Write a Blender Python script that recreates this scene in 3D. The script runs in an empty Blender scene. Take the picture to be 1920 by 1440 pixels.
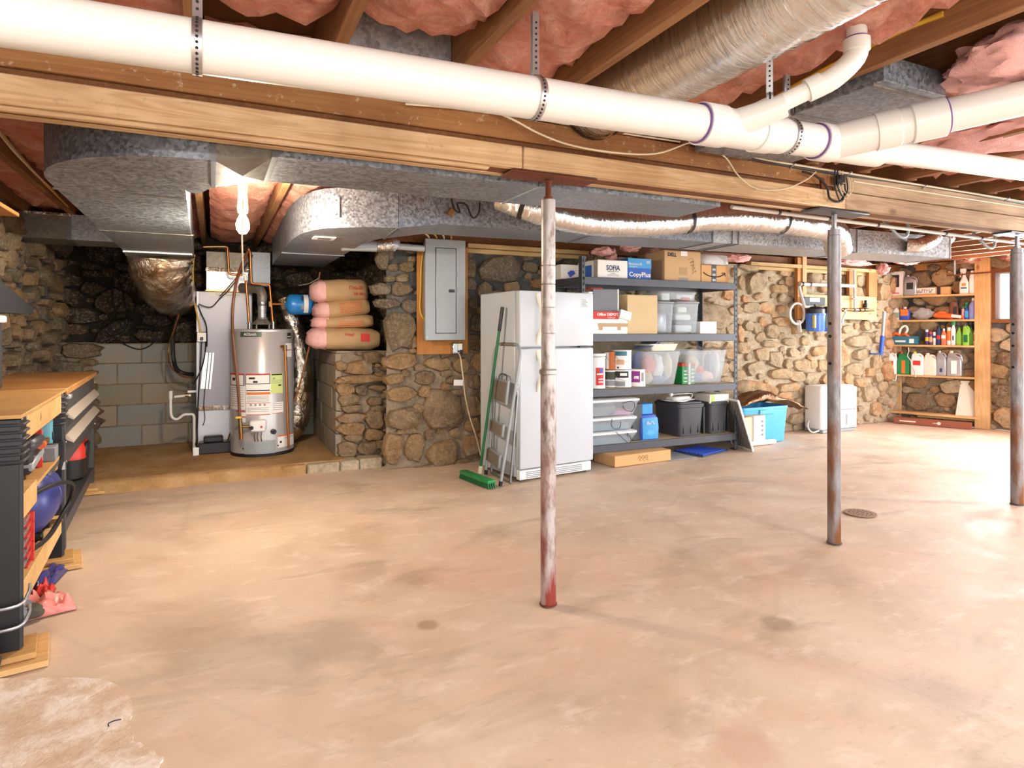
import bpy, bmesh, math, random
import numpy as np
from mathutils import Vector, Matrix, noise
random.seed(11)
PI = math.pi
SC = bpy.context.scene
COL = SC.collection
# ------------------------------------------------------------------ camera, world, lights, exposure
H, FPX, CU, CV = 1.17, 1176.0, 960.0, 622.0
YAW = math.atan2(560.0, FPX)
cam_d = bpy.data.cameras.new('camera'); cam = bpy.data.objects.new('camera', cam_d); COL.objects.link(cam)
cam.location = (0, 0, H); cam.rotation_euler = (PI/2, 0, -YAW)
cam_d.sensor_width = 36; cam_d.sensor_fit = 'HORIZONTAL'; cam_d.lens = FPX/1920*36
cam_d.shift_y = -(720-CV)/1920; cam_d.clip_start = .02; cam_d.clip_end = 200
SC.camera = cam
W = bpy.data.worlds.new('world'); SC.world = W; W.use_nodes = True
bg = W.node_tree.nodes['Background']; bg.inputs[0].default_value = (.95, .975, 1, 1); bg.inputs[1].default_value = 3.4
SC.view_settings.view_transform = 'Standard'; SC.view_settings.look = 'None'
SC.view_settings.exposure = 0.68; SC.view_settings.gamma = 1
SC.view_settings.use_curve_mapping = False
def light(kind, name, loc, power, color=(1,1,1), size=.1, rot=(0,0,0), sy=None):
    l = bpy.data.lights.new(name, kind); l.energy = power; l.color = color
    if kind == 'AREA':
        l.size = size
        if sy: l.shape = 'RECTANGLE'; l.size_y = sy
    else: l.shadow_soft_size = size
    o = bpy.data.objects.new(name, l); COL.objects.link(o); o.location = loc; o.rotation_euler = rot
    return o
light('POINT', 'alcove_bulb_light', (.15, 3.85, 1.74), 110, (1, .88, .70), .045)
light('POINT', 'near_bulb_light', (-.75, .35, 1.95), 26, (1, .95, .87), .05)
light('POINT', 'middle_fill_light', (3.3, .1, 1.98), 34, (.97, .99, 1), .05)  # added fill light out of view; no bulb is built here
light('POINT', 'far_fill_light', (6.6, 1.3, 1.98), 75, (.97, .99, 1), .05)  # added to brighten the right end, with no bulb of its own
light('AREA', 'window_daylight', (8.36, 4.12, 1.62), 55, (.88, .95, 1), .34, (0, math.radians(90), math.radians(15.5)), .62)
light('AREA', 'side_fill_daylight', (8.62, 2.55, 1.05), 130, (.86, .94, 1), 1.9, (0, math.radians(90), math.radians(15.5)), .95)  # unseen daylight panel added before the solid right wall; no door built
# ------------------------------------------------------------------ pixel <-> world
SN, CS = math.sin(YAW), math.cos(YAW)
def atd(u, v, d):
    s = (u-CU)/FPX*d
    return Vector((SN*d+CS*s, CS*d-SN*s, H+(CV-v)/FPX*d))
def pz(u, v, z): return atd(u, v, FPX*(H-z)/(v-CV))
def py(u, v, y):
    k = (u-CU)/FPX
    return atd(u, v, y/(CS-SN*k))
def px(u, v, x):
    k = (u-CU)/FPX
    return atd(u, v, x/(SN+CS*k))
def ppl(u, v, p, n):
    a = atd(u, v, 1.0)-Vector((0, 0, H)); o = Vector((0, 0, H))
    t = (Vector(p)-o).dot(Vector(n))/a.dot(Vector(n))
    return o+a*t
# ------------------------------------------------------------------ materials
MATS = {}
def srgb(c):
    if isinstance(c, str):
        c = tuple(int(c[i:i+2], 16)/255 for i in (0, 2, 4))
    return tuple((x/12.92 if x <= .04045 else ((x+.055)/1.055)**2.4) for x in c)+(1,)
class N:
    def __init__(s, name):
        s.m = bpy.data.materials.new(name); s.m.use_nodes = True; s.t = s.m.node_tree
        s.b = s.t.nodes['Principled BSDF']; MATS[name] = s.m
    def n(s, kind, **kw):
        x = s.t.nodes.new('ShaderNode'+kind)
        for k, v in kw.items():
            if isinstance(v, (int, float, str, bool)) and hasattr(x, k): setattr(x, k, v)
        return x
    def l(s, a, b): s.t.links.new(a, b)
    def coord(s, scale=(1, 1, 1), kind='Object', rot=(0, 0, 0)):
        tc = s.n('TexCoord'); mp = s.n('Mapping'); mp.inputs['Scale'].default_value = scale; mp.inputs['Rotation'].default_value = rot
        s.l(tc.outputs[kind], mp.inputs[0]); return mp.outputs[0]
    def noise(s, co, scale, detail=4, rough=.55, dist=0):
        x = s.n('TexNoise'); x.inputs['Scale'].default_value = scale; x.inputs['Detail'].default_value = detail
        x.inputs['Roughness'].default_value = rough; x.inputs['Distortion'].default_value = dist
        s.l(co, x.inputs['Vector']); return x.outputs['Fac']
    def voro(s, co, scale, out='Distance', feature='F1'):
        x = s.n('TexVoronoi'); x.feature = feature; x.inputs['Scale'].default_value = scale; s.l(co, x.inputs['Vector']); return x.outputs[out]
    def ramp(s, fac, stops, interp='LINEAR'):
        x = s.n('ValToRGB'); x.color_ramp.interpolation = interp
        e = x.color_ramp.elements
        while len(e) < len(stops): e.new(.5)
        for el, (p, c) in zip(e, stops): el.position = p; el.color = srgb(c) if not isinstance(c, float) else (c, c, c, 1)
        s.l(fac, x.inputs[0]); return x.outputs[0]
    def mix(s, fac, a, b, mode='MIX'):
        x = s.n('Mix'); x.data_type = 'RGBA'; x.blend_type = mode
        for sock, v in ((0, fac), (6, a), (7, b)):
            if isinstance(v, (int, float)): x.inputs[sock].default_value = v
            elif isinstance(v, (tuple, str)): x.inputs[sock].default_value = srgb(v)
            else: s.l(v, x.inputs[sock])
        return x.outputs[2]
    def math(s, op, a, b=0.0):
        x = s.n('Math'); x.operation = op
        for i, v in enumerate((a, b)):
            if isinstance(v, (int, float)): x.inputs[i].default_value = v
            else: s.l(v, x.inputs[i])
        return x.outputs[0]
    def bump(s, h, strength=.3, dist=.01):
        x = s.n('Bump'); x.inputs['Strength'].default_value = strength; x.inputs['Distance'].default_value = dist
        s.l(h, x.inputs['Height']); s.l(x.outputs[0], s.b.inputs['Normal'])
    def col(s, c):
        if isinstance(c, (tuple, str)): s.b.inputs['Base Color'].default_value = srgb(c)
        else: s.l(c, s.b.inputs['Base Color'])
    def set(s, rough=.5, metal=0, spec=.5):
        s.b.inputs['Roughness'].default_value = rough; s.b.inputs['Metallic'].default_value = metal
        s.b.inputs['Specular IOR Level'].default_value = spec
        return s.m
def plain(name, c, rough=.5, metal=0, var=.08, scale=14, bump=0, spec=.5):
    if name in MATS: return MATS[name]
    k = N(name); co = k.coord()
    f = k.noise(co, scale)
    base = srgb(c)
    a = tuple(min(1, x*(1-var)) for x in base[:3])+(1,); b_ = tuple(min(1, x*(1+var)) for x in base[:3])+(1,)
    x = k.n('Mix'); x.data_type = 'RGBA'; k.l(f, x.inputs[0]); x.inputs[6].default_value = a; x.inputs[7].default_value = b_
    k.l(x.outputs[2], k.b.inputs['Base Color'])
    if bump: k.bump(k.noise(co, scale*4), bump, .004)
    return k.set(rough, metal, spec)
def wood(name, c1, c2, axis='x', rough=.7, scale=9, spots=None, ring=.32):
    k = N(name); st = [1, 1, 1]; st['xyz'.index(axis)] = .06
    co = k.coord(tuple(st)); g = k.noise(co, scale*6, 6, .6, .4); big = k.noise(co, scale*1.3, 3, .5, 1.2)
    w = k.math('ADD', k.math('MULTIPLY', k.math('SINE', k.math('MULTIPLY', big, 46.0)), .32), .5)
    f = k.math('ADD', k.math('MULTIPLY', g, 1-ring), k.math('MULTIPLY', w, ring))
    c = k.ramp(f, [(.2, c1), (.8, c2)])
    co2 = k.coord()
    c = k.mix(.75, c, k.ramp(k.noise(co2, 2.3, 3), [(.25, 'b8a898'), (.7, 'ffffff')]), 'MULTIPLY')
    if spots:
        sp = k.ramp(k.noise(co2, 26, 5, .7), [(.60, 0.0), (.66, 1.0)])
        c = k.mix(k.math('MULTIPLY', sp, .6), c, spots)
    knot = k.ramp(k.voro(k.coord(tuple(3.2 if a != axis else 1.6 for a in 'xyz')), 1.5), [(.05, 1.0), (.11, 0.0)])
    c = k.mix(k.math('MULTIPLY', knot, .55), c, '4a2a14')
    k.col(c); k.bump(g, .15, .004)
    return k.set(rough, 0, .3)
def galv(name, dark='6e757f', lite='a9b0ba', rough=.46, scale=75, metal=.6):
    k = N(name); co = k.coord()
    v = k.voro(co, scale, 'Color'); sep = k.n('SeparateColor'); k.l(v, sep.inputs[0])
    f = k.math('ADD', k.math('MULTIPLY', sep.outputs[0], .6), k.math('MULTIPLY', k.noise(co, 130, 3), .4))
    c = k.ramp(f, [(.15, dark), (.85, lite)])
    c = k.mix(.5, c, k.ramp(k.noise(co, 2.0, 4), [(.3, 'cfc9c0'), (.7, 'ffffff')]), 'MULTIPLY')
    k.col(c); r = k.ramp(f, [(.2, rough-.08), (.9, rough+.16)]); k.l(r, k.b.inputs['Roughness'])
    m = k.set(rough, metal); return m
def foil(name, c='d8d6d2', rough=.22, scale=30, strength=.8, stretch=(1, 1, 1), dirt=None):
    k = N(name); co = k.coord(stretch)
    h = k.noise(co, scale, 5, .6, .8); k.bump(h, strength, .02)
    cc = k.ramp(k.noise(k.coord(), 6, 4), [(.35, dirt or c), (.6, c)]) if dirt else c
    k.col(cc); return k.set(rough, .95)
def clear(name, c='e8eef0', mixf=.45, rough=.25):
    k = N(name); t = k.n('BsdfTransparent'); t.inputs[0].default_value = srgb('f4f8fa')
    k.col(c); k.set(rough, 0)
    mx = k.n('MixShader'); out = [n for n in k.t.nodes if n.type == 'OUTPUT_MATERIAL'][0]
    mx.inputs[0].default_value = mixf
    k.l(t.outputs[0], mx.inputs[1]); k.l(k.b.outputs[0], mx.inputs[2]); k.l(mx.outputs[0], out.inputs[0]); return k.m
def glow(name, c, s):
    k = N(name); k.b.inputs['Emission Color'].default_value = srgb(c); k.b.inputs['Emission Strength'].default_value = s; k.col(c); return k.m
def mk_stone(name, stops, dark=1.0):
    k = N(name); oi = k.n('ObjectInfo'); co = k.coord(); tc = k.n('TexCoord')
    vm = k.n('VectorMath'); vm.operation = 'MULTIPLY_ADD'; cx = k.n('CombineXYZ'); k.l(oi.outputs['Random'], cx.inputs[0]); k.l(oi.outputs['Random'], cx.inputs[2])
    k.l(cx.outputs[0], vm.inputs[0]); vm.inputs[1].default_value = (37, 0, 53); k.l(tc.outputs['Object'], vm.inputs[2]); co = vm.outputs[0]
    n0 = k.noise(co, 5, 5, .65, .5); n1 = k.noise(co, 11, 6, .65); n2 = k.noise(co, 46, 6, .75)
    f = k.math('ADD', k.math('MULTIPLY', oi.outputs['Random'], .62), k.math('MULTIPLY', k.math('SUBTRACT', n0, .3), .95))
    base = k.ramp(f, stops)
    c = k.mix(.7, base, k.ramp(n1, [(.3, '9a8e82'), (.5, 'dcd4c8'), (.7, 'ffffff')]), 'MULTIPLY')
    c = k.mix(k.math('MULTIPLY', k.ramp(n2, [(.50, 0.0), (.66, 1.0)]), .45), c, 'd0c4b2')
    c = k.mix(k.math('MULTIPLY', k.ramp(k.noise(co, 15, 6, .75), [(.55, 0.0), (.68, 1.0)]), .55), c, '5e4a38')
    k.col(c); k.bump(k.math('ADD', n1, k.math('MULTIPLY', n2, .7)), .9, .035)
    return k.set(.9, 0, .2)
def mk_mortar(name, c1, c2, c3):
    k = N(name); co = k.coord(); n1 = k.noise(co, 3.2, 5, .6); n2 = k.noise(co, 30, 6, .7)
    c = k.ramp(n1, [(.3, c1), (.5, c2), (.7, c3)])
    c = k.mix(.5, c, k.ramp(n2, [(.3, '8a8276'), (.65, 'ffffff')]), 'MULTIPLY')
    k.col(c); k.bump(n2, .8, .02); return k.set(.95, 0, .1)
WARMST = [(0, '74645a'), (.18, '9a8266'), (.4, 'aa9274'), (.6, 'b8986e'), (.78, 'bc9468'), (.9, 'b0a492'), (1, 'be8a62')]
M_stone = mk_stone('stone_warm', WARMST)
M_stone_lt = mk_stone('stone_sand', [(0, 'a8987f'), (.25, 'c6b294'), (.5, 'd2bd9c'), (.7, 'dcba8e'), (.85, 'e0a878'), (1, 'cac0ae')])
M_stone_gr = mk_stone('stone_grey', [(0, '6a625a'), (.3, '85796a'), (.6, '8f7f68'), (.8, '9a8058'), (1, 'a19a8c')])
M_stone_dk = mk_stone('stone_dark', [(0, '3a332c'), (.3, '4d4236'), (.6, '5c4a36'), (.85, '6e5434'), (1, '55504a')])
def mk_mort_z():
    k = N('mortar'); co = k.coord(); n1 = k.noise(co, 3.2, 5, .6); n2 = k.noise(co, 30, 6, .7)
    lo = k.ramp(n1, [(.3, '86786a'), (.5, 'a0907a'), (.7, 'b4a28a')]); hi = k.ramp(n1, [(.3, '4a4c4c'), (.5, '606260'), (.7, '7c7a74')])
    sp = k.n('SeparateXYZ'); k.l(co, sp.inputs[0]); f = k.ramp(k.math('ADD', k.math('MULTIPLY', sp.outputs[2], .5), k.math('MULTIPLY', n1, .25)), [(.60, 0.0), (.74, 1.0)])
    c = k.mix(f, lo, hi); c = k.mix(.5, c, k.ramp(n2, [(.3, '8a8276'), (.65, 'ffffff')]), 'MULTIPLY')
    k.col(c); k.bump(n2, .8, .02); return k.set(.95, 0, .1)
M_mort = mk_mort_z()
M_mort_lt = mk_mortar('mortar_sand', 'b4a48c', 'c8b79c', 'd8c9b0')
M_mort_gr = mk_mortar('mortar_grey', '5a5854', '75706a', '8a8278')
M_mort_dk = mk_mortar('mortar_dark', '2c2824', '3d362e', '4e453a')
def mk_floor():
    k = N('floor_concrete'); co = k.coord()
    n0 = k.noise(co, .55, 4, .6, .6); n1 = k.noise(co, 2.1, 6, .62, .4); n2 = k.noise(co, 60, 5, .7)
    c = k.ramp(n0, [(.3, 'd0b99f'), (.5, 'd8c4ac'), (.7, 'dfcfbc')])
    c = k.mix(.55, c, k.ramp(n1, [(.28, 'd2c4b2'), (.5, 'f4f0ea'), (.7, 'ffffff')]), 'MULTIPLY')
    lite = k.ramp(k.noise(k.coord((1, 1.7, 1), rot=(0, 0, .6)), 4.6, 7, .7, .3), [(.53, 0.0), (.70, 1.0)])
    c = k.mix(k.math('MULTIPLY', lite, .6), c, 'ecdccb')
    pk = k.ramp(k.noise(co, 1.1, 5, .6, .8), [(.5, 0.0), (.68, 1.0)]); c = k.mix(k.math('MULTIPLY', pk, .4), c, 'd8ae92')
    stain = k.ramp(k.noise(k.coord((1, 2.2, 1), rot=(0, 0, .35)), 1.3, 5, .65, .6), [(.54, 0.0), (.70, 1.0)])
    c = k.mix(k.math('MULTIPLY', stain, .5), c, '93836e')
    fl_ = k.ramp(k.noise(k.coord((1, 3.4, 1), rot=(0, 0, .25)), 9, 6, .75), [(.58, 0.0), (.70, 1.0)]); c = k.mix(k.math('MULTIPLY', fl_, .35), c, '9a8468')
    dk = k.ramp(k.voro(k.coord(), .9), [(.05, 1.0), (.16, 0.0)]); c = k.mix(k.math('MULTIPLY', k.math('MULTIPLY', dk, n1), .5), c, '7e6a58')
    spk = k.ramp(n2, [(.68, 0.0), (.76, 1.0)]); c = k.mix(k.math('MULTIPLY', spk, .3), c, '7d6a58')
    for (sx_, sy_, r_, q_, cc_) in ((2.054, 1.828, .085, .55, '927a64'), (.778, 2.41, .05, .6, '9a7a5c'), (.41, 2.48, .24, .30, '8e8272'), (.13, 2.40, .26, .22, '94887a'), (1.35, 1.30, .12, .3, 'b0765c'), (2.7, 2.2, .25, .3, '9c8874'), (-.1, 2.9, .3, .25, '9c8468'), (.25, 1.5, .16, .35, '94806a')):
        vd = k.n('VectorMath'); vd.operation = 'DISTANCE'; k.l(k.coord((1, 1, 0)), vd.inputs[0]); vd.inputs[1].default_value = (sx_, sy_, 0)
        dd = k.math('ADD', k.math('DIVIDE', vd.outputs['Value'], r_), k.math('MULTIPLY', k.math('SUBTRACT', n1, .5), 2.2))
        c = k.mix(k.math('MULTIPLY', k.ramp(dd, [(.55, 1.0), (1.0, 0.0)]), q_), c, cc_)
    crk = k.ramp(k.voro(k.coord((1, 1, 1)), .42, 'Distance', 'DISTANCE_TO_EDGE'), [(.0015, 1.0), (.006, 0.0)])
    c = k.mix(k.math('MULTIPLY', crk, .10), c, '8e7b68')
    k.col(c); k.bump(k.math('ADD', k.math('MULTIPLY', n2, .25), n1), .25, .012)
    k.l(k.ramp(n1, [(.3, .46), (.7, .75)]), k.b.inputs['Roughness'])
    m = k.set(.5, 0, .5); return m
M_floor = mk_floor()
def mk_patch():
    k = N('floor_patch_concrete'); co = k.coord(); n1 = k.noise(co, 7, 6, .7); n2 = k.noise(co, 50, 5, .7)
    c = k.ramp(n1, [(.28, 'cbb196'), (.46, 'dac4ac'), (.6, 'f0e6da')])
    k.col(c); k.bump(k.math('ADD', n1, k.math('MULTIPLY', n2, .3)), .6, .02); return k.set(.8, 0, .2)
M_patch = mk_patch()
def mk_slab():
    k = N('slab_concrete'); co = k.coord(); n1 = k.noise(co, 3, 6, .65); n2 = k.noise(co, 40, 5, .7)
    c = k.ramp(n1, [(.3, 'a07c4e'), (.5, 'b99566'), (.7, 'c9ac82')]); c = k.mix(.3, c, k.ramp(n2, [(.3, '9a8a78'), (.7, 'ffffff')]), 'MULTIPLY')
    k.col(c); k.bump(n2, .5, .01); return k.set(.85, 0, .2)
M_slab = mk_slab()
def mk_block():
    k = N('block_concrete'); oi = k.n('ObjectInfo'); co = k.coord(); n1 = k.noise(co, 3.0, 5, .65); n2 = k.noise(co, 120, 4, .7)
    c = k.ramp(oi.outputs['Random'], [(0, '96907f'), (.5, 'a89c8a'), (1, '939896')])
    c = k.mix(k.math('MULTIPLY', k.ramp(n1, [(.48, 0.0), (.66, 1.0)]), .6), c, 'a68f6e')
    c = k.mix(.45, c, k.ramp(n2, [(.3, '8a8a8a'), (.7, 'ffffff')]), 'MULTIPLY')
    k.col(c); k.bump(n2, .5, .006); return k.set(.95, 0, .15)
M_block = mk_block()
M_bmort = mk_mortar('block_mortar', '84725a', '98846a', 'aa967c')
def mk_insul():
    k = N('pink_fibreglass'); co = k.coord(); n1 = k.noise(co, 5, 7, .7, .8); n2 = k.noise(co, 38, 6, .75, .5)
    c = k.ramp(n1, [(.25, 'cf7e6a'), (.45, 'df9a86'), (.6, 'eab4a2'), (.75, 'f2cabe')])
    c = k.mix(.4, c, k.ramp(n2, [(.3, 'c8a098'), (.65, 'ffffff')]), 'MULTIPLY')
    k.col(c); k.bump(k.math('ADD', n1, k.math('MULTIPLY', n2, .6)), .8, .04); return k.set(1, 0, .05)
M_pink = mk_insul()
M_pink2 = plain('pink_fluff', 'e6b4b0', 1, 0, .22, 26, .9, .05)
M_joist = wood('joist_wood', '80583a', 'a87c52', 'y', spots=None)
M_jdark = wood('joist_wood_aged', '6e4522', '93623a', 'y')
M_brown = wood('beam_wood_brown', '8f6238', 'ac7c4e', 'x', spots='c8b49a')
M_lite = wood('beam_wood_light', 'cca87c', 'e6caa2', 'x', spots='a8947a', ring=.6)
M_lite2 = wood('beam_wood_greyed', 'ac9274', 'cab494', 'x', ring=.6)
M_deck = wood('deck_wood', '6a4526', '8a5e38', 'x')
M_pine_x = wood('pine_x', 'dba868', 'eccb94', 'x', .6, ring=.45)
M_pine_y = wood('pine_y', 'd8a564', 'ebc88e', 'y', .6, ring=.45)
M_pine_z = wood('pine_z', 'cf9f66', 'e2bd8a', 'z', .65, ring=.45)
M_pine_dk = wood('pine_orange_z', 'b87a3c', 'd09a5c', 'z', .65)
M_ply_y = wood('plywood_y', 'c9985a', 'e0b67a', 'y', .6)
M_ply_z = wood('plywood_z', 'b9783a', 'cf9350', 'z', .65)
M_plate_x = wood('sill_plate', 'c4a468', 'dcc190', 'x', .7)
M_butch = wood('butcher_block', 'b37a44', 'd6a066', 'y', .45)
M_galv = galv('galvanized_sheet'); M_galvd = galv('galvanized_dull', '7c766c', '989288', .5, 60, .5)
M_galvb = galv('galvanized_bright', '9aa0a6', 'cdd1d5', .4, 75)
M_cleat = plain('duct_cleat', '8c9094', .35, .85)
M_foil = foil('foil_wrap', 'e2e1de', .16, 17, .5, (.3, 2.3, .3))
M_foilx = foil('foil_wrap_run', 'e4e2df', .17, 20, .65, (2.4, .4, .4))
M_foilc = foil('foil_crinkled', 'e0dedb', .16, 16, 1.0, (2.2, 1, 1), 'c0a488')
M_foild = foil('foil_dirty', 'cfc6ba', .2, 13, 1.0, (1, 1, 1), '9a8264')
M_tape = foil('foil_tape', 'e6e4e2', .3, 60, .25)
M_pvc = plain('pvc_white', 'd9d6cf', .3, 0, .04, 5)
M_purple = plain('purple_primer', '6a4a8a', .5)
M_strap = plain('perforated_strap_steel', 'b8b8ba', .35, .9)
M_hole = plain('dark_hole', '1c1a18', .9)
M_black = plain('black_plastic', '1c1d20', .4, 0, .15)
M_blackm = plain('black_matte', '2c2c30', .6, 0, .15)
M_tote = plain('tote_black_lit', '4a4c52', .42, 0, .08)  # black plastic greyed: the light it reflects is put into the colour
M_cab = plain('cabinet_dark_steel', '4c4a48', .5, .2, .08)
M_dgray = plain('dark_grey_steel', '4a4c52', .45, .3)
M_rack = plain('rack_steel_grey', '52555c', .45, .25, .1)
M_gray = plain('grey_enamel', '9aa0a2', .4, .1, .06)
M_steel = plain('steel_bare', '9a9a9c', .35, .9, .15)
M_chrome = plain('chrome', 'c8c8ca', .18, 1)
M_copper = plain('copper', 'b5713c', .32, .9, .25, 20)
M_brass = plain('brass', '94774a', .4, .85)
M_white = plain('white_enamel', 'c6cbd1', .3, 0, .02)
M_whitep = plain('white_plastic', 'f0efec', .4, 0, .03)
M_cream = plain('cream_plastic', 'ebe6d6', .4, 0, .03)
M_paper = plain('paper_white', 'f1efea', .8, 0, .02)
M_card = plain('cardboard', 'c9a77a', .85, 0, .08, 6)
M_card2 = plain('cardboard_tan', 'cdb48a', .85, 0, .06, 6)
M_card3 = plain('cardboard_orange', 'd5a670', .85, 0, .06, 6)
M_cardtape = plain('packing_tape', 'b08c5c', .4)
M_red = plain('red_plastic', 'd0362a', .4)
M_redp = plain('red_print', 'cc3a34', .7)
M_orange = plain('orange_plastic', 'e8682a', .45)
M_orangep = plain('orange_print', 'e07a34', .7)
M_blue = plain('blue_plastic', '2f56c4', .4)
M_blue2 = plain('blue_bright', '2f86d8', .45)
M_navy = plain('navy_paint', '3a3f80', .35, .1)
M_teal = plain('teal_plastic', '2d7186', .45)
M_teal2 = plain('teal_light', '5c9aaa', .45)
M_sky = plain('blue_tote_plastic', '55b0ea', .4)
M_tankb = plain('tank_blue', '2a86d2', .3)
M_green = plain('green_plastic', '1f8a4a', .4)
M_dgreen = plain('dark_green_plastic', '16663a', .45)
M_lime = plain('lime_plastic', '86c043', .4)
M_purp = plain('purple_print', '8a2c84', .6)
M_yell = plain('yellow_plastic', 'e2b62e', .45)
M_romex = plain('yellow_cable', 'd0a83a', .5)
M_wirew = plain('white_cable', 'dccdb0', .5)
M_wireb = plain('black_cable', '1a1a1c', .5)
M_ink = plain('black_print', '2a2a2c', .7)
M_inkgr = plain('grey_print', '8f9094', .7)
M_inkbl = plain('navy_print', '28406e', .7)
M_prblue = plain('blue_print', '1e5cb8', .5)
M_prblue2 = plain('light_blue_print', '3f9ad8', .5)
M_silver = plain('silver_plastic', 'b0b2b6', .3, .6)
M_clear = clear('clear_plastic', 'e4e9ee', .22)
M_clearf = clear('cloudy_plastic', 'eceef0', .24, .35)
M_film = clear('plastic_film', 'f2f2f2', .3, .15)
M_glass = clear('window_glass', 'f4f8ff', .12, .05)
M_kraft = plain('kraft_paper', 'b8966c', .75, 0, .2, 9, .7)
M_tank = plain('heater_grey_enamel', 'b9b7b6', .28, .25, .03)
M_furn = plain('furnace_grey_enamel', '8e8b92', .38, .3, .05, 3)
M_furnw = plain('furnace_white_liner', 'd9dde6', .4, .1)
M_rubber = plain('rubber_black', '161616', .6)
M_dirtgrip = plain('worn_tread_rubber', '7d7468', .85, 0, .3, 60, .6)
M_graybox = plain('grey_box_board', '7c7e82', .8)
M_lid = plain('grey_lid', '8a8d90', .5)
def mk_post(name, bare, stain, rust, z0, z1):
    k = N(name); co = k.coord(); n1 = k.noise(k.coord((1, 1, .35)), 22, 6, .7); n2 = k.noise(k.coord((1, 1, .3)), 6, 5, .6)
    c = k.mix(k.ramp(n1, [(.45, 0.0), (.62, 1.0)]), bare, stain)
    sep = k.n('SeparateXYZ'); k.l(co, sep.inputs[0])
    zf = k.n('MapRange'); zf.inputs[1].default_value = z1; zf.inputs[2].default_value = z0; k.l(sep.outputs[2], zf.inputs[0])
    rf = k.math('MULTIPLY', zf.outputs[0], k.ramp(n2, [(.42, 0.0), (.55, 1.0)]))
    c = k.mix(rf, c, rust); k.col(c); k.bump(n1, .2, .003)
    return k.set(.45, .35)
M_post1 = mk_post('post_spotted_steel', 'b9b2ae', '7d6a60', '8f3a2e', .1, 1.0)
M_post2 = mk_post('post_grey_steel', '8c8a8c', '6e6a6a', '7a4a24', .7, 1.6)
M_rust = plain('rusted_plate', '6e3a26', .8, .3, .3, 30, .4)
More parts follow.
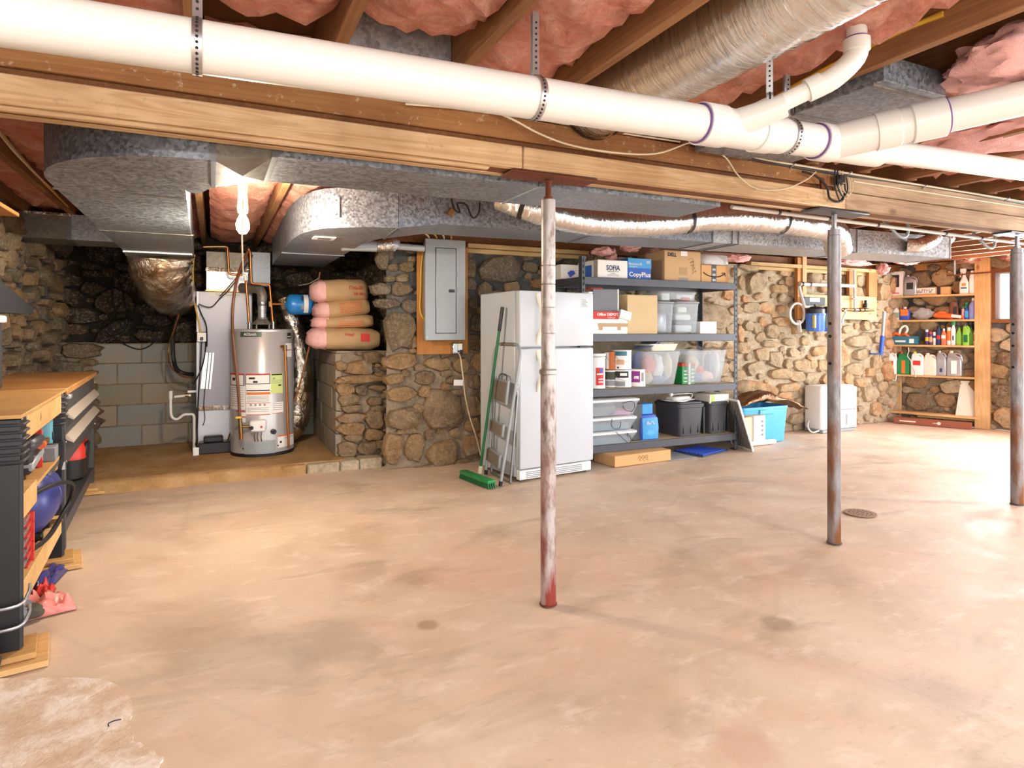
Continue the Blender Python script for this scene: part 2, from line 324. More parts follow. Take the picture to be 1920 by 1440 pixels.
# ------------------------------------------------------------------ mesh building
class B:
    def __init__(s): s.bm = bmesh.new()
    def _m(s, m, n0=None):
        if m:
            for f in s.bm.faces:
                if not f.tag: f.material_index = m
        for f in s.bm.faces: f.tag = True
    def box(s, x0, x1, y0, y1, z0, z1, bev=0, m=0, mat=None, seg=1):
        c = Vector(((x0+x1)/2, (y0+y1)/2, (z0+z1)/2))
        M = Matrix.Translation(c) @ Matrix.Diagonal((abs(x1-x0), abs(y1-y0), abs(z1-z0), 1))
        if mat is not None: M = mat @ M
        r = bmesh.ops.create_cube(s.bm, size=1, matrix=M)
        if bev:
            es = set(e for v in r['verts'] for e in v.link_edges)
            bmesh.ops.bevel(s.bm, geom=list(es), offset=bev, segments=seg, profile=.5, affect='EDGES', clamp_overlap=True)
        s._m(m); return s
    def cbox(s, c, sz, rot=None, bev=0, m=0, seg=1):
        M = Matrix.Translation(Vector(c))
        if rot is not None: M = M @ rot.to_4x4()
        return s.box(-sz[0]/2, sz[0]/2, -sz[1]/2, sz[1]/2, -sz[2]/2, sz[2]/2, bev, m, M, seg)
    def bar(s, p, q, w, h, m=0, up=(0, 0, 1), bev=0):
        p, q = Vector(p), Vector(q); d = q-p; L = d.length; z = d.normalized(); u = Vector(up)
        if abs(z.dot(u)) > .98: u = Vector((1, 0, 0))
        x = u.cross(z).normalized(); y = z.cross(x)
        R = Matrix((x, y, z)).transposed()
        return s.cbox((p+q)/2, (w, h, L), R, bev, m)
    def loft(s, rings, m=0, cap=True, close=True):
        bm = s.bm; vs = [[bm.verts.new(p) for p in r] for r in rings]
        n = len(rings[0])
        for a, b in zip(vs, vs[1:]):
            for i in range(n if close else n-1):
                j = (i+1) % n
                try: bm.faces.new((a[i], a[j], b[j], b[i]))
                except ValueError: pass
        if cap and close:
            for r in (vs[0][::-1], vs[-1]):
                try: bm.faces.new(r)
                except ValueError: pass
        s._m(m); return s
    def tube(s, pts, r, n=8, m=0, cap=True, up=None, sq=1.0):
        pts = [Vector(p) for p in pts]; R = r if isinstance(r, (list, tuple)) else [r]*len(pts)
        rings = []; prev = None
        for i, p in enumerate(pts):
            t = (pts[min(i+1, len(pts)-1)]-pts[max(i-1, 0)])
            if t.length < 1e-9: t = Vector((0, 0, 1))
            t.normalize()
            if prev is None:
                u = Vector((0, 0, 1)) if abs(t.z) < .9 else Vector((1, 0, 0))
                a = t.cross(u).normalized()
            else:
                a = prev-t*prev.dot(t)
                a = a.normalized() if a.length > 1e-6 else t.orthogonal().normalized()
            prev = a; b = t.cross(a)
            rings.append([p+(a*math.cos(2*PI*k/n)+b*math.sin(2*PI*k/n)*sq)*R[i] for k in range(n)])
        return s.loft(rings, m, cap)
    def lathe(s, prof, n=20, m=0, o=(0, 0, 0), axis='z', cap=True):
        o = Vector(o); rings = []
        for r, h in prof:
            ring = []
            for k in range(n):
                a = 2*PI*k/n; c, d = r*math.cos(a), r*math.sin(a)
                ring.append(o+(Vector((c, d, h)) if axis == 'z' else Vector((h, c, d)) if axis == 'x' else Vector((d, h, c))))
            rings.append(ring)
        return s.loft(rings, m, cap)
    def prism(s, poly, a, b, axis='z', m=0):
        f = {'z': lambda p, t: (p[0], p[1], t), 'y': lambda p, t: (p[0], t, p[1]), 'x': lambda p, t: (t, p[0], p[1])}[axis]
        return s.loft([[f(p, a) for p in poly], [f(p, b) for p in poly]], m)
    def quad(s, a, b, c, d, m=0):
        s.bm.faces.new([s.bm.verts.new(p) for p in (a, b, c, d)]); s._m(m); return s
    def grid(s, P, m=0):   # P[i][j] points
        vs = [[s.bm.verts.new(p) for p in r] for r in P]
        for a, b in zip(vs, vs[1:]):
            for i in range(len(a)-1): s.bm.faces.new((a[i], a[i+1], b[i+1], b[i]))
        s._m(m); return s
    def xf(s, M): bmesh.ops.transform(s.bm, matrix=M, verts=s.bm.verts[:]); return s
def obj(name, b, mats, parent=None, ang=38, loc=None, rot=None, label=None):
    me = bpy.data.meshes.new(name)
    bmesh.ops.recalc_face_normals(b.bm, faces=b.bm.faces[:])
    b.bm.to_mesh(me); b.bm.free()
    for m in (mats if isinstance(mats, (list, tuple)) else [mats]): me.materials.append(m)
    if ang:
        me.shade_smooth(); me.set_sharp_from_angle(angle=math.radians(ang))
    o = bpy.data.objects.new(name, me); COL.objects.link(o)
    if parent: o.parent = parent
    if loc is not None: o.location = loc
    if rot is not None: o.rotation_euler = rot
    if label: o['label'] = label
    return o
def tag(o, label, cat, group=None):
    o['label'] = label; o['category'] = cat
    if group: o['group'] = group
    return o
def thing(name, label, cat, loc=(0, 0, 0), rz=0, group=None, rot=None):
    o = bpy.data.objects.new(name, None); COL.objects.link(o); o.location = loc; o.rotation_euler = rot or (0, 0, rz)
    o.empty_display_size = .05
    return tag(o, label, cat, group)
def struct(o): o['kind'] = 'structure'; return o
def snode(name):
    o = bpy.data.objects.new(name, None); COL.objects.link(o); o['kind'] = 'structure'; return o
def stuff(o): o['kind'] = 'stuff'; return o
def dup(root, loc, rz=None, label=None, scale=None):
    def cp(o, par):
        c = o.copy(); COL.objects.link(c)
        if par: c.parent = par
        for ch in [x for x in bpy.data.objects if x.parent == o]: cp(ch, c)
        return c
    r = cp(root, None); r.location = loc
    if rz is not None: r.rotation_euler.z = rz
    if label: r['label'] = label
    if scale: r.scale = scale
    return r
def sm(pts, k=4):   # Catmull-Rom
    P = [Vector(p) for p in pts]
    if len(P) < 3: return P
    out = []
    for i in range(len(P)-1):
        a, b, c, d = P[max(i-1, 0)], P[i], P[i+1], P[min(i+2, len(P)-1)]
        for j in range(k):
            t = j/k
            out.append(.5*((2*b)+(c-a)*t+(2*a-5*b+4*c-d)*t*t+(3*b-a-3*c+d)*t**3))
    out.append(P[-1]); return out
def rr(w, d, r, n=4, cx=0, cy=0):
    r = min(r, w/2-1e-4, d/2-1e-4); P = []
    for sx, sy, a0 in ((1, 1, 0), (-1, 1, PI/2), (-1, -1, PI), (1, -1, 1.5*PI)):
        for k in range(n):
            a = a0+PI/2*k/(n-1) if n > 1 else a0+PI/4
            P.append((cx+sx*(w/2-r)+r*math.cos(a), cy+sy*(d/2-r)+r*math.sin(a)))
    return P
def rloft(b, secs, n=4, m=0, cap=True):   # secs: (z, w, d, r[, cx, cy])
    return b.loft([[(x, y, sc[0]) for x, y in rr(sc[1], sc[2], sc[3], n, *(sc[4:6] if len(sc) > 4 else (0, 0)))] for sc in secs], m, cap)
def text(parent, s, size, loc, mat, rot=(PI/2, 0, 0), width=None, name='lettering', align='CENTER', sx=1.0, label=None, shear=0, bold=0):
    cu = bpy.data.curves.new(name, 'FONT'); cu.body = s; cu.size = size; cu.align_x = align; cu.align_y = 'CENTER'; cu.extrude = .0004; cu.shear = shear; cu.offset = bold
    cu.resolution_u = 2
    t = bpy.data.objects.new(name, cu); COL.objects.link(t)
    me = bpy.data.meshes.new_from_object(t); bpy.data.objects.remove(t); bpy.data.curves.remove(cu)
    me.materials.clear(); me.materials.append(mat); me.name = name
    if width and len(me.vertices):
        xs = [v.co.x for v in me.vertices]; sx = width/max(1e-6, max(xs)-min(xs))
    o = bpy.data.objects.new(name, me); COL.objects.link(o); o.parent = parent; o.location = loc; o.rotation_euler = rot; o.scale = (sx, 1, 1)
    if label: o['label'] = label
    return o
def marks(parent, x0, x1, z, h, y, mat, n=6, name='printed_marks', seed=1):   # unreadable print: a row of small uneven strokes
    r = random.Random(seed); b = B(); st = (x1-x0)/n
    for i in range(n):
        a = x0+i*st+st*.12; k = r.random(); hh = h*(.7+.3*r.random())
        b.box(a, a+st*.18, y-.0008, y+.0008, z-h/2, z-h/2+hh)
        if k < .75: b.box(a, a+st*.68, y-.0008, y+.0008, z-h/2+hh*(.8 if k < .4 else .0), z-h/2+hh*(1.0 if k < .4 else .2))
        if k > .3: b.box(a+st*.5, a+st*.7, y-.0008, y+.0008, z-h/2, z-h/2+hh*(1 if k > .6 else .55))
    return obj(name, b, mat, parent, 0)
def cable(name, pts, r, mat, label=None, cat='cable', group=None, parent=None, k=5, n=6):
    o = obj(name, B().tube(sm(pts, k), r, n), mat, parent, 60)
    if label: tag(o, label, cat, group)
    return o
# ---------------------------------------------------------------- stones
def stone_wall(parent, o, ax, up, nrm, w, h, mats, mort, given=(), sizes=((.15, 60), (.115, 160), (.085, 320), (.06, 500), (.042, 700)), limit=300, depth=.045, aspect=(.55, .9), skip=(), seed=1, amp=.018, bowl=None, name='stone', step=.05):
    rnd = random.Random(seed); o, ax, up, nrm = Vector(o), Vector(ax).normalized(), Vector(up), Vector(nrm).normalized()
    nx, nz = max(2, int(w/step)), max(2, int(h/step))
    P = []
    for i in range(nz+1):
        row = []
        for j in range(nx+1):
            p = o+ax*(w*j/nx)+up*(h*i/nz)
            row.append(p+nrm*(noise.noise(p*7)*amp+noise.noise(p*19)*amp*.5))
        P.append(row)
    mo = obj('mortar', B().grid(P), mort, parent, 80)
    res = .01; gw, gh = int(w/res)+1, int(h/res)+1; occ = np.zeros((gh, gw), bool)
    ys, xs = np.mgrid[0:gh, 0:gw]; ys = ys*res; xs = xs*res
    for (sx0, sx1, sz0, sz1) in skip: occ[(xs > sx0) & (xs < sx1) & (ys > sz0) & (ys < sz1)] = True
    def cover(cx, cz, a, b, rot, f):
        c, s_ = math.cos(rot), math.sin(rot); dx, dz = xs-cx, ys-cz
        u, v = (dx*c+dz*s_)/(a*f), (-dx*s_+dz*c)/(b*f)
        return np.abs(u)**2.6+np.abs(v)**2.6 < 1
    def sub(cx, cz, R):
        return (slice(max(0, int((cz-R)/res)), int((cz+R)/res)+2), slice(max(0, int((cx-R)/res)), int((cx+R)/res)+2))
    def put(cx, cz, a, b, rot, dep):
        n = 12; c, s_ = math.cos(rot), math.sin(rot); ph = rnd.random()*9; pw = rnd.uniform(2.3, 3.6)
        pts = []
        for k in range(n):
            t = 2*PI*k/n+rnd.uniform(-.12, .12); ct, st = math.cos(t), math.sin(t)
            r = (abs(ct)**pw+abs(st)**pw)**(-1/pw)*(1+rnd.uniform(-.20, .10))
            pts.append((a*r*ct, b*r*st))
        tilt = (rnd.uniform(-.25, .25), rnd.uniform(-.25, .25)); bm = bmesh.new()
        lev = ((1.05, -.03), (1.0, dep*.5), (.90, dep*.88), (.55, dep*1.0))
        rings = []
        for f, dd in lev:
            ring = []
            for (x, z) in pts:
                x, z = x*f, z*f
                q = dd+(x*tilt[0]+z*tilt[1] if dd > 0 else 0)*.5+(rnd.uniform(-.1, .1)*dep if f < 1 else 0)
                ring.append(bm.verts.new(ax*(x*c-z*s_)+up*(x*s_+z*c)+nrm*q))
            rings.append(ring)
        for A, Bq in zip(rings, rings[1:]):
            for k in range(n): bm.faces.new((A[k], A[(k+1) % n], Bq[(k+1) % n], Bq[k]))
        bm.faces.new(rings[-1])
        me = bpy.data.meshes.new(name); bmesh.ops.recalc_face_normals(bm, faces=bm.faces[:]); bm.to_mesh(me); bm.free()
        me.shade_smooth(); me.set_sharp_from_angle(angle=math.radians(44))
        mt = mats if not isinstance(mats, (list, tuple)) else mats[int(rnd.random()*len(mats))]
        if callable(mt): mt = mt(cx, cz, rnd)
        me.materials.append(mt)
        so = bpy.data.objects.new(name, me); COL.objects.link(so); so.parent = parent; so.location = o+ax*cx+up*cz
    cnt = 0
    for g in given:
        cx, cz, a, b, rot = g
        if cx < -a or cx > w+a: continue
        put(cx, cz, a, b, rot, min(.11, depth*(.7+a*4))); cnt += 1
        R = a*1.1; sl = sub(cx, cz, R+.02)
        m_ = cover(cx, cz, a, b, rot, .97); occ |= m_
    for size, tries in sizes:
        for _ in range(tries):
            if cnt >= limit: break
            a = size*rnd.uniform(.85, 1.25); b = a*rnd.uniform(*aspect); rot = rnd.gauss(0, .16)
            cx, cz = rnd.uniform(a*.5, w-a*.5), rnd.uniform(b*.8, h-b*.7)
            R = a+.02; y0, y1, x0, x1 = max(0, int((cz-R)/res)), min(gh, int((cz+R)/res)+2), max(0, int((cx-R)/res)), min(gw, int((cx+R)/res)+2)
            c, s_ = math.cos(rot), math.sin(rot)
            dx, dz = xs[y0:y1, x0:x1]-cx, ys[y0:y1, x0:x1]-cz
            u, v = (dx*c+dz*s_)/a, (-dx*s_+dz*c)/b
            inn = np.abs(u)**2.6+np.abs(v)**2.6 < 1
            if (occ[y0:y1, x0:x1] & inn).sum() > .10*inn.sum(): continue
            occ[y0:y1, x0:x1] |= inn
            put(cx, cz, a, b, rot, depth*rnd.uniform(.6, 1.3)*(.6+a*4)); cnt += 1
    return cnt
def blocks(parent, o, ax, nrm, w, h, bw=.40, bh=.195, gap=.011, off0=0, mat=None, dep=.012, z0=0):
    o, ax, nrm = Vector(o), Vector(ax).normalized(), Vector(nrm).normalized(); rnd = random.Random(5)
    up = Vector((0, 0, 1)); row = 0; z = 0
    while z < h-.02:
        hh = min(bh, h-z-gap*.5); x = -bw*.5 if (row+off0) % 2 else 0
        while x < w-.01:
            a, b_ = max(0, x+gap/2), min(w, x+bw-gap/2)
            if b_-a > .03:
                c = o+ax*((a+b_)/2)+up*(z+hh/2)+nrm*(rnd.uniform(-.003, .003)+dep/2-.02)
                R = Matrix((ax, nrm, up)).transposed()
                obj('concrete_block', B().cbox((0, 0, 0), (b_-a, .04+dep, hh-gap*.5), R, .004), mat or M_block, parent, 38, c)
            x += bw
        z += bh+.003; row += 1
# ================================================================== STRUCTURE
YB = 5.28                      # face of the stone back wall
W0 = Vector((8.18, 5.40, 0)); WD = Vector((.268, -.963, 0)).normalized(); WN = Vector((-WD.y*-1, 0, 0))
WN = Vector((WD.y, -WD.x, 0))  # towards the room
UP = Vector((0, 0, 1))
# floor
P = []
xs_ = [-1.35+i*.25 for i in range(48)]; ys_ = [-7+i*.25 for i in range(60)]
for y in ys_: P.append([Vector((x, y, noise.noise(Vector((x*.8, y*.8, 0)))*.004-.004)) for x in xs_])
fl = struct(obj('floor', B().grid(P), M_floor))
# thin rough skim patch in the near corner
edge = [pz(-140, 1277, .001), pz(60, 1272, .001), pz(175, 1272, .001), pz(222, 1288, .001), pz(242, 1306, .001), pz(250, 1335, .001), pz(246, 1368, .001), pz(256, 1390, .001), pz(285, 1408, .001), pz(304, 1422, .001), pz(300, 1445, .001), pz(330, 1560, .001), pz(-140, 1560, .001)]
ed = sm(edge, 5)
ed = [p+Vector((noise.noise(p*30), noise.noise(p*30+Vector((5, 5, 5))), 0))*.012 for p in ed]
obj('concrete_patch', B().prism([(p.x, p.y) for p in ed], -.004, .004), M_patch, fl, 0)
# raised slab of the alcove, its edge in rough blocks
sl = struct(obj('trim_1', B().box(-1.33, 1.02, 5.46, 7.2, -.02, .08), M_slab))
P = []
for i in range(61):
    x = -1.32+i*.031; row = []
    for yy, zz in ((5.62, .080), (5.50, .081), (5.43, .078), (5.405, .062), (5.39, .03), (5.375, -.01)):
        q = Vector((x, yy, zz)); row.append(q+Vector((0, noise.noise(q*9)*.022+noise.noise(q*24)*.012, noise.noise(q*12+Vector((4, 4, 4)))*.010 if yy < 5.6 else 0)))
    P.append(row)
obj('rough_edge', B().grid(P), M_slab, sl, 60)
rnd = random.Random(3); x = .50
while x < 1.31:
    w_ = rnd.uniform(.16, .34); b = B().box(x, min(x+w_-.008, 1.345), 5.39+rnd.uniform(-.012, .012), 5.60, -.02, .078+rnd.uniform(-.006, .005), .012)
    for v in b.bm.verts: v.co += Vector((noise.noise(v.co*14), noise.noise(v.co*14+Vector((3, 3, 3))), noise.noise(v.co*14+Vector((7, 3, 1)))))*.008
    obj('curb_block', b, M_slab if x < .6 else M_mort_lt, sl); x += w_
# back stone wall
wb = snode('wall_back'); X0 = 1.33
def g7(L, ox, oy, sc, yy, x0):
    out = []
    for t in L:
        cx, cy, w_, h_ = t[:4]; u, v = ox+cx/sc, oy+cy/sc
        p = py(u, v, yy); q = py(u+w_/sc, v, yy); r = py(u, v-h_/sc, yy)
        out.append((p.x-x0, p.z, q.x-p.x, r.z-p.z, rnd.uniform(-.12, .12)))
    return out
L7 = [(1110, 220, 118, 80), (1265, 210, 45, 30), (1262, 148, 42, 28), (1020, 122, 62, 22), (1020, 335, 45, 45), (590, 210, 45, 28), (500, 120, 30, 50), (480, 410, 75, 28), (555, 560, 85, 108), (440, 480, 38, 36), (940, 215, 32, 60),
      (560, 330, 60, 40), (955, 410, 28, 30), (980, 520, 40, 50), (560, 725, 100, 45), (770, 742, 75, 38), (890, 750, 50, 45), (985, 730, 36, 55), (960, 840, 34, 40), (520, 822, 55, 32), (690, 820, 55, 40), (560, 910, 85, 45),
      (795, 985, 110, 105), (575, 1040, 108, 65), (960, 975, 45, 60), (655, 985, 32, 28), (520, 1205, 52, 88), (635, 1205, 58, 80), (790, 1230, 92, 78), (720, 1128, 30, 30), (855, 1118, 32, 30), (950, 1190, 48, 60), (955, 1080, 42, 42),
      (870, 895, 36, 16), (690, 890, 34, 40), (590, 1110, 60, 20), (690, 1320, 90, 25), (900, 1290, 50, 30), (630, 620, 26, 40), (450, 330, 60, 35), (620, 110, 40, 30), (1390, 150, 50, 40), (1310, 300, 40, 30), (850, 830, 40, 26), (460, 160, 35, 60)]
L3 = [(190, 310, 75, 70), (260, 245, 45, 18), (405, 300, 40, 34), (155, 470, 52, 34), (250, 470, 60, 38), (350, 480, 34, 28), (145, 588, 38, 34), (295, 620, 48, 50), (105, 730, 44, 44), (225, 767, 40, 46), (140, 786, 20, 24), (310, 800, 48, 56),
      (165, 862, 52, 44), (340, 895, 70, 38), (428, 760, 42, 30), (475, 838, 50, 40), (590, 745, 58, 34), (398, 832, 26, 34), (190, 992, 125, 52), (395, 982, 80, 32), (448, 912, 50, 40), (540, 925, 50, 44), (372, 1035, 50, 28), (566, 285, 48, 42),
      (645, 272, 30, 24), (840, 685, 82, 40), (865, 768, 62, 38), (820, 862, 58, 42), (900, 650, 40, 24), (770, 610, 40, 30), (130, 212, 68, 24), (372, 240, 40, 30), (500, 682, 32, 32), (555, 832, 28, 30), (965, 660, 24, 40), (960, 825, 28, 50),
      (905, 1010, 36, 66), (960, 1120, 34, 50), (90, 640, 24, 58), (96, 310, 24, 50), (270, 700, 50, 24), (350, 560, 50, 34), (330, 350, 50, 28), (620, 840, 40, 40), (640, 930, 36, 40), (610, 1000, 60, 30), (520, 1120, 50, 36), (450, 1180, 60, 40),
      (780, 925, 30, 40), (860, 950, 40, 30), (80, 900, 40, 30), (190, 600, 28, 40), (400, 690, 40, 26), (600, 620, 40, 36), (690, 350, 40, 40), (780, 290, 34, 50), (860, 300, 40, 40)]
giv = g7(L7, 560, 430, 2.939, YB, X0)+g7(L3, 1360, 440, 3.43, YB, X0)
giv += g7([(930, 420, 22, 20), (955, 560, 40, 40), (905, 480, 105, 72), (910, 385, 30, 16)], 1040, 440, 3.13, YB, X0)
def m_back(cx, cz, r):
    x = cx+X0
    if x > 3.4: return M_stone_lt
    return M_stone_gr if cz > 1.12 and r.random() < .8 else M_stone
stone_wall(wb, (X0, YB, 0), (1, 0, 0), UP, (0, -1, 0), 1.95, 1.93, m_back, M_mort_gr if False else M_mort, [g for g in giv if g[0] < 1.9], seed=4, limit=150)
wb2 = snode('wall_back_right')
stone_wall(wb2, (X0+1.95, YB, 0), (1, 0, 0), UP, (0, -1, 0), 5.0, 1.93, M_stone_lt, M_mort_lt, [(g[0]-1.95,)+g[1:] for g in giv if g[0] >= 1.9], seed=5, limit=300,
           skip=((.0, 1.3, 0, 1.5),))
# mass of the walls behind the faces (dark crawl space edge)
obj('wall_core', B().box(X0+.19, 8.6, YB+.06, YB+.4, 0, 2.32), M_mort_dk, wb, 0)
# stone pillar / knee wall of the alcove
kw = snode('wall_knee')
LP = [(405, 705, 62, 36), (330, 762, 82, 42), (232, 752, 36, 30), (340, 824, 122, 24), (252, 880, 56, 34), (340, 885, 32, 30), (425, 872, 48, 20), (272, 936, 66, 36), (410, 945, 42, 26), (290, 985, 58, 24), (290, 1035, 84, 28),
      (412, 1040, 56, 60), (285, 1092, 86, 38), (405, 1128, 56, 34), (294, 1142, 48, 24), (265, 1206, 58, 44), (378, 1202, 62, 40), (440, 800, 34, 18), (232, 835, 40, 18), (440, 1180, 30, 30), (430, 985, 40, 20)]
KY = 5.62
stone_wall(kw, (1.0, KY, .0), (1, 0, 0), UP, (0, -1, 0), .5, 1.0, M_stone, M_mort, [(g[0], g[1], g[2], g[3], 0) for g in g7(LP, 560, 430, 2.939, KY, 1.0)], sizes=((.05, 40), (.03, 80)), seed=8, depth=.07, aspect=(.4, .7))
obj('wall_core', B().box(.985, 1.52, KY+.06, 7.0, 0, .985), M_mort, kw, 0)
obj('ledge_cap', B().box(.97, 1.10, KY-.01, 6.9, .985, 1.0, .003), M_block, kw)
blocks(kw, (.975, KY+1.38, .08), (0, -1, 0), (-1, 0, 0), 1.40, .905)
obj('block_joints', B().box(.972, .99, KY, 7.0, .08, .985), M_bmort, kw, 0)
# alcove back: block course below, dark rubble above and set back
wa = snode('wall_alcove'); YA = 6.95
blocks(wa, (-1.02, YA, .08), (1, 0, 0), (0, -1, 0), 2.0, .98)
obj('block_joints', B().box(-1.31, 1.0, YA-.005, YA+.03, .08, 1.06), M_bmort, wa, 0)
obj('ledge_cap', B().box(-1.31, 1.5, YA+.02, YA+.4, .95, 1.055), M_mort, wa, 0)
stone_wall(wa, (-1.31, YA-.02, .08), (1, 0, 0), UP, (0, -1, 0), .33, .99, M_stone_gr, M_mort, (), seed=21, depth=.06, aspect=(.3, .55))
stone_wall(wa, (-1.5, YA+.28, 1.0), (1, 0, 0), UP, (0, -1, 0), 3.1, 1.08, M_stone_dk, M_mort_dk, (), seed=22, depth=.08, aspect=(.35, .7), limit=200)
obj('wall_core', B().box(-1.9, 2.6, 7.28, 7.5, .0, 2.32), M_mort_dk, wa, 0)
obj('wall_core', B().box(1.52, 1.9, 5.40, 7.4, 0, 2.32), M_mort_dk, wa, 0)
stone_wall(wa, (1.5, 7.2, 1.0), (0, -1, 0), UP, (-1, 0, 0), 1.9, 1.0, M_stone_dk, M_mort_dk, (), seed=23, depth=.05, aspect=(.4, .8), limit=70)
# left wall
wl = snode('wall_left')
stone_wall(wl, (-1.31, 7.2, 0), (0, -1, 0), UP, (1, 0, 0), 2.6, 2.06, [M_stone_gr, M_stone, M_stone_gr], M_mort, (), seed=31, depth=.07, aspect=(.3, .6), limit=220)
obj('wall_plaster', B().box(-1.40, -1.31, -1.6, 4.6, 0, 2.06), M_mort, wl, 0)
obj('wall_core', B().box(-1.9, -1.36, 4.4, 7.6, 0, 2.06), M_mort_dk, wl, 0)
# right wall with its window
wr = snode('wall_right')
wq = [ppl(u, v, W0, WN) for u, v in ((1866, 512), (1912, 512), (1866, 598))]
WT0, WT1 = (wq[0]-W0).dot(WD), (wq[1]-W0).dot(WD); WZ1, WZ0 = wq[0].z, wq[2].z
def wp(t, z, o=0): return W0+WD*t+UP*z+WN*o
def m_right(cx, cz, r): return M_stone if r.random() < .6 else M_stone_lt
pieces = ((0, WT0-.06, 0, 2.06), (WT0-.06, WT1+.07, 0, WZ0-.05), (WT1+.07, 2.6, 0, 2.06), (WT0-.06, WT1+.07, WZ1+.06, 2.06))
for i, (t0, t1, z0, z1) in enumerate(pieces):
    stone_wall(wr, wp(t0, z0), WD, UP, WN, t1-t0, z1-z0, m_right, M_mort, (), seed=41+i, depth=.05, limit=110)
obj('wall_plaster', B().box(2.6, 7.5, -.2, 0, 0, 2.06, mat=Matrix.Translation(W0) @ Matrix((WD, -WN, UP)).transposed().to_4x4()), M_mort_lt, wr, 0)
RW = Matrix.Translation(W0) @ Matrix((WD, -WN, UP)).transposed().to_4x4()   # local x along wall, y into the wall
wn = snode('window_1')
f = B()
f.box(WT0-.07, WT0, .0, .26, WZ0-.05, WZ1+.05, .004, 0, RW).box(WT1, WT1+.07, .0, .26, WZ0-.05, WZ1+.05, .004, 0, RW)
f.box(WT0-.07, WT1+.07, -.01, .26, WZ1, WZ1+.06, .004, 0, RW).box(WT0-.08, WT1+.08, -.03, .26, WZ0-.05, WZ0, .004, 0, RW)
obj('window_frame', f, M_jdark, wn)
obj('window_pane', B().box(WT0, WT1, .17, .175, WZ0, WZ1, 0, 0, RW), M_glass, wn, 0)
obj('window_bar', B().box((WT0+WT1)/2-.008, (WT0+WT1)/2+.008, .15, .19, WZ0, WZ1, .002, 0, RW), M_jdark, wn)
obj('daylight', B().box(WT0-.25, WT1+.25, .5, .51, WZ0-.25, WZ1+.25, 0, 0, RW), glow('daylight_outside', 'f4f8ff', 5), wn, 0)
# ------------------------------------------------------------------ ceiling: subfloor, joists, fibreglass
ce = snode('ceiling')
for i in range(42):
    y = -1.4+i*.215
    obj('subfloor_board', B().box(-1.5, 9.6, y, y+.211, 2.285, 2.305), M_deck, ce, 0)
JB, JT = 2.05, 2.285
def jx(k): return -.036+.41*k
for k in range(-3, 24):
    x = jx(k)
    if x < 9.3: obj('joist', B().box(x-.042, x, -1.4, 2.46, JB, JT, .003), M_joist, ce)
    xf_ = x+{-2: -.085, 0: -.03}.get(k, .043)
    if xf_ < 8.9: obj('joist', B().box(xf_-.042, xf_, 2.28, 7.3 if xf_ < 1.3 else 5.5, JB, JT, .003), M_joist, ce)
def batt(x0, x1, y0, y1, zb, seed, sag=.03, rag=.05, n=None):
    nx, ny = 9, max(6, int((y1-y0)/.05)); s_ = Vector((seed*3.7, seed*1.3, seed))
    P = []
    for i in range(ny+1):
        row = []
        for j in range(nx+1):
            fx, fy = j/nx, i/ny
            x = x0+(x1-x0)*fx; y = y0+(y1-y0)*fy
            if i in (0, ny): y += noise.noise(Vector((x*14, seed, i)))*rag
            q = Vector((x, y, 0))
            big = noise.noise(q*4+s_); med = noise.noise(q*11+s_); fin = noise.noise(q*27+s_)
            edge_ = min(1, 5*min(fx, 1-fx))
            z = zb+(1-edge_)*.035-sag*(.4+1.1*big)*edge_-(abs(med)-.15)*.06+fin*.016
            if i in (0, ny): z += .05+.02*med
            row.append(Vector((x+noise.noise(q*9+s_)*.008, y, z)))
        P.append(row)
    b = B(); T = [[Vector((p.x, p.y, 2.28)) for p in r] for r in (P[0], P[-1])]
    b.grid([T[0]]+P+[T[1]])
    return obj('insulation_batt', b, M_pink, ce, 70)
for k in range(-4, 22):
    x0, x1 = jx(k)+.004, jx(k+1)-.046
    y1 = {-1: 2.30, 0: 1.98, 1: 1.93, 2: 2.36, 3: 1.1, 4: 2.3, 5: .9}.get(k, 2.3)
    if x0 < 9: batt(x0, x1, -.3 if k != 3 else -.6, y1, 2.10 if k not in (3, 4) else (2.2 if k == 3 else 2.125), k+40, .035)
    x0, x1 = x0+.043, x1+.043
    if k == -3: x1 = -.985
    if k == -2: x0, x1 = -.938, -.075
    if k == -1: continue
    if k == 0: x0 = -.025
    if x0 < 8.6: batt(x0, x1, 2.46, 7.1 if x0 < 1.1 else 5.3, 2.11 if x0 < 1.2 else 2.13, k+80, .03)
batt(jx(0)+.02, jx(1)-.05, .2, 1.72, 2.075, 7, .03); batt(jx(1)+.02, jx(2)-.05, .2, 1.78, 2.07, 9, .03)     # a second layer with a torn edge
# sill plate on the stone wall and rim board
sp = struct(obj('trim_2', B().box(1.3, 8.2, YB-.02, YB+.12, 1.945, 2.045, .003), M_jdark))
for (u0, u1, v) in ((874, 1100, 462), (1402, 1640, 487)):
    a, c = py(u0, v, YB-.06), py(u1, v, YB-.06)
    struct(obj('trim_%d' % (3 if u0 < 1000 else 4), B().box(a.x, c.x, YB-.11, YB-.02, 1.915, 1.955, .003).box(a.x, c.x, YB-.06, YB-.02, 1.875, 1.913, .003), M_plate_x))
rim = struct(obj('trim_5', B().box(.3, 7, -.02, .10, 1.96, 2.05, .003, 0, RW), M_pine_dk))
obj('rim_board', B().box(.3, 7, .06, .10, 2.05, 2.28, .003, 0, RW), M_pine_dk, rim)
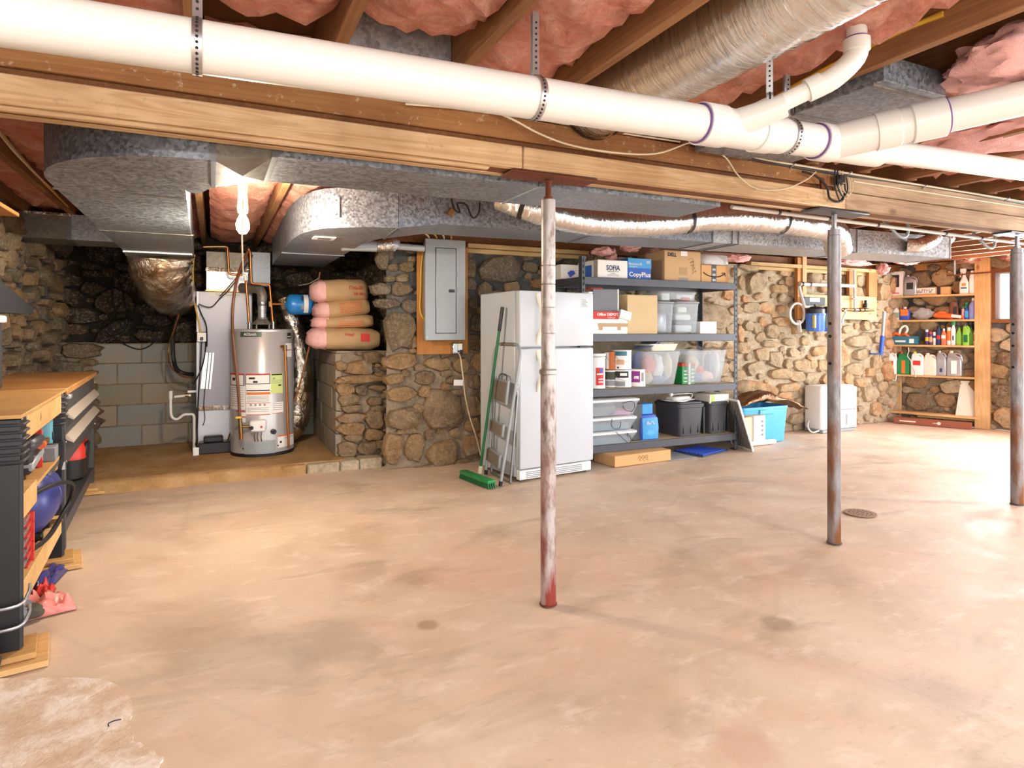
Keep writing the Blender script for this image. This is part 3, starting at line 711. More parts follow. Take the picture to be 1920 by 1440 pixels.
# ------------------------------------------------------------------ built-up beam
be = struct(obj('beam', B().box(-1.4, 9.2, 2.338, 2.412, 1.84, 2.05, .003), M_jdark))
for y0, y1 in ((2.316, 2.337), (2.413, 2.434)): obj('beam_board', B().box(-1.4, 3.045, y0, y1, 1.956, 2.049, .003), M_brown, be)
xj = py(981, 290, 2.295).x
for (a, c, m) in ((-1.4, xj-.002, M_lite), (xj+.002, 3.1, M_lite), (3.104, 6.2, M_lite2), (6.204, 9.2, M_lite2)):
    obj('ledger_board', B().box(a, c, 2.295, 2.334, 1.838, 1.928, .004), m, be)
    obj('ledger_board', B().box(a, c, 2.416, 2.455, 1.838, 1.928, .004), m, be)
obj('ledger_board', B().box(3.05, 9.2, 2.314, 2.337, 1.936, 2.047, .003), M_lite2, be, label='greyed upper board')
obj('lath_strip', B().box(-1.4, 1.0, 2.305, 2.335, 1.822, 1.838, .006), M_lite, be)
# ------------------------------------------------------------------ steel posts
def post(x, y, r, mat, label, two, zt=1.822):
    t = thing('support_post', label, 'post', (x, y, 0), 0, 'steel posts under the beam')
    if two:
        obj('lower_tube', B().lathe([(r, 0), (r, 1.0)], 24), mat, t)
        obj('collar', B().lathe([(r-.002, .985), (r+.006, .99), (r+.006, 1.005), (r-.002, 1.012)], 24), mat, t)
        b = B().lathe([(r-.003, 1.0), (r-.003, 1.16), (r-.0055, 1.163), (r-.003, 1.166), (r-.003, 1.27), (r-.0055, 1.273), (r-.003, 1.276), (r-.003, 1.37), (r-.0055, 1.373), (r-.003, 1.376), (r-.003, 1.45), (r-.0055, 1.453), (r-.003, 1.456), (r-.003, 1.735)], 24)
        obj('upper_tube', b, mat, t)
    else:
        obj('tube', B().lathe([(r, 0), (r, 1.70), (r*.93, 1.703), (r*.93, 1.735)], 24), mat, t)
        for z in (1.16, 1.22, 1.075, .93) if x > 4 else (1.215, 1.145, .995):
            a = math.atan2(-y, -x)+(-.62)
            obj('adjustment_hole', B().lathe([(.009, 0), (.009, .006)], 12).xf(Matrix.Translation((math.cos(a)*(r-.004), math.sin(a)*(r-.004), z)) @ Matrix.Rotation(a, 4, 'Z') @ Matrix.Rotation(PI/2, 4, 'Y')), M_hole, t)
    obj('jack_screw', B().lathe([(.020, 1.728), (.020, 1.748), (.013, 1.75), (.013, 1.815), (.017, 1.817), (.017, zt-.003)], 16), M_steel if not two else M_rust, t)
    b = B().box(-.20, .21, -.065, .055, zt, zt+.012, .003)
    obj('top_plate', b, M_rust if two else M_dgray, t)
    obj('base_plate', B().lathe([(r+.004, 0), (r+.004, .006)], 20), M_rust if two else M_dgray, t)
    return t
p1 = pz(1028, 1133, 0); post(p1.x, p1.y, .0335, M_post1, 'steel post spotted with rust and red paint, before the white fridge', True)
p2 = pz(1564, 1018, 0); post(p2.x, p2.y, .035, M_post2, 'grey steel post with a rust ring, before the dehumidifier', False)
p3 = pz(1907, 945, 0); post(p3.x, p3.y, .037, M_post2, 'grey steel post standing before the basement window', False)
# ================================================================== DUCTS AND PIPES
def arc(cx, cy, rx, ry, a0, a1, n):
    return [(cx+rx*math.cos(math.radians(a0+(a1-a0)*k/n)), cy+ry*math.sin(math.radians(a0+(a1-a0)*k/n))) for k in range(n+1)]
ZT = 2.042
tA = thing('return_air_duct', 'wide galvanized duct curving from behind the beam towards the furnace', 'duct', (0, 0, 0))
poly = [(0.0, 2.50)]+arc(-.02, 3.12, .59, .62, 270, 180, 14)+[(-.62, 6.05), (-.15, 6.05), (-.11, 3.10)]+arc(-.06, 3.06, .05, .08, 180, 90, 4)+[(0.0, 2.95)]
obj('elbow_section', B().prism(poly, 1.786, ZT), M_galv, tA, 25)
def xduct(x0, x1, y0, y1, zb0, zb1, dip=.012, M=None, y0b=None, y1b=None):
    b = B(); y0b = y0 if y0b is None else y0b; y1b = y1 if y1b is None else y1b
    c = [(x0, y0, zb0), (x1, y0b, zb1), (x1, y1b, zb1), (x0, y1, zb0)]; vs = [b.bm.verts.new(p) for p in c]
    tp = [b.bm.verts.new((p[0], p[1], ZT)) for p in c]; mid = b.bm.verts.new(((x0+x1)/2, (y0+y1+y0b+y1b)/4, (zb0+zb1)/2+dip))
    for i in range(4):
        j = (i+1) % 4
        b.bm.faces.new((vs[i], vs[j], mid)); b.bm.faces.new((vs[i], vs[j], tp[j], tp[i]))
    b.bm.faces.new(tp)
    if M is not None: b.xf(M)
    return b
def cleat(x, y0, y1, z, par, M=None, w=.018, front=True):
    b = B().box(x-w/2, x+w/2, y0-.004, y1+.004, z-.005, z+.002)
    if front: b.box(x-w/2, x+w/2, y0-.006, y0+.002, z-.004, ZT)
    if M is not None: b.xf(M)
    obj('drive_cleat', b, M_cleat, par, 0)
obj('offset_section', xduct(0.005, .205, 2.50, 2.95, 1.786, 1.826, -.016, None, 2.50, 2.93), M_galvd, tA, 0)
obj('duct_section', xduct(.21, 1.325, 2.50, 2.93, 1.826, 1.826, .010, None, 2.50, 2.90), M_galv, tA, 0)
obj('duct_section', xduct(1.33, 2.40, 2.50, 2.90, 1.826, 1.826, .008, None, 2.50, 2.84), M_galv, tA, 0)
cleat(.0, 2.5, 2.95, 1.786, tA); cleat(.207, 2.5, 2.93, 1.826, tA); cleat(1.327, 2.5, 2.90, 1.826, tA, w=.008)
for y in (3.28, 4.5): cleat_b = obj('drive_cleat', B().box(-.622, -.115, y-.006, y+.006, 1.783, 1.79), M_galvd, tA, 0)
obj('end_panel', B().box(-.55, -.22, 6.05, 6.055, 1.80, 2.03), M_galvd, tA, 0)
# foil boot under the far end of the return duct
t = thing('flexible_return_boot', 'crinkled foil boot bending down from the wide duct to the furnace', 'duct', (0, 0, 0))
rings = []; path = sm([(-.385, 5.80, 1.80), (-.385, 5.83, 1.72), (-.38, 5.92, 1.62), (-.36, 6.10, 1.55), (-.33, 6.35, 1.52), (-.31, 6.7, 1.52)], 6)
n = 28
for i, p in enumerate(path):
    tt = (path[min(i+1, len(path)-1)]-path[max(0, i-1)]).normalized(); a = Vector((.93, .1, .0)); a = (a-tt*a.dot(tt)).normalized(); b_ = tt.cross(a)
    fr = i/len(path); ra, rb = .235-.06*fr, .20+.0*fr; ring = []
    for k in range(n):
        q = 2*PI*k/n; c_, s_ = math.cos(q), math.sin(q); pw = 4-2*min(1, fr*2.5)
        sc = (abs(c_)**pw+abs(s_)**pw)**(-1/pw)
        d = 1+.09*noise.noise(Vector((k*1.7, i*.5, 3)))+.05*noise.noise(Vector((k*.6, i*1.5, 8)))+(.03 if i % 4 == 0 else 0)
        ring.append(p+(a*c_*ra+b_*s_*rb)*sc*d)
    rings.append(ring)
obj('foil_sleeve', B().loft(rings), M_foild, t, 50)
obj('tape_band', B().box(-.62, -.15, 5.56, 6.052, 1.775, 1.787), M_tape, t, 0)
# supply trunk
tB = thing('supply_air_duct', 'long galvanized duct running along the stone wall above the shelving', 'duct', (1.294, 3.77, 0), math.atan2(3.49-3.77, 6.14-1.294))
LB = math.hypot(6.14-1.294, 3.49-3.77)
IM = tB.matrix_basis.copy() if False else (Matrix.Translation(tB.location) @ Matrix.Rotation(tB.rotation_euler.z, 4, 'Z')).inverted()
def bl(u, v): q = IM @ pz(u, v, 1.85); return q.x
seams = [0, bl(1140, 432)]+[bl(u, 446) for u in (1378, 1430, 1447)]+[bl(1623, 470), LB]
for a, c in zip(seams, seams[1:]): obj('duct_section', xduct(a, c, 0, .43, 1.85, 1.85, .006), M_galvb if a > 2 else M_galv, tB, 0)
for a in seams[1:-1]: cleat(a, 0, .43, 1.85, tB, w=.010)
obj('end_cap', B().box(LB, LB+.012, -.004, .434, 1.846, ZT), M_galvb, tB, 0)
poly = [(-.27, -.045)]; wpts = [pz(u, v, 1.8) for u, v in ((747, 427), (690, 426), (638, 427), (610, 428), (589, 431), (565, 438), (549, 448), (533, 466), (517, 488))]
outer = [(q.x, q.y) for q in wpts]
poly = outer+[(.50, 6.30), (.965, 6.30), (.965, 4.6), (.99, 4.35), (1.03, 4.20)]
bE = B().prism(poly, 1.80, ZT).xf(IM); obj('elbow_section', bE, M_galv, tB, 25)
q = IM @ Vector((1.015, 3.727, 0)); q2 = IM @ Vector((1.03, 4.2, 0))
obj('offset_section', xduct(q.x, 0, q.y, q2.y, 1.80, 1.85, .0, None, 0, .43), M_galv, tB, 0)
for w_ in (.012,):
    b = B().box(q.x-.01, q.x+.006, q.y-.004, q2.y, 1.794, 1.802); obj('drive_cleat', b, M_cleat, tB, 0)
    obj('drive_cleat', B().box(.49, .98, 5.28, 5.295, 1.794, 1.802).xf(IM), M_cleat, tB, 0)
a, c = wpts[2].copy(), wpts[4].copy(); a.z = c.z = 0; d_ = (c-a).normalized(); nn = Vector((d_.y, -d_.x, 0)); nn = nn if nn.y < 0 else -nn
pb = B(); Mx = Matrix.Translation(a+nn*.006) @ Matrix((d_, -nn, UP)).transposed().to_4x4()
pb.box(.0, (c-a).length, -.002, .004, 1.86, 1.985, 0, 0, Mx)
pp = obj('screwed_patch', pb.xf(IM), M_galvb, tB, 0)
for i in (.12, .5, .88):
    for z in (1.88, 1.965): obj('screw', B().lathe([(.006, 0), (.006, .006)], 8).xf(IM @ Mx @ Matrix.Translation(((c-a).length*i, -.002, z)) @ Matrix.Rotation(PI/2, 4, 'X')), M_steel, pp, 0)
b = B().box(.60, .74, 4.28, 4.40, 1.794, 1.801)
pl_ = obj('printed_plate', b.xf(IM), M_paper, tB, 0); obj('plate_window', B().box(.63, .71, 4.30, 4.37, 1.792, 1.796).xf(IM), M_galvd, pl_, 0)
# round run from the trunk to the wall by the breaker panel
t = thing('round_branch_duct', 'short round grey pipe taped onto the big duct beside the breaker panel', 'pipe', (0, 0, 0))
ya = 4.85
A_ = [py(u, v, ya) for u, v in ((640, 460), (690, 462), (706, 462), (735, 459), (745, 462), (795, 466))]
obj('pipe', B().tube([A_[0], A_[2]], .042, 16), M_gray, t); obj('tape_wrap', B().tube([A_[2], A_[3]], .046, 16), M_foilc, t)
obj('flex_collar', B().tube(sm([A_[3], A_[3]+Vector((.02, 0, 0)), A_[4]], 3), [.047]*7, 16), M_galvb, t); obj('reduced_pipe', B().tube([A_[4], A_[5]], .026, 12), M_gray, t)
# small duct at the far corner of the alcove
t = thing('corner_duct', 'blue-grey galvanized duct joining the stone wall above the workbenches', 'duct', (0, 0, 0))
obj('duct_section', B().box(-1.30, -.975, 5.66, 6.05, 1.86, 2.05), M_galvd, t, 0)
obj('duct_section', B().box(-.97, -.63, 5.67, 6.04, 1.86, 2.05), M_galvb, t, 0)
obj('drive_cleat', B().box(-.985, -.96, 5.655, 6.05, 1.855, 2.05), M_cleat, t, 0)
obj('tape_band', B().box(-1.25, -.96, 5.645, 5.67, 2.03, 2.055, .004), M_foilc, t)
# foil flex runs
def flex(name, label, pts, r, mat, par_label=None, n=22, k=14, wr=.05, straps=()):
    t = thing(name, label, 'duct', (0, 0, 0)); path = sm(pts, k); rings = []; prev = None
    R = r if isinstance(r, (list, tuple)) else [r, r]
    for i, p in enumerate(path):
        tt = (path[min(i+1, len(path)-1)]-path[max(0, i-1)]).normalized(); u = Vector((0, 0, 1)) if abs(tt.z) < .9 else Vector((0, 1, 0))
        a = tt.cross(u).normalized(); b_ = a.cross(tt); f = i/(len(path)-1); rad = R[0]+(R[-1]-R[0])*f
        rings.append([p+(a*math.cos(2*PI*j/n)+b_*math.sin(2*PI*j/n))*rad*(1+wr*noise.noise(Vector((j*1.9, i*.9, len(pts))))+wr*.5*noise.noise(Vector((j*.7, i*.3, 9)))) for j in range(n)])
    obj('foil_sleeve', B().loft(rings), mat, t, 60)
    for f in straps:
        i = int(f*(len(path)-1)); tt = (path[min(i+1, len(path)-1)]-path[max(0, i-1)]).normalized()
        a = tt.cross(Vector((0, 0, 1))).normalized(); b_ = a.cross(tt); rad = (R[0]+(R[-1]-R[0])*f)*1.07
        bb = B()
        for o in (-.012, .012):
            pass
        bb.loft([[path[i]+tt*o+(a*math.cos(2*PI*j/20)+b_*math.sin(2*PI*j/20))*rad for j in range(20)] for o in (-.013, .013)], 0, False)
        obj('hanger_strap', bb, M_black, t)
    return t
flex('flexible_duct', 'large foil-wrapped flexible duct slung between the joists near the pipe', [(1.475, 2.28, 2.16), (1.475, 1.9, 2.145), (1.475, 1.4, 2.14), (1.475, .8, 2.15), (1.475, .2, 2.15)], .155, M_foil, k=24, wr=.03, straps=(.02,))
zf = lambda u, v: py(u, v, 3.22)
flex('flexible_duct', 'foil flexible duct sagging in black straps behind the spotted post', [zf(950, 372)+Vector((0, .1, .03)), zf(1000, 392), zf(1080, 412), zf(1150, 418), zf(1240, 417), zf(1330, 408), zf(1420, 410), zf(1500, 418), zf(1560, 432), zf(1605, 460)+Vector((0, .15, 0))], [.075, .10], M_foilx, k=12, wr=.08, straps=(.085, .5, .73))
flex('foil_elbow', 'foil elbow bending off the far end of the galvanized duct', [IM.inverted() @ Vector((LB-.62, -.03, 1.93)), IM.inverted() @ Vector((LB-.55, -.10, 1.93)), IM.inverted() @ Vector((LB-.42, -.13, 1.99)), IM.inverted() @ Vector((LB-.36, -.10, 2.08))], .062, M_foilc, k=6)
flex('foil_elbow', 'foil connector leaving the end cap of the galvanized duct', [IM.inverted() @ Vector((LB+.01, .2, 1.94)), IM.inverted() @ Vector((LB+.12, .22, 1.98)), IM.inverted() @ Vector((LB+.3, .22, 2.10))], .075, M_foilc, k=6)
tag(obj('strap_end', B().tube(sm([py(1098, 152, 2.2), py(1108, 138, 2.2), py(1128, 140, 2.19), py(1158, 156, 2.18), py(1195, 182, 2.17)], 4), .012, 8, sq=.4), M_black, None), 'black webbing strap end curling beside the large foil duct', 'strap')
# duct boot in the joist bay and duct D over the white wye pipe
t = thing('register_boot', 'small galvanized box tucked up in the joist bay above the white pipe', 'duct', (0, 0, 0))
obj('box', B().box(jx(1)+.01, jx(2)-.05, 2.05, 2.28, 2.075, 2.28, .004), M_galvb, t); obj('flange', B().box(jx(1)+.005, jx(2)-.045, 2.04, 2.05, 2.06, 2.28), M_galvb, t, 0)
t = thing('joist_bay_duct', 'flat grey galvanized duct with cross seams behind the white elbow pipe', 'duct', (0, 0, 0))
for (a, c) in ((1.36, 1.72), (1.725, 2.28)): obj('duct_section', B().box(2.03, 2.37, a, c, 2.012, 2.10, .003), M_galv, t, 0)
for y in (1.40, 1.722): obj('drive_cleat', B().box(2.025, 2.375, y-.006, y+.006, 2.006, 2.016), M_galvd, t, 0)
obj('side_section', B().box(2.375, 2.62, 1.45, 2.25, 2.018, 2.06, .003), M_galv, t, 0)
# pink insulation hanging beyond it
def puff(label, c, sz, seed, mat=None):
    b = B(); bmesh.ops.create_icosphere(b.bm, subdivisions=4, radius=1)
    for v in b.bm.verts:
        p = v.co.copy(); s_ = Vector((seed, seed*2, 0))
        d = 1+.35*noise.noise(p*1.4+s_)+.40*(abs(noise.noise(p*3.0+s_))-.25)+.16*noise.noise(p*6.5+s_)
        v.co = Vector((p.x*sz[0], p.y*sz[1], p.z*sz[2]))*d
    return tag(obj('insulation_clump', b, mat or M_pink2, None, 75, c), label, 'insulation', 'clumps of loose pink insulation')
puff('puffy pink insulation clump bulging down over the white branch pipe', (2.40, 1.13, 2.075), (.19, .22, .085), 3)
puff('pink insulation clump tucked behind the first clump over the branch pipe', (2.66, 1.12, 2.10), (.16, .24, .09), 8)
puff('pink insulation clump hanging at the window end of the beam', (3.35, 1.7, 2.12), (.26, .4, .08), 5)
for i, (u, v, y, sx, sz, lab) in enumerate(((1130, 472, 4.9, .10, .04, 'scrap of pink insulation drooping over the white carton'), (1146, 482, 4.95, .035, .07, 'strip of pink insulation hanging down behind the white carton'), (1182, 465, 4.9, .10, .045, 'torn pink insulation above the blue paper carton'), (1225, 470, 4.95, .05, .03, 'small pink insulation tuft beside the tallest carton'),
        (1385, 484, 5.0, .16, .04, 'pink insulation spilling onto the rack end post'), (1600, 492, 5.1, .32, .035, 'pink insulation lying along the wall plate over the filter'), (1655, 505, 5.15, .07, .07, 'pink insulation tuft hanging beside the wooden shelf'), (1700, 492, 5.0, .2, .03, 'pink insulation strip above the white lightbulb carton'))):
    p = py(u, v, y); puff(lab, p, (sx, .08, sz), 11+i)
for i, t_ in enumerate((.9, 1.35, 1.8, 2.5)):
    puff('ragged pink insulation stuck to the orange rim board, clump %s' % ('over the tall shelf post', 'beside the window head', 'above the window', 'past the window')[i], wp(t_, 2.05, .05), (.14, .16, .05), 31+i, M_pink)
# ------------------------------------------------------------------ PVC drain
PY = 1.55
def pzc(x): return 1.8005+.0245*x
t = thing('drain_pipe', 'thick white plastic drain pipe strapped below the joists along the beam', 'pipe', (0, 0, 0))
P0, P1 = Vector((-1.3, PY, pzc(-1.3))), Vector((1.43, PY, pzc(1.43)))
obj('pipe', B().tube([P0, P1], .057, 32), M_pvc, t, 60)
def hub(p, d, r, L, par=t, name='hub', ring=True):
    p, d = Vector(p), Vector(d).normalized()
    o = obj(name, B().tube([p-d*.001, p, p+d*L, p+d*(L+.004)], [r-.004, r, r, r-.004], 32), M_pvc, par, 40)
    if ring: obj('primer_ring', B().tube([p-d*.006, p+d*.002], [r-.0045, r-.0045], 32), M_purple, o, 40)
    return o
dx = Vector((1, 0, .0245)).normalized()
hub(P1-dx*.03, dx, .067, .09)
obj('wye_body', B().tube([P1+dx*.05, P1+dx*.33], .0615, 32), M_pvc, t, 60)
hub(P1+dx*.21, dx, .066, .06, ring=False)
P2 = Vector((1.97, PY, pzc(1.97)))
obj('pipe', B().tube([P1+dx*.3, P2], .057, 32), M_pvc, t, 60)
hub(P2-dx*.035, dx, .067, .08)
obj('wye_body', B().tube([P2, P2+dx*.30], .0615, 32), M_pvc, t, 60)
hub(P2+dx*.17, dx, .062, .06, ring=False)
P3 = P2+dx*.26
obj('reduced_pipe', B().tube([P3, Vector((5.5, PY, 1.97))], .044, 28), M_pvc, t, 60)
# 45 degree branch
db = Vector((1, -1, .22)).normalized(); Q = P2+dx*.03
obj('branch_pipe', B().tube([Q, Q+db*1.3], .057, 32), M_pvc, t, 60)
obj('branch_body', B().tube([Q, Q+db*.27], .0615, 32), M_pvc, t, 60)
hub(Q+db*.15, db, .066, .07, ring=False); hub(Q+db*.36, -db, .067, .10)
# small branch with elbow
ds = Vector((.70, -.70, .30)).normalized(); S = P1+dx*.09
obj('small_branch', B().tube([S, S+ds*.18], [.05, .036], 24), M_pvc, t, 60)
S2 = S+ds*.10; E = Vector((1.80, 1.30, 2.0))
pt = sm([S2+Vector((0, 0, .008)), S2+ds*.10, (1.70, 1.40, 1.955)], 3)
S2b = Vector((1.72, 1.375, 1.945))
obj('small_pipe', B().tube([S+ds*.05, S2b], .029, 24), M_pvc, t, 60)
dd = (S2b-S).normalized()
hub(S+dd*.14, -dd, .036, .05)
el = sm([S2b-dd*.02, S2b+dd*.05, Vector((1.795, 1.30, 2.02)), Vector((1.80, 1.295, 2.07))], 5)
obj('elbow', B().tube(el, .034, 24), M_pvc, t, 60)
hub(S2b-dd*.03, dd, .037, .045, ring=False); hub(Vector((1.80, 1.295, 2.075)), (0, 0, -1), .038, .035)
obj('riser', B().tube([(1.80, 1.295, 2.06), (1.80, 1.295, 2.29)], .029, 24), M_pvc, t, 60)
# perforated straps
def strap(x, label, y=PY, zc=None, r=.0605, top=2.06, lean=0, ax=None):
    zc = pzc(x) if zc is None else zc
    t = thing('pipe_strap', label, 'strap', (x, y, 0), 0, 'perforated steel pipe straps')
    if ax is not None: t.rotation_euler.z = ax
    prof = [(-.004, top)]+[(-.004, zc+r+.03)]+[(r*math.sin(math.radians(a)), zc+r*math.cos(math.radians(a))) for a in range(-4, 361, 14)][0:]
    b = B(); w_ = .010
    P = []
    for (yy, z) in [(-.006, top), (-.006, zc+r+.02)]+[(-r*math.sin(math.radians(a)), zc+r*math.cos(math.radians(a))) for a in range(8, 353, 12)]+[(.006, zc+r+.02), (.006, top)]:
        P.append([Vector((-w_, yy, z)), Vector((w_, yy, z))])
    obj('band', b.grid(P), M_strap, t, 50)
    hb = B()
    for k in range(26):
        a = 15+k*11
        if a < 300:
            Mx = Matrix.Translation((0, -(r+.0006)*math.sin(math.radians(a)), zc+(r+.0006)*math.cos(math.radians(a)))) @ Matrix.Rotation(math.radians(a), 4, 'X')
            hb.lathe([(.0032, 0), (.0032, .0008)], 8); hb.bm.verts.ensure_lookup_table()
            new = hb.bm.verts[-16:]; bmesh.ops.transform(hb.bm, matrix=Mx, verts=new)
    z = zc+r+.02
    hb.bm.verts.ensure_lookup_table()
    while z < top-.02:
        hb.lathe([(.0032, 0), (.0032, .0008)], 8); hb.bm.verts.ensure_lookup_table()
        bmesh.ops.transform(hb.bm, matrix=Matrix.Translation((0, -.0072, z)) @ Matrix.Rotation(PI/2, 4, 'X'), verts=hb.bm.verts[-16:]); z += .016
    o = obj('punched_holes', hb, M_hole, t, 0); stuff(o)
    return t

xs1 = py(370, 70, PY).x; xs2 = py(1003, 170, PY).x
strap(xs1, 'perforated steel strap holding the white pipe near its big joist end')
strap(xs2, 'perforated steel strap holding the white pipe above the spotted post')
strap(P1.x+.36, 'perforated steel strap just past the first white wye fitting', r=.062)
qb = Q+db*.62
strap(qb.x, 'dark perforated strap around the white branch pipe', qb.y, qb.z, .0605, 2.05, ax=-PI/4)
strap(1.615, 'thin steel strap hanging the small white branch pipe', 1.465, 1.905, .033, 2.06, ax=-PI/4)
# ================================================================== ALCOVE EQUIPMENT
def ext(u0, u1, v0, v1, y):   # v0 top, v1 bottom
    a, c = py(u0, (v0+v1)/2, y), py(u1, (v0+v1)/2, y); um = (u0+u1)/2
    return a.x, c.x, py(um, v1, y).z, py(um, v0, y).z
# bulb and lampholder
t = thing('light_bulb', 'glowing bare bulb hanging below the pink insulation by the furnace', 'lamp', (.15, 3.85, 0))
obj('lampholder', B().lathe([(.055, 2.05), (.055, 2.03), (.03, 2.02), (.024, 1.95), (.03, 1.86), (.026, 1.84)], 20), M_whitep, t)
obj('bulb', B().lathe([(.014, 1.85), (.016, 1.83), (.030, 1.80), (.036, 1.775), (.034, 1.75), (.02, 1.725), (.003, 1.72)], 20), glow('bulb_glow', 'ffdca0', 60), t)
obj('junction_box', B().box(-.05, .05, -.05, .05, 2.035, 2.075, .004), M_dgray, t)
cable('pull_cord', [(.0, -.045, 1.90), (-.005, -.047, 1.7), (-.0, -.048, 1.50)], .004, M_wirew, parent=t)
# furnace
FX0, FX1, FY0, FY1 = -.128, .335, 6.42, 6.93
t = thing('furnace', 'grey upright furnace cabinet with foil-taped white base behind the water heater', 'furnace', (0, 0, 0))
obj('cabinet', B().box(FX0, FX1, FY0, FY1, .475, 1.545, .008), M_furn, t)
obj('side_flange', B().box(FX0-.012, FX0+.012, FY0-.012, FY0+.03, .475, 1.54, .003), M_furnw, t)
obj('base_box', B().box(FX0, FX1, FY0+.01, FY1, .08, .46, .004), M_furnw, t)
obj('foil_tape', B().box(FX0-.004, FX1, FY0-.006, FY1, .445, .485), M_foilc, t, 0)
obj('label_strip', B().box(-.04, FX1-.04, FY0-.004, FY0+.001, 1.49, 1.535), M_paper, t, 0)
marks(t, .02, .22, 1.513, .018, FY0-.0045, M_inkgr, 12)
obj('plenum_lower', B().box(-.06, .30, FY0+.02, FY1, 1.55, 1.745, .003), M_tape, t); obj('plenum_tape', B().box(-.064, .304, FY0+.015, FY1, 1.73, 1.765), M_foilc, t, 0)
obj('plenum_seam', B().box(-.064, .304, FY0+.012, FY1, 1.545, 1.556), M_copper, t, 0)
obj('plenum_upper', B().box(-.06, .30, FY0+.02, FY1, 1.765, 1.915, .003), M_galvd, t)
obj('plenum_takeoff', B().box(.305, .49, 6.36, 6.85, 1.60, 1.92, .003), M_galv, t)
obj('drain_nipple', B().lathe([(.012, 0), (.012, .08)], 12, axis='x', o=(FX0-.085, FY0+.05, .62)), M_whitep, t)
for z in (.50, .9, 1.3): obj('screw', B().lathe([(.006, 0), (.006, .005)], 8, axis='y', o=(FX0+.03, FY0-.005, z)), M_steel, t)
# shutoff switch box and cords
t = thing('outlet_box', 'square white metal outlet box on the furnace front with cords', 'outlet', (0, 0, 0))
x0, x1, z0, z1 = ext(368, 389, 622, 642, FY0)
obj('box', B().box(x0, x1, FY0-.05, FY0-.002, z0, z1, .012, seg=2), M_chrome, t); obj('face_plate', B().box(x0+.008, x1-.008, FY0-.056, FY0-.05, z0+.008, z1-.008, .004), M_whitep, t)
obj('plug', B().box((x0+x1)/2-.012, (x0+x1)/2+.012, FY0-.085, FY0-.056, z0+.02, z0+.05, .004), M_black, t)
q = lambda u, v, y=6.36: py(u, v, y)
cable('power_cord', [q(378, 640), q(376, 680), q(372, 740), q(370, 790), q(366, 830), q(380, 842, 6.28), q(404, 846, 6.25)], .007, M_wireb, 'black power cord hanging down the furnace front to the pump')
cable('power_cord', [q(386, 640), q(384, 665), q(378, 690), q(366, 715), q(362, 720)], .006, M_wireb, 'short black cord looping behind the furnace edge')
cable('sensor_wire', [q(384, 730), q(382, 760), q(384, 785), q(380, 798)], .004, M_wireb, 'thin dark wire with a red connector hanging on the furnace')
cable('thermostat_wire', [q(372, 570), q(395, 576), q(412, 560), q(425, 548)], .005, M_wireb, 'black thermostat wire curling over the furnace top')
cable('thermostat_wire', [q(371, 572), q(378, 590), q(387, 612), q(388, 650)], .006, M_wireb, 'black thermostat wire running down past the outlet box')
cable('yellow_cable', [q(365, 478, 6.1), q(362, 500, 6.1), q(364, 560), q(372, 600), q(377, 624)], .007, M_romex, 'yellow cable dropping from the duct into the white outlet box')
t = thing('insulation_strip', 'white foil strip taped at a tilt on the furnace front', 'strip', (0, 0, 0))
x0, x1, z0, z1 = ext(380, 398, 658, 732, FY0-.006)
Mt = Matrix.Translation(((x0+x1)/2, FY0-.012, (z0+z1)/2)) @ Matrix.Rotation(.09, 4, 'Y')
obj('sheet', B().box(-.045, .045, -.004, .004, -.17, .17, .002, 0, Mt), M_tape, t); obj('seam', B().box(-.008, .0, -.007, -.003, -.17, .17, 0, 0, Mt).box(.018, .026, -.007, -.003, -.17, .17, 0, 0, Mt), M_dgray, t, 0)
t = thing('condensate_pump', 'black condensate pump on the slab in front of the furnace', 'pump', (.02, 6.27, .08))
obj('tank', B().box(-.14, .14, -.07, .07, 0, .10, .008), M_black, t); obj('motor_cover', B().box(-.10, .06, -.05, .05, .10, .15, .01), M_blackm, t)
obj('paper_tag', B().box(-.18, -.135, -.085, -.08, -.0, .07), M_paper, t, 0)
cable('outlet_hose', [(.1, 0, .1), (.12, .02, .16), (.17, .05, .21), (.2, .06, .22)], .008, M_copper, parent=t)
t = thing('condensate_pipe', 'bent white condensate pipe standing beside the furnace base', 'pipe', (0, 0, 0))
q2 = lambda u, v: py(u, v, 6.36)
obj('pipe', B().tube(sm([q2(320, 740), q2(320, 765), q2(322, 781), q2(332, 786), q2(344, 778), q2(354, 777), q2(363, 779), q2(364, 800), q2(364, 836)], 5), .0125, 12), M_pvc, t, 60)
obj('open_tee', B().tube([q2(320, 733), q2(320, 748)], .017, 12), M_pvc, t); obj('side_pipe', B().tube([q2(327, 744), q2(358, 741)], .011, 12), M_pvc, t); obj('valve', B().tube([q2(347, 741), q2(354, 741)], .018, 12), M_brass, t); obj('drop_leg', B().tube([q2(364, 836), q2(364, 852)-Vector((0, 0, .0))], .014, 12), M_pvc, t)
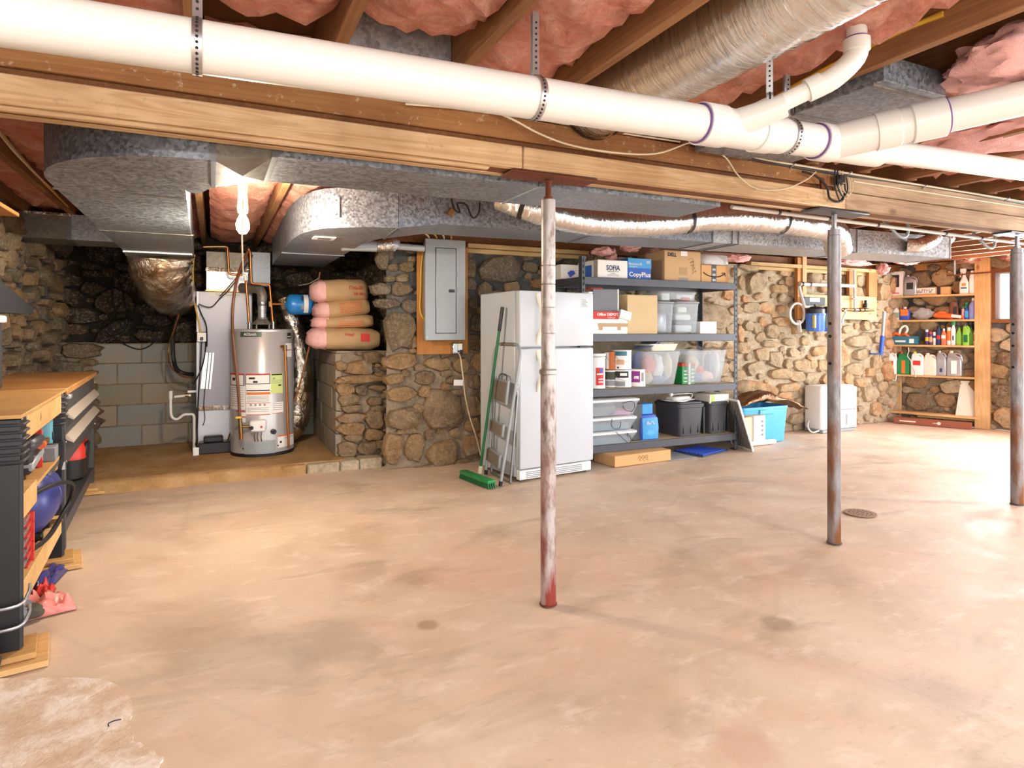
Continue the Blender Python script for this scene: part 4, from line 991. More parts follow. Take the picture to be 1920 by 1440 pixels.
# water heater
HX, HY, HR = .405, 6.13, .268
t = thing('water_heater', 'grey cylindrical gas water heater with warning stickers on the slab', 'water heater', (HX, HY, .08))
obj('tank', B().lathe([(HR-.008, .02), (HR, .03), (HR, 1.10), (HR-.006, 1.108), (.05, 1.118)], 56), M_tank, t)
obj('base_ring', B().lathe([(HR-.01, 0), (HR+.001, 0), (HR+.001, .03), (HR-.01, .032)], 48), M_rubber, t)
obj('top_rim', B().lathe([(HR-.004, 1.088), (HR+.003, 1.09), (HR+.003, 1.108), (HR-.01, 1.112)], 48), M_tank, t)
A0 = math.atan2(-HY, -HX)
def hd(name, cx0, cx1, cy0, cy1, mat, off=.0012, par=t):
    f = lambda c: max(-1, min(1, (300+c/3.788-489.5)/57.6))
    a0, a1 = A0+math.asin(f(cx0)), A0+math.asin(f(cx1))
    zz = lambda c: 1.17-.08-(500+c/3.788-622)*5.50/1176
    n_ = max(2, int((a1-a0)/.12)+1); b = B(); R1 = HR+off
    b.grid([[Vector((R1*math.cos(a0+(a1-a0)*k/n_), R1*math.sin(a0+(a1-a0)*k/n_), z)) for k in range(n_+1)] for z in (zz(cy0), zz(cy1))])
    return obj(name, b, mat, par)
hd('name_plate', 572, 712, 463, 499, plain('plate_dark', '5a6a60', .3, .4))
hd('warning_label', 502, 596, 757, 843, M_ink); hd('warning_label', 506, 592, 768, 838, M_paper, .002); hd('label_band', 504, 594, 757, 768, M_redp, .002); hd('red_figure', 520, 538, 788, 808, M_ink, .0026); hd('red_figure', 540, 560, 772, 800, M_redp, .0026)
hd('warning_label', 606, 766, 757, 832, M_ink); hd('warning_label', 610, 762, 768, 827, M_paper, .002); hd('label_band', 608, 764, 757, 768, M_redp, .002); hd('black_figure', 628, 668, 783, 796, M_ink, .0026); hd('black_figure', 655, 685, 808, 822, M_ink, .0026)
hd('instruction_sheet', 608, 772, 832, 1052, M_paper, .0012)
hd('black_rule', 612, 766, 872, 880, M_ink, .002); hd('orange_band', 612, 768, 888, 906, M_orangep, .002)
hd('red_rule', 612, 768, 962, 966, M_redp, .002); hd('red_rule', 612, 768, 1044, 1050, M_redp, .002)
for k in range(5): hd('fine_print', 616, 760, 914+k*9, 917+k*9, M_inkgr, .002)
for k in range(3): hd('fine_print', 616, 760, 998+k*12, 1001+k*12, M_inkgr, .002)
for k in range(4): hd('pictogram', 634+k*30, 648+k*30, 970, 984, M_inkgr, .002)
hd('instruction_sheet', 502, 604, 844, 1012, M_paper)
for k in range(9): hd('fine_print', 510, 596, 856+k*16, 859+k*16, M_inkgr, .002)
hd('red_rule', 545, 606, 1018, 1026, M_redp); hd('paper_label', 560, 606, 1030, 1100, M_paper); hd('red_rule', 560, 606, 1058, 1066, M_redp, .002)
hd('energy_label', 772, 852, 757, 902, plain('energy_label_green', 'cfe08c', .7))
hd('dark_print', 776, 848, 762, 772, M_ink, .002); hd('dark_print', 822, 842, 838, 850, M_ink, .002); hd('dark_print', 785, 800, 790, 800, M_inkgr, .002)
for k in range(3): hd('fine_print', 778, 846, 806+k*10, 809+k*10, M_inkgr, .002)
hd('paper_label', 776, 856, 966, 1044, M_paper); hd('red_rule', 780, 852, 1040, 1044, M_redp, .002)
for k in range(4): hd('fine_print', 782, 850, 974+k*14, 978+k*14, M_inkgr, .002)
hd('paper_label', 818, 932, 1204, 1292, M_paper); hd('orange_band', 818, 932, 1204, 1214, M_orangep, .002); hd('black_figure', 832, 846, 1246, 1260, M_ink, .002); hd('black_figure', 866, 930, 1226, 1230, M_inkgr, .002)
hd('black_sticker', 884, 912, 470, 512, M_ink); hd('fine_print', 886, 908, 494, 500, M_paper, .002)
hd('paper_label', 872, 916, 545, 645, M_paper); hd('red_rule', 874, 914, 592, 598, M_redp, .002)
hd('access_panel', 604, 802, 1232, 1322, M_gray, .012); hd('access_panel', 664, 744, 1230, 1320, M_gray, .016)
def hp(cx, cy, off):
    f = (300+cx/3.788-489.5)/57.6; a = A0+math.asin(f); z = 1.09-(500+cy/3.788-622)*5.5/1176
    return Vector(((HR+off)*math.cos(a), (HR+off)*math.sin(a), z)), a
p, a = hp(692, 1120, .025)
Rm = Matrix.Translation(p) @ Matrix.Rotation(a-PI, 4, 'Z') @ Matrix.Rotation(-PI/2, 4, 'Z')
gv = obj('gas_valve', B().box(-.065, .065, -.04, .03, -.05, .05, .012, 0, Matrix.Translation(p) @ Matrix.Rotation(a+PI/2, 4, 'Z')), M_whitep, t)
obj('valve_dial', B().lathe([(.018, 0), (.016, .02)], 16).xf(Matrix.Translation(hp(660, 1130, .065)[0]) @ Matrix.Rotation(a, 4, 'Z') @ Matrix.Rotation(PI/2, 4, 'Y')), M_black, gv)
obj('valve_dial', B().lathe([(.010, 0), (.009, .012)], 12).xf(Matrix.Translation(hp(712, 1125, .065)[0]) @ Matrix.Rotation(a, 4, 'Z') @ Matrix.Rotation(PI/2, 4, 'Y')), M_redp, gv)
p, a = hp(786, 1170, .0)
obj('drain_knob', B().lathe([(.022, 0), (.022, .03), (.012, .032), (.012, .05)], 14).xf(Matrix.Translation(p) @ Matrix.Rotation(a, 4, 'Z') @ Matrix.Rotation(PI/2, 4, 'Y')), M_black, t)
for cx in (672, 690, 712): obj('burner_tube', B().tube([hp(cx, 1160, .03)[0], hp(cx-4, 1200, .028)[0], hp(cx, 1232, .012)[0]], .005, 8), M_chrome, t)
for cx, cy in ((590, 1285), (820, 1275), (840, 1250)): 
    p, a = hp(cx, cy, .0); obj('screw_head', B().lathe([(.007, 0), (.007, .004)], 10).xf(Matrix.Translation(p) @ Matrix.Rotation(a, 4, 'Z') @ Matrix.Rotation(PI/2, 4, 'Y')), M_ink, t)
# pressure relief pipe
cp = obj('relief_pipe', B().tube([hp(838, 566, .01)[0], hp(842, 566, .04)[0], hp(846, 566, .045)[0], hp(846, 580, .045)[0], hp(868, 1300, .045)[0]], .011, 12), M_copper, t, 50)
obj('relief_fitting', B().tube([hp(846, 558, .045)[0], hp(846, 600, .045)[0]], .016, 12), M_brass, t)
text(t, 'AOSmith', .034, tuple(hp(640, 481, .014)[0]), M_paper, (PI/2, 0, A0+PI/2), width=.10)
# draft hood and vent
vx, vy = HX-.005, HY-.02
obj('draft_hood', B().lathe([(.085, 1.155), (.075, 1.175), (.045, 1.205), (.044, 1.22)], 24, o=(-.005, -.02, 0)), M_galvd, t)
for k in range(4):
    a = PI/4+k*PI/2; obj('hood_leg', B().bar((.075*math.cos(a), .075*math.sin(a)-.02, 1.11), (.075*math.cos(a), .075*math.sin(a)-.02, 1.16), .012, .006), M_galvd, t)
v_ = thing('vent_pipe', 'galvanized vent pipe with elbow rising from the water heater top', 'pipe', (vx, vy, 0))
obj('lower_pipe', B().lathe([(.036, 1.29), (.036, 1.42)], 24), M_galvb, v_); obj('crimp_band', B().lathe([(.038, 1.405), (.041, 1.41), (.041, 1.45), (.038, 1.455)], 24), M_steel, v_)
obj('elbow', B().tube(sm([(0, 0, 1.44), (0, .0, 1.50), (-.02, .03, 1.55), (-.10, .12, 1.57), (-.16, .2, 1.58)], 4), .043, 20), M_galvd, v_, 30)
# copper pipework
c8 = lambda cx, cy, y=6.06: py(380+cx/8, 440+cy/8, y)
def cpipe(label, pts, fits, r=.0105):
    t = thing('copper_pipe', label, 'pipe', (0, 0, 0)); P = [Vector(p) for p in pts]
    obj('pipe', B().tube(P, r, 12), M_copper, t, 60)
    for f in fits:
        p, d = P[f], (P[min(f+1, len(P)-1)]-P[max(f-1, 0)]).normalized()
        b = B(); bmesh.ops.create_icosphere(b.bm, subdivisions=2, radius=r*1.45, matrix=Matrix.Translation(p))
        obj('elbow_fitting', b, M_brass, t)
    return t
def hv(pts):   # bevel pipe corners
    out = []; P = [Vector(p) for p in pts]
    for i, p in enumerate(P):
        if 0 < i < len(P)-1:
            a, c = (P[i-1]-p).normalized(), (P[i+1]-p).normalized(); out += [p+a*.018, p+(a+c)*.005, p+c*.018]
        else: out.append(p)
    return out
t1 = thing('copper_pipe', 'copper pipe with two elbows feeding the water heater beside the vent', 'pipe', (0, 0, 0))
obj('pipe', B().tube(hv([(HX-.115, 6.06, 1.20), c8(645, 610), c8(395, 590), c8(370, 190)]), .011, 12), M_copper, t1, 50)
obj('white_elbow', B().tube([c8(600, 605), c8(640, 615), c8(648, 690)], .016, 12), M_whitep, t1); obj('pipe_union', B().tube([(HX-.115, 6.06, 1.195), (HX-.114, 6.06, 1.25)], .016, 12), M_steel, t1)
obj('upper_run', B().tube(hv([c8(372, 195), c8(372, 180), c8(140, 180), c8(10, 185)]), .010, 12), M_brass, t1)
t2 = thing('copper_pipe', 'stepped copper pipe carrying the blue expansion tank over the water heater', 'pipe', (0, 0, 0))
obj('pipe', B().tube(hv([(HX+.085, 6.06, 1.20), c8(1005, 745), c8(728, 735), c8(712, 250), c8(690, 215)]), .011, 12), M_copper, t2, 50)
obj('tee_branch', B().tube([c8(1010, 1040), c8(1240, 1040)], .009, 12), M_copper, t2); obj('pipe_union', B().tube([(HX+.085, 6.06, 1.195), (HX+.085, 6.06, 1.26)], .016, 12), M_steel, t2); obj('tee', B().tube([c8(1009, 1000), c8(1011, 1080)], .015, 12), M_brass, t2)
t = thing('expansion_tank', 'small blue expansion tank lying sideways on a copper tee', 'tank', (0, 0, 0))
a_, c_ = c8(1245, 1045), c8(1670, 1050); Lx = c_.x-a_.x; RT = .094
obj('shell', B().lathe([(.012, -.012), (.02, 0), (.055, .006), (.083, .022), (RT, .05), (RT, Lx*.36), (RT+.003, Lx*.37), (RT+.003, Lx*.385), (RT, Lx*.395), (RT, Lx-.05), (.083, Lx-.022), (.05, Lx-.006), (.02, Lx), (.012, Lx+.014)], 32, axis='x', o=a_), M_tankb, t, 50)
def cyl_label(par, name, mat, xa, xb, a0, a1, R, o):
    b = B(); n_ = 8; b.grid([[Vector((o.x+x, o.y+R*math.cos(a0+(a1-a0)*k/n_), o.z+R*math.sin(a0+(a1-a0)*k/n_))) for k in range(n_+1)] for x in (xa, xb)]); return obj(name, b, mat, par)
cyl_label(t, 'paper_label', M_paper, Lx*.60, Lx*.76, PI+.9, PI-1.1, RT+.0035, a_); cyl_label(t, 'print_block', M_inkgr, Lx*.50, Lx*.585, PI+.5, PI+.1, RT+.0035, a_); cyl_label(t, 'print_block', M_inkbl, Lx*.50, Lx*.585, PI-.3, PI-.9, RT+.0035, a_)
obj('air_valve', B().lathe([(.012, 0), (.014, .02), (.006, .03)], 10, axis='x', o=(c_.x+.012, c_.y, c_.z)), M_blue, t)
q3 = lambda u, v, y: py(u, v, y)
cable('gas_line', [q3(466, 470, 6.0), q3(455, 492, 5.95), q3(444, 525, 5.85), q3(437, 570, 5.82), q3(436, 615, 5.82), q3(441, 670, 5.82), q3(447, 730, 5.82), q3(450, 790, 5.83)], .012, plain('brown_gas_tube', '7a4c30', .45), 'brown gas tube hanging in front of the grey tank', 'pipe')
t = thing('gas_valve', 'brass gas cock with yellow handle at the foot of the gas tube', 'valve', (0, 0, 0))
obj('body', B().tube([q3(450, 785, 5.83), q3(452, 812, 5.83)], .017, 12), M_brass, t); obj('handle', B().cbox(q3(447, 783, 5.81), (.05, .012, .02), None, .004), M_yell, t); obj('nipple', B().tube([q3(452, 800, 5.83), q3(468, 800, 5.84)], .012, 12), M_brass, t); obj('drip_leg', B().tube([q3(452, 812, 5.83), q3(452, 824, 5.83)], .014, 12), M_copper, t)
cable('brown_hose', [q3(600, 510, 5.95), q3(592, 560, 5.95), q3(584, 630, 5.96), q3(570, 690, 6.0), q3(558, 735, 6.05), q3(548, 760, 6.1)], .008, plain('brown_hose', '8a5a34', .5), 'thin brown hose swinging from the bags down to the foil duct', 'hose')
for i, (a, c, m) in enumerate((((472, 480), (425, 548), M_wireb), ((474, 478), (412, 556), M_wireb), ((560, 535), (600, 520), M_wirew))):
    A__, C__ = q3(*a, 6.2), q3(*c, 6.3); cable('thermostat_wire', [A__, (A__+C__)/2+Vector((0, 0, -.02)), C__], .0045, m, ('dark wire slanting from the duct across the white plenum', 'second dark wire slanting down beside the plenum', 'pale wire drooping under the duct above the blue tank')[i])
flex('insulated_duct', 'fat dirty foil-wrapped duct standing behind the water heater', [q3(532, 560, 6.50), q3(548, 600, 6.48), q3(560, 660, 6.48), q3(562, 730, 6.48), q3(550, 790, 6.48), q3(525, 815, 6.52)], [.075, .155], M_foild, k=10, wr=.10)
# kraft paper insulation bundles on the ledge
def bundle(u0, u1, v0, v1, y, rz, ry, label, kind, n=20):
    a, c, z0, z1 = ext(u0, u1, v0, v1, y); L = c-a; Hh = (z1-z0)
    t = thing('insulation_bundle', label, 'insulation bundle', ((a+c)/2, y+.14, (z0+z1)/2), rz, 'kraft bundles on the ledge', (0, ry, rz))
    rings = []; N_ = 9
    for i in range(N_):
        f = i/(N_-1); x = -L/2+L*(.22+.78*f); s_ = 1-.16*(f > .95)-.06*abs(2*f-1)
        ring = []
        for k in range(n):
            q = 2*PI*k/n; cc, ss = math.cos(q), math.sin(q); sc = (abs(cc)**3+abs(ss)**3)**(-1/3)
            d = 1+.10*noise.noise(Vector((k*.7, i*.7, y*9+v0)))+.03*noise.noise(Vector((k*2.1, i*1.9, v0)))
            ring.append(Vector((x, cc*.17*sc*s_*d, ss*Hh/2*sc*s_*d)))
        rings.append(ring)
    w = obj('kraft_wrap', B().loft(rings), M_kraft, t, 60)
    rings = []
    for i in range(5):
        f = i/4; x = -L/2+L*.26*f; s_ = (.50, .78, .90, .93, .94)[i]
        rings.append([Vector((x-.02*noise.noise(Vector((k*.8, v0, i))), math.cos(2*PI*k/n)*.165*s_*(abs(math.cos(2*PI*k/n))**3+abs(math.sin(2*PI*k/n))**3)**(-1/3), math.sin(2*PI*k/n)*Hh/2*s_*.97*(abs(math.cos(2*PI*k/n))**3+abs(math.sin(2*PI*k/n))**3)**(-1/3)*(1+.22*noise.noise(Vector((k*.9, i, v0))))+.01*noise.noise(Vector((k*2.3, i*2, v0))))) for k in range(n)])
    obj('pink_end', B().loft(rings), M_pink2, t, 60)
    fy = -.176
    if kind == 0: marks(t, .06, .20, .025, .035, fy, M_redp, 5); marks(t, .10, .20, -.03, .028, fy, M_redp, 4, seed=2)
    elif kind in (1, 2):
        for k in range(7 if kind == 1 else 4): obj('orange_print_line', B().box(L*-.1, L*.32, fy, fy+.002, -.045+.09*k/6, -.040+.09*k/6), M_orangep, t, 0)
    else:
        obj('red_print_square', B().box(L*.20, L*.33, fy, fy+.002, -.02, .05), M_redp, t, 0); marks(t, -.02, .07, .04, .025, fy, M_redp, 4, seed=3)
    return t
bundle(580, 712, 614, 657, 5.66, .05, 0.02, 'bottom kraft bundle with a red square print and pink end', 3)
bundle(588, 701, 590, 617, 5.72, -.05, -.05, 'third kraft bundle from the top, showing orange print blocks', 2)
bundle(592, 693, 560, 596, 5.70, .06, -.12, 'second kraft bundle from the top, with many orange lines', 1)
bundle(586, 690, 522, 568, 5.68, .04, -.04, 'topmost kraft bundle, its pink end sagging toward the blue tank', 0)
# breaker panel on plywood
c7 = lambda cx, cy: (560+cx/2.939, 430+cy/2.939)
def e7(cx0, cx1, cy0, cy1, y): (u0, v0), (u1, v1) = c7(cx0, cy0), c7(cx1, cy1); return ext(u0, u1, v0, v1, y)
x0, x1, z0, z1 = e7(650, 930, 95, 688, 5.21)
bp = tag(obj('plywood_board', B().box(x0, x1, 5.195, 5.214, z0, z1, .003), M_ply_z), 'orange plywood backboard fixed to the stone behind the breaker panel', 'board')
t = thing('breaker_panel', 'grey steel breaker panel with a closed door on the plywood board', 'electrical panel', (0, 0, 0))
x0, x1, z0, z1 = e7(695, 918, 56, 612, 5.11)
obj('box', B().box(x0+.015, x1-.015, 5.115, 5.193, z0+.015, z1-.015), M_gray, t); obj('cover', B().box(x0, x1, 5.10, 5.116, z0, z1, .005), M_gray, t)
a0, a1, b0, b1 = e7(757, 866, 106, 571, 5.10)
d_ = obj('door', B().box(a0, a1, 5.094, 5.10, b0, b1, .003), M_gray, t)
f = B()
for (p0, p1, p2, p3) in ((a0-.006, a0, b0-.006, b1+.006), (a1, a1+.006, b0-.006, b1+.006), (a0-.006, a1+.006, b0-.006, b0), (a0-.006, a1+.006, b1, b1+.006)): f.box(p0, p1, 5.098, 5.1005, p2, p3)
obj('door_gap', f, M_dgray, t, 0)
a0, a1, b0, b1 = e7(828, 858, 332, 348, 5.094); obj('latch', B().box(a0, a1, 5.084, 5.094, b0, b1, .003), M_black, d_)
for cx, cy in ((705, 75), (908, 85), (706, 338), (910, 330), (708, 596), (908, 590)):
    p = py(*c7(cx, cy), 5.10); obj('screw', B().lathe([(.007, 0), (.005, .005)], 10, axis='y', o=(p.x, 5.095, p.z)), M_steel, t)
t = thing('wall_outlet', 'chrome outlet box with a plugged cord below the breaker panel', 'outlet', (0, 0, 0))
x0, x1, z0, z1 = e7(844, 902, 626, 686, 5.16)
obj('box', B().box(x0, x1, 5.14, 5.193, z0, z1, .006), M_chrome, t); obj('receptacle', B().box(x0+.05, x1-.01, 5.13, 5.14, z0+.03, z1-.005, .004), M_whitep, t); obj('plug', B().box(x0+.055, x0+.085, 5.10, 5.13, z0+.005, z0+.035, .005), M_black, t)
k7 = lambda cx, cy, y=5.14: py(*c7(cx, cy), y)
cable('fridge_cord', [k7(880, 680, 5.09), k7(892, 710), k7(904, 800), k7(918, 920), k7(945, 1040), k7(980, 1150), k7(1002, 1240), k7(1025, 1290, 5.0)], .006, M_wirew, 'pale fridge power cord hanging down the stone wall')
tag(obj('cord_tag', B().cbox(k7(880, 845, 5.125), (.085, .004, .05), Matrix.Rotation(.05, 3, 'Y')), M_paper, None, 0), 'white paper tag on the fridge cord', 'tag')
cable('yellow_cable', [k7(690, 95, 5.18), k7(676, 200, 5.185), k7(672, 320, 5.185), k7(668, 430, 5.185), k7(680, 480, 5.185), k7(698, 497, 5.15)], .008, M_romex, 'yellow cable curving down the plywood beside the breaker panel')
for i in range(4):
    cable('yellow_cable', [k7(720+i*40, 62, 5.15), k7(715+i*42, 40, 5.1), k7(690+i*50, 20, 5.0), k7(640+i*90, 8, 4.9)], .008, M_romex if i % 2 else M_wirew, ('first pale cable rising from the breaker panel top', 'yellow cable second along the breaker panel top', 'third cable along the breaker panel top, pale', 'yellow cable at the far corner of the breaker panel top')[i])
# ------------------------------------------------------------------ fridge
fa, fb = pz(975, 906, 0), pz(1113, 884.5, 0); FW = (fb-fa).length; fr = math.atan2((fb-fa).y, (fb-fa).x); FH = 1.492; FD = .62
t = thing('refrigerator', 'white top-freezer refrigerator standing between the stone wall and shelving', 'refrigerator', fa, fr)
FRM = t.matrix_basis.copy() if False else Matrix.Translation(fa) @ Matrix.Rotation(fr, 4, 'Z')
obj('cabinet', B().box(0, FW, .075, FD, .03, FH, .008), M_white, t)
zs = 1.045
obj('freezer_door', B().box(0, FW, 0, .068, zs+.006, FH, .012, seg=3), M_white, t); obj('fridge_door', B().box(0, FW, 0, .068, .10, zs-.006, .012, seg=3), M_white, t)
g_ = obj('kick_grille', B().box(.01, FW-.01, .02, .07, .015, .09, .004), M_whitep, t)
for i in range(4): obj('grille_slot', B().box(.07, FW-.11, .016, .022, .026+i*.014, .032+i*.014), M_inkgr, g_, 0)
for (a, c) in ((.02, .06),): obj('foot', B().box(a, c, .03, .08, 0, .03, .004), M_dgray, t)
obj('foot', B().box(FW-.06, FW-.02, .03, .08, 0, .03, .004), M_steel, t)
def fhandle(z0, z1, x):
    P = [Vector((x, -.004, z0)), Vector((x, -.012, z0+.04)), Vector((x+.005, -.045, z0+.12)), Vector((x+.005, -.05, (z0+z1)/2)), Vector((x+.005, -.045, z1-.12)), Vector((x, -.012, z1-.04)), Vector((x, -.004, z1))]
    o = obj('handle', B().tube(sm(P, 4), [.017]*25, 10, sq=.8), M_cream, t, 60); return o
fhandle(zs+.03, FH-.02, .165); fhandle(.70, zs-.02, .165)
obj('hinge', B().box(FW-.15, FW-.05, -.006, .03, zs-.006, zs+.006, .002), M_dgray, t); obj('top_hinge', B().box(FW-.05, FW-.005, .0, .07, FH, FH+.012, .003), M_whitep, t)
st = obj('sticker', B().box(FW-.135, FW-.06, -.0015, .001, FH-.12, FH-.05), M_paper, t, 0)
for i in range(6): obj('sticker_print', B().box(FW-.13, FW-.065-(i % 3)*.01, -.0025, -.001, FH-.115+i*.011, FH-.109+i*.011), M_inkgr, st, 0)
# ------------------------------------------------------------------ step ladder
La, Lb = pz(938, 911, 0), pz(911, 889, 0)
e_ = (Lb-La); LW = e_.length; e_ = e_.normalized(); ln = Vector((e_.y, -e_.x, 0))   # towards the fridge
t = thing('step_ladder', 'grey folding step ladder with three worn treads leaning on the fridge', 'ladder', (0, 0, 0))
TZ = 1.07; lean = .13
def lp(s, z, off=0): return La+e_*(LW*s)+UP*z+ln*((.175-.10*s)*z/TZ+off)
hoop = [lp(0, .0), lp(0, .5), lp(0, .92), lp(.04, 1.02), lp(.14, 1.065), lp(.3, TZ), lp(.7, TZ), lp(.86, 1.065), lp(.96, 1.02), lp(1, .92), lp(1, .5), lp(1, 0)]
obj('front_frame', B().tube(sm(hoop, 4), .0115, 10), M_gray, t, 60)
obj('hand_grip', B().tube([lp(.25, TZ), lp(.75, TZ)], .0155, 10), M_dirtgrip, t)
for s in (.03, .97): obj('foot', B().tube([lp(0 if s < .5 else 1, .0), lp(0 if s < .5 else 1, .035)], .015, 10), M_black, t)
def lq(s, z): return La+e_*(LW*(s*.9+.05))+UP*z+ln*((.085-.045*s)+(.095-.05*s)*z/TZ)
obj('rear_frame', B().tube(sm([lq(0, .86), lq(0, .5), lq(0, .06), lq(.05, .015), lq(.5, .012), lq(.95, .015), lq(1, .06), lq(1, .5), lq(1, .86)], 3), .009, 10), M_steel, t, 60)
for z, hgt in ((.70, .19), (.41, .10), (.175, .11)):
    a = [lp(.06, z, -.012), lp(.94, z, -.012)]; ux = e_; nz = (UP+ln*.12).normalized(); Rm = Matrix((ux, -ln, nz)).transposed()
    tr = obj('tread', B().cbox((a[0]+a[1])/2, (LW*.86, .022, hgt), Rm, .008, 0, 2), M_gray, t)
    obj('tread_mat', B().cbox((a[0]+a[1])/2-ln*.013, (LW*.78, .006, hgt*.82), Rm, .003), M_dirtgrip, tr)
obj('carry_loop', B().tube(sm([lp(.35, .79, -.01), lp(.36, .825, -.01), lp(.5, .835, -.01), lp(.64, .825, -.01), lp(.65, .79, -.01)], 3), .005, 8), M_dgray, t)
obj('side_brace', B().bar(lp(0, .83), lq(0, .68), .012, .02), M_galvb, t)
# broom
hb, ht = pz(900, 884, .045), None
fs = FRM @ Vector((-.012, .20, 1.36)); 
t = thing('push_broom', 'green broom with black grip leaning against the side of the fridge', 'broom', (0, 0, 0))
tp = py(942, 577, fs.y-.02); d_ = tp-hb
obj('handle', B().tube([hb, tp], .0115, 12), M_dgreen, t); obj('grip', B().tube([tp-d_*.14, tp+d_*.005], .0145, 12), M_black, t); obj('ferrule', B().tube([hb-d_*.01, hb+d_*.035], .017, 12), M_wirew, t)
ba, bb_ = pz(868, 884, .05), pz(922, 904, .05); bd = (bb_-ba).normalized(); Rm = Matrix((bd, UP.cross(bd), UP)).transposed(); bc = (ba+bb_)/2
obj('head_block', B().cbox(bc, ((bb_-ba).length, .07, .028), Rm, .008, 0, 2), M_green, t)
br = B()
for i in range(26):
    for j in range(4):
        p = bc+bd*((i/25-.5)*(bb_-ba).length*.95)+Rm.col[1]*((j/3-.5)*.055)
        br.bar(p+UP*-.012, p+bd*((i/25-.5)*.03)+UP*-.049, .008, .010)
stuff(obj('bristles', br, M_dgreen, t, 0))
# ================================================================== STORAGE RACK AND WHAT IS ON IT
RY0, RY1 = 4.665, 5.205; RX1 = pz(1378, 843, 0).x+.03; RX0 = py(1090, 600, RY0).x
t = thing('shelving_unit', 'dark grey steel shelving unit with four loaded shelves against the stone wall', 'shelving', (0, 0, 0))
RT_ = 1.83
def upright(x, y, s):
    b = B(); b.box(x, x+.04*s, y, y+.004, .012, RT_); b.box(x, x+.004*s, y, y+.045*(1 if y < 5 else -1), .012, RT_)
    o = obj('upright', b, M_rack, t)
    hb = B()
    for i in range(34):
        z = .08+i*.0515
        if z < RT_-.03: hb.prism([(x+.014*s, z), (x+.026*s, z), (x+.023*s, z+.026), (x+.017*s, z+.026)], y-.001, y+.001, 'y')
    stuff(obj('keyhole_slots', hb, M_hole, o, 0)); obj('foot_plate', B().box(x-.01, x+.05*s, y-.01, y+.05, 0, .012), M_blackm, o, 0)
for x, s in ((RX0, 1), (RX1, -1)):
    upright(x, RY0, s); upright(x, RY1-.004, s)
SH = [1.652, 1.149, .662, .166]
for zt in SH:
    o = obj('shelf', B().box(RX0+.02, RX1-.02, RY0+.01, RY1-.01, zt-.018, zt-.002), M_card2, t, 0)
    for y in (RY0-.006, RY1-.012): obj('shelf_beam', B().box(RX0+.03, RX1-.03, y, y+.018, zt-.068, zt, .003), M_rack, o)
    for x in (RX0+.002, RX1-.02): obj('side_beam', B().box(x, x+.018, RY0+.03, RY1-.03, zt-.066, zt-.0, .003), M_rack, o)
G_ = 'cartons on the steel shelving'
def carton(label, u0, u1, v0, v1, y, depth, mat, z=None, cat='box', tape=True, name='carton', back=None, rz=0, top=None, group=None):
    x0, x1, z0, z1 = ext(u0, u1, v0, v1, y)
    if z is not None: z0 = z
    t = thing(name, label, cat, ((x0+x1)/2, y, z0), rz, group); w, h = x1-x0, z1-z0
    obj('body', B().box(-w/2, w/2, 0, depth, 0.001, h-.003, .004), mat, t)
    b = B().box(-w/2+.001, w/2-.001, .001, depth/2-.001, h-.003, h, .001).box(-w/2+.001, w/2-.001, depth/2+.001, depth-.001, h-.003, h, .001)
    obj('lid_flap', b, top or mat, t)
    if tape:
        obj('tape', B().box(-.025, .025, -.0012, .001, h*.55, h+.0008, 0).box(-.025, .025, -.001, depth, h-.001, h+.0012), M_cardtape, t, 0)
    return t, w, h
Yf = 4.70
t_, w, h = carton('white carton printed SOFIA on the top steel shelf', 1121, 1177, 488, 526, Yf, .34, M_paper, SH[0], tape=False)
text(t_, 'SOFIA', .062, (.0, -.002, h*.56), M_inkbl, bold=.0015, width=w*.46); marks(t_, -w*.19, w*.19, h*.38, .013, -.001, M_inkgr, 13); marks(t_, -w*.08, w*.08, h*.27, .008, -.001, M_inkgr, 6, seed=4)
for i in range(2): obj('fine_print', B().box(-w*.18, w*.20, -.002, 0, h*(.12+.06*i), h*(.14+.06*i)), M_inkgr, t_, 0)
obj('side_print', B().box(-w/2-.002, -w/2, .10, .22, h*.1, h*.75), M_prblue, t_, 0)
t_, w, h = carton('blue paper carton printed CopyPlus on the top steel shelf', 1177.5, 1221, 485, 528, Yf+.005, .30, M_prblue, SH[0], tape=False, top=M_prblue2)
obj('light_band', B().box(-w/2, w/2, -.002, 0, h*.54, h), M_prblue2, t_, 0); text(t_, 'CopyPlus', .06, (.0, -.003, h*.22), M_paper, width=w*.92, bold=.001); text(t_, 'Hammermill', .035, (-w*.2, -.004, h*.73), M_paper, width=w*.55); marks(t_, -w*.44, -w*.1, h*.60, .012, -.003, M_paper, 6); marks(t_, w*.28, w*.44, h*.84, .024, -.003, M_paper, 3, seed=5)
t_, w, h = carton('large tan carton printed DELL with scribbles on the top steel shelf', 1246, 1314, 471, 529, Yf+.005, .42, M_card, SH[0], tape=False)
text(t_, 'DELL', .048, (-w*.30, -.002, h*.86), M_ink, width=w*.24, bold=.002)
obj('tape_patch', B().box(-w*.10, w*.12, -.0015, 0, h*.20, h*.46), M_cardtape, t_, 0); obj('tape_patch', B().box(-w*.12, w*.14, -.0015, 0, 0.002, h*.12), M_film, t_, 0); obj('tape_patch', B().box(-w*.06, w*.12, -.0015, .0, h*.84, h), M_paper, t_, 0)
for i in range(5): obj('marker_scribble', B().tube(sm([(w*(.14+.05*i), -.002, h*(.72-.1*i)), (w*(.24+.03*i), -.002, h*(.78-.1*i)), (w*(.30-.01*i), -.002, h*(.68-.1*i)), (w*(.2+.02*i), -.002, h*(.62-.09*i))], 4), .0012, 5), M_ink, t_, 0)
t_, w, h = carton('small brown carton with a printed curved arrow on the top steel shelf', 1315, 1366, 497, 531, Yf+.005, .26, M_card3, SH[0], tape=False)
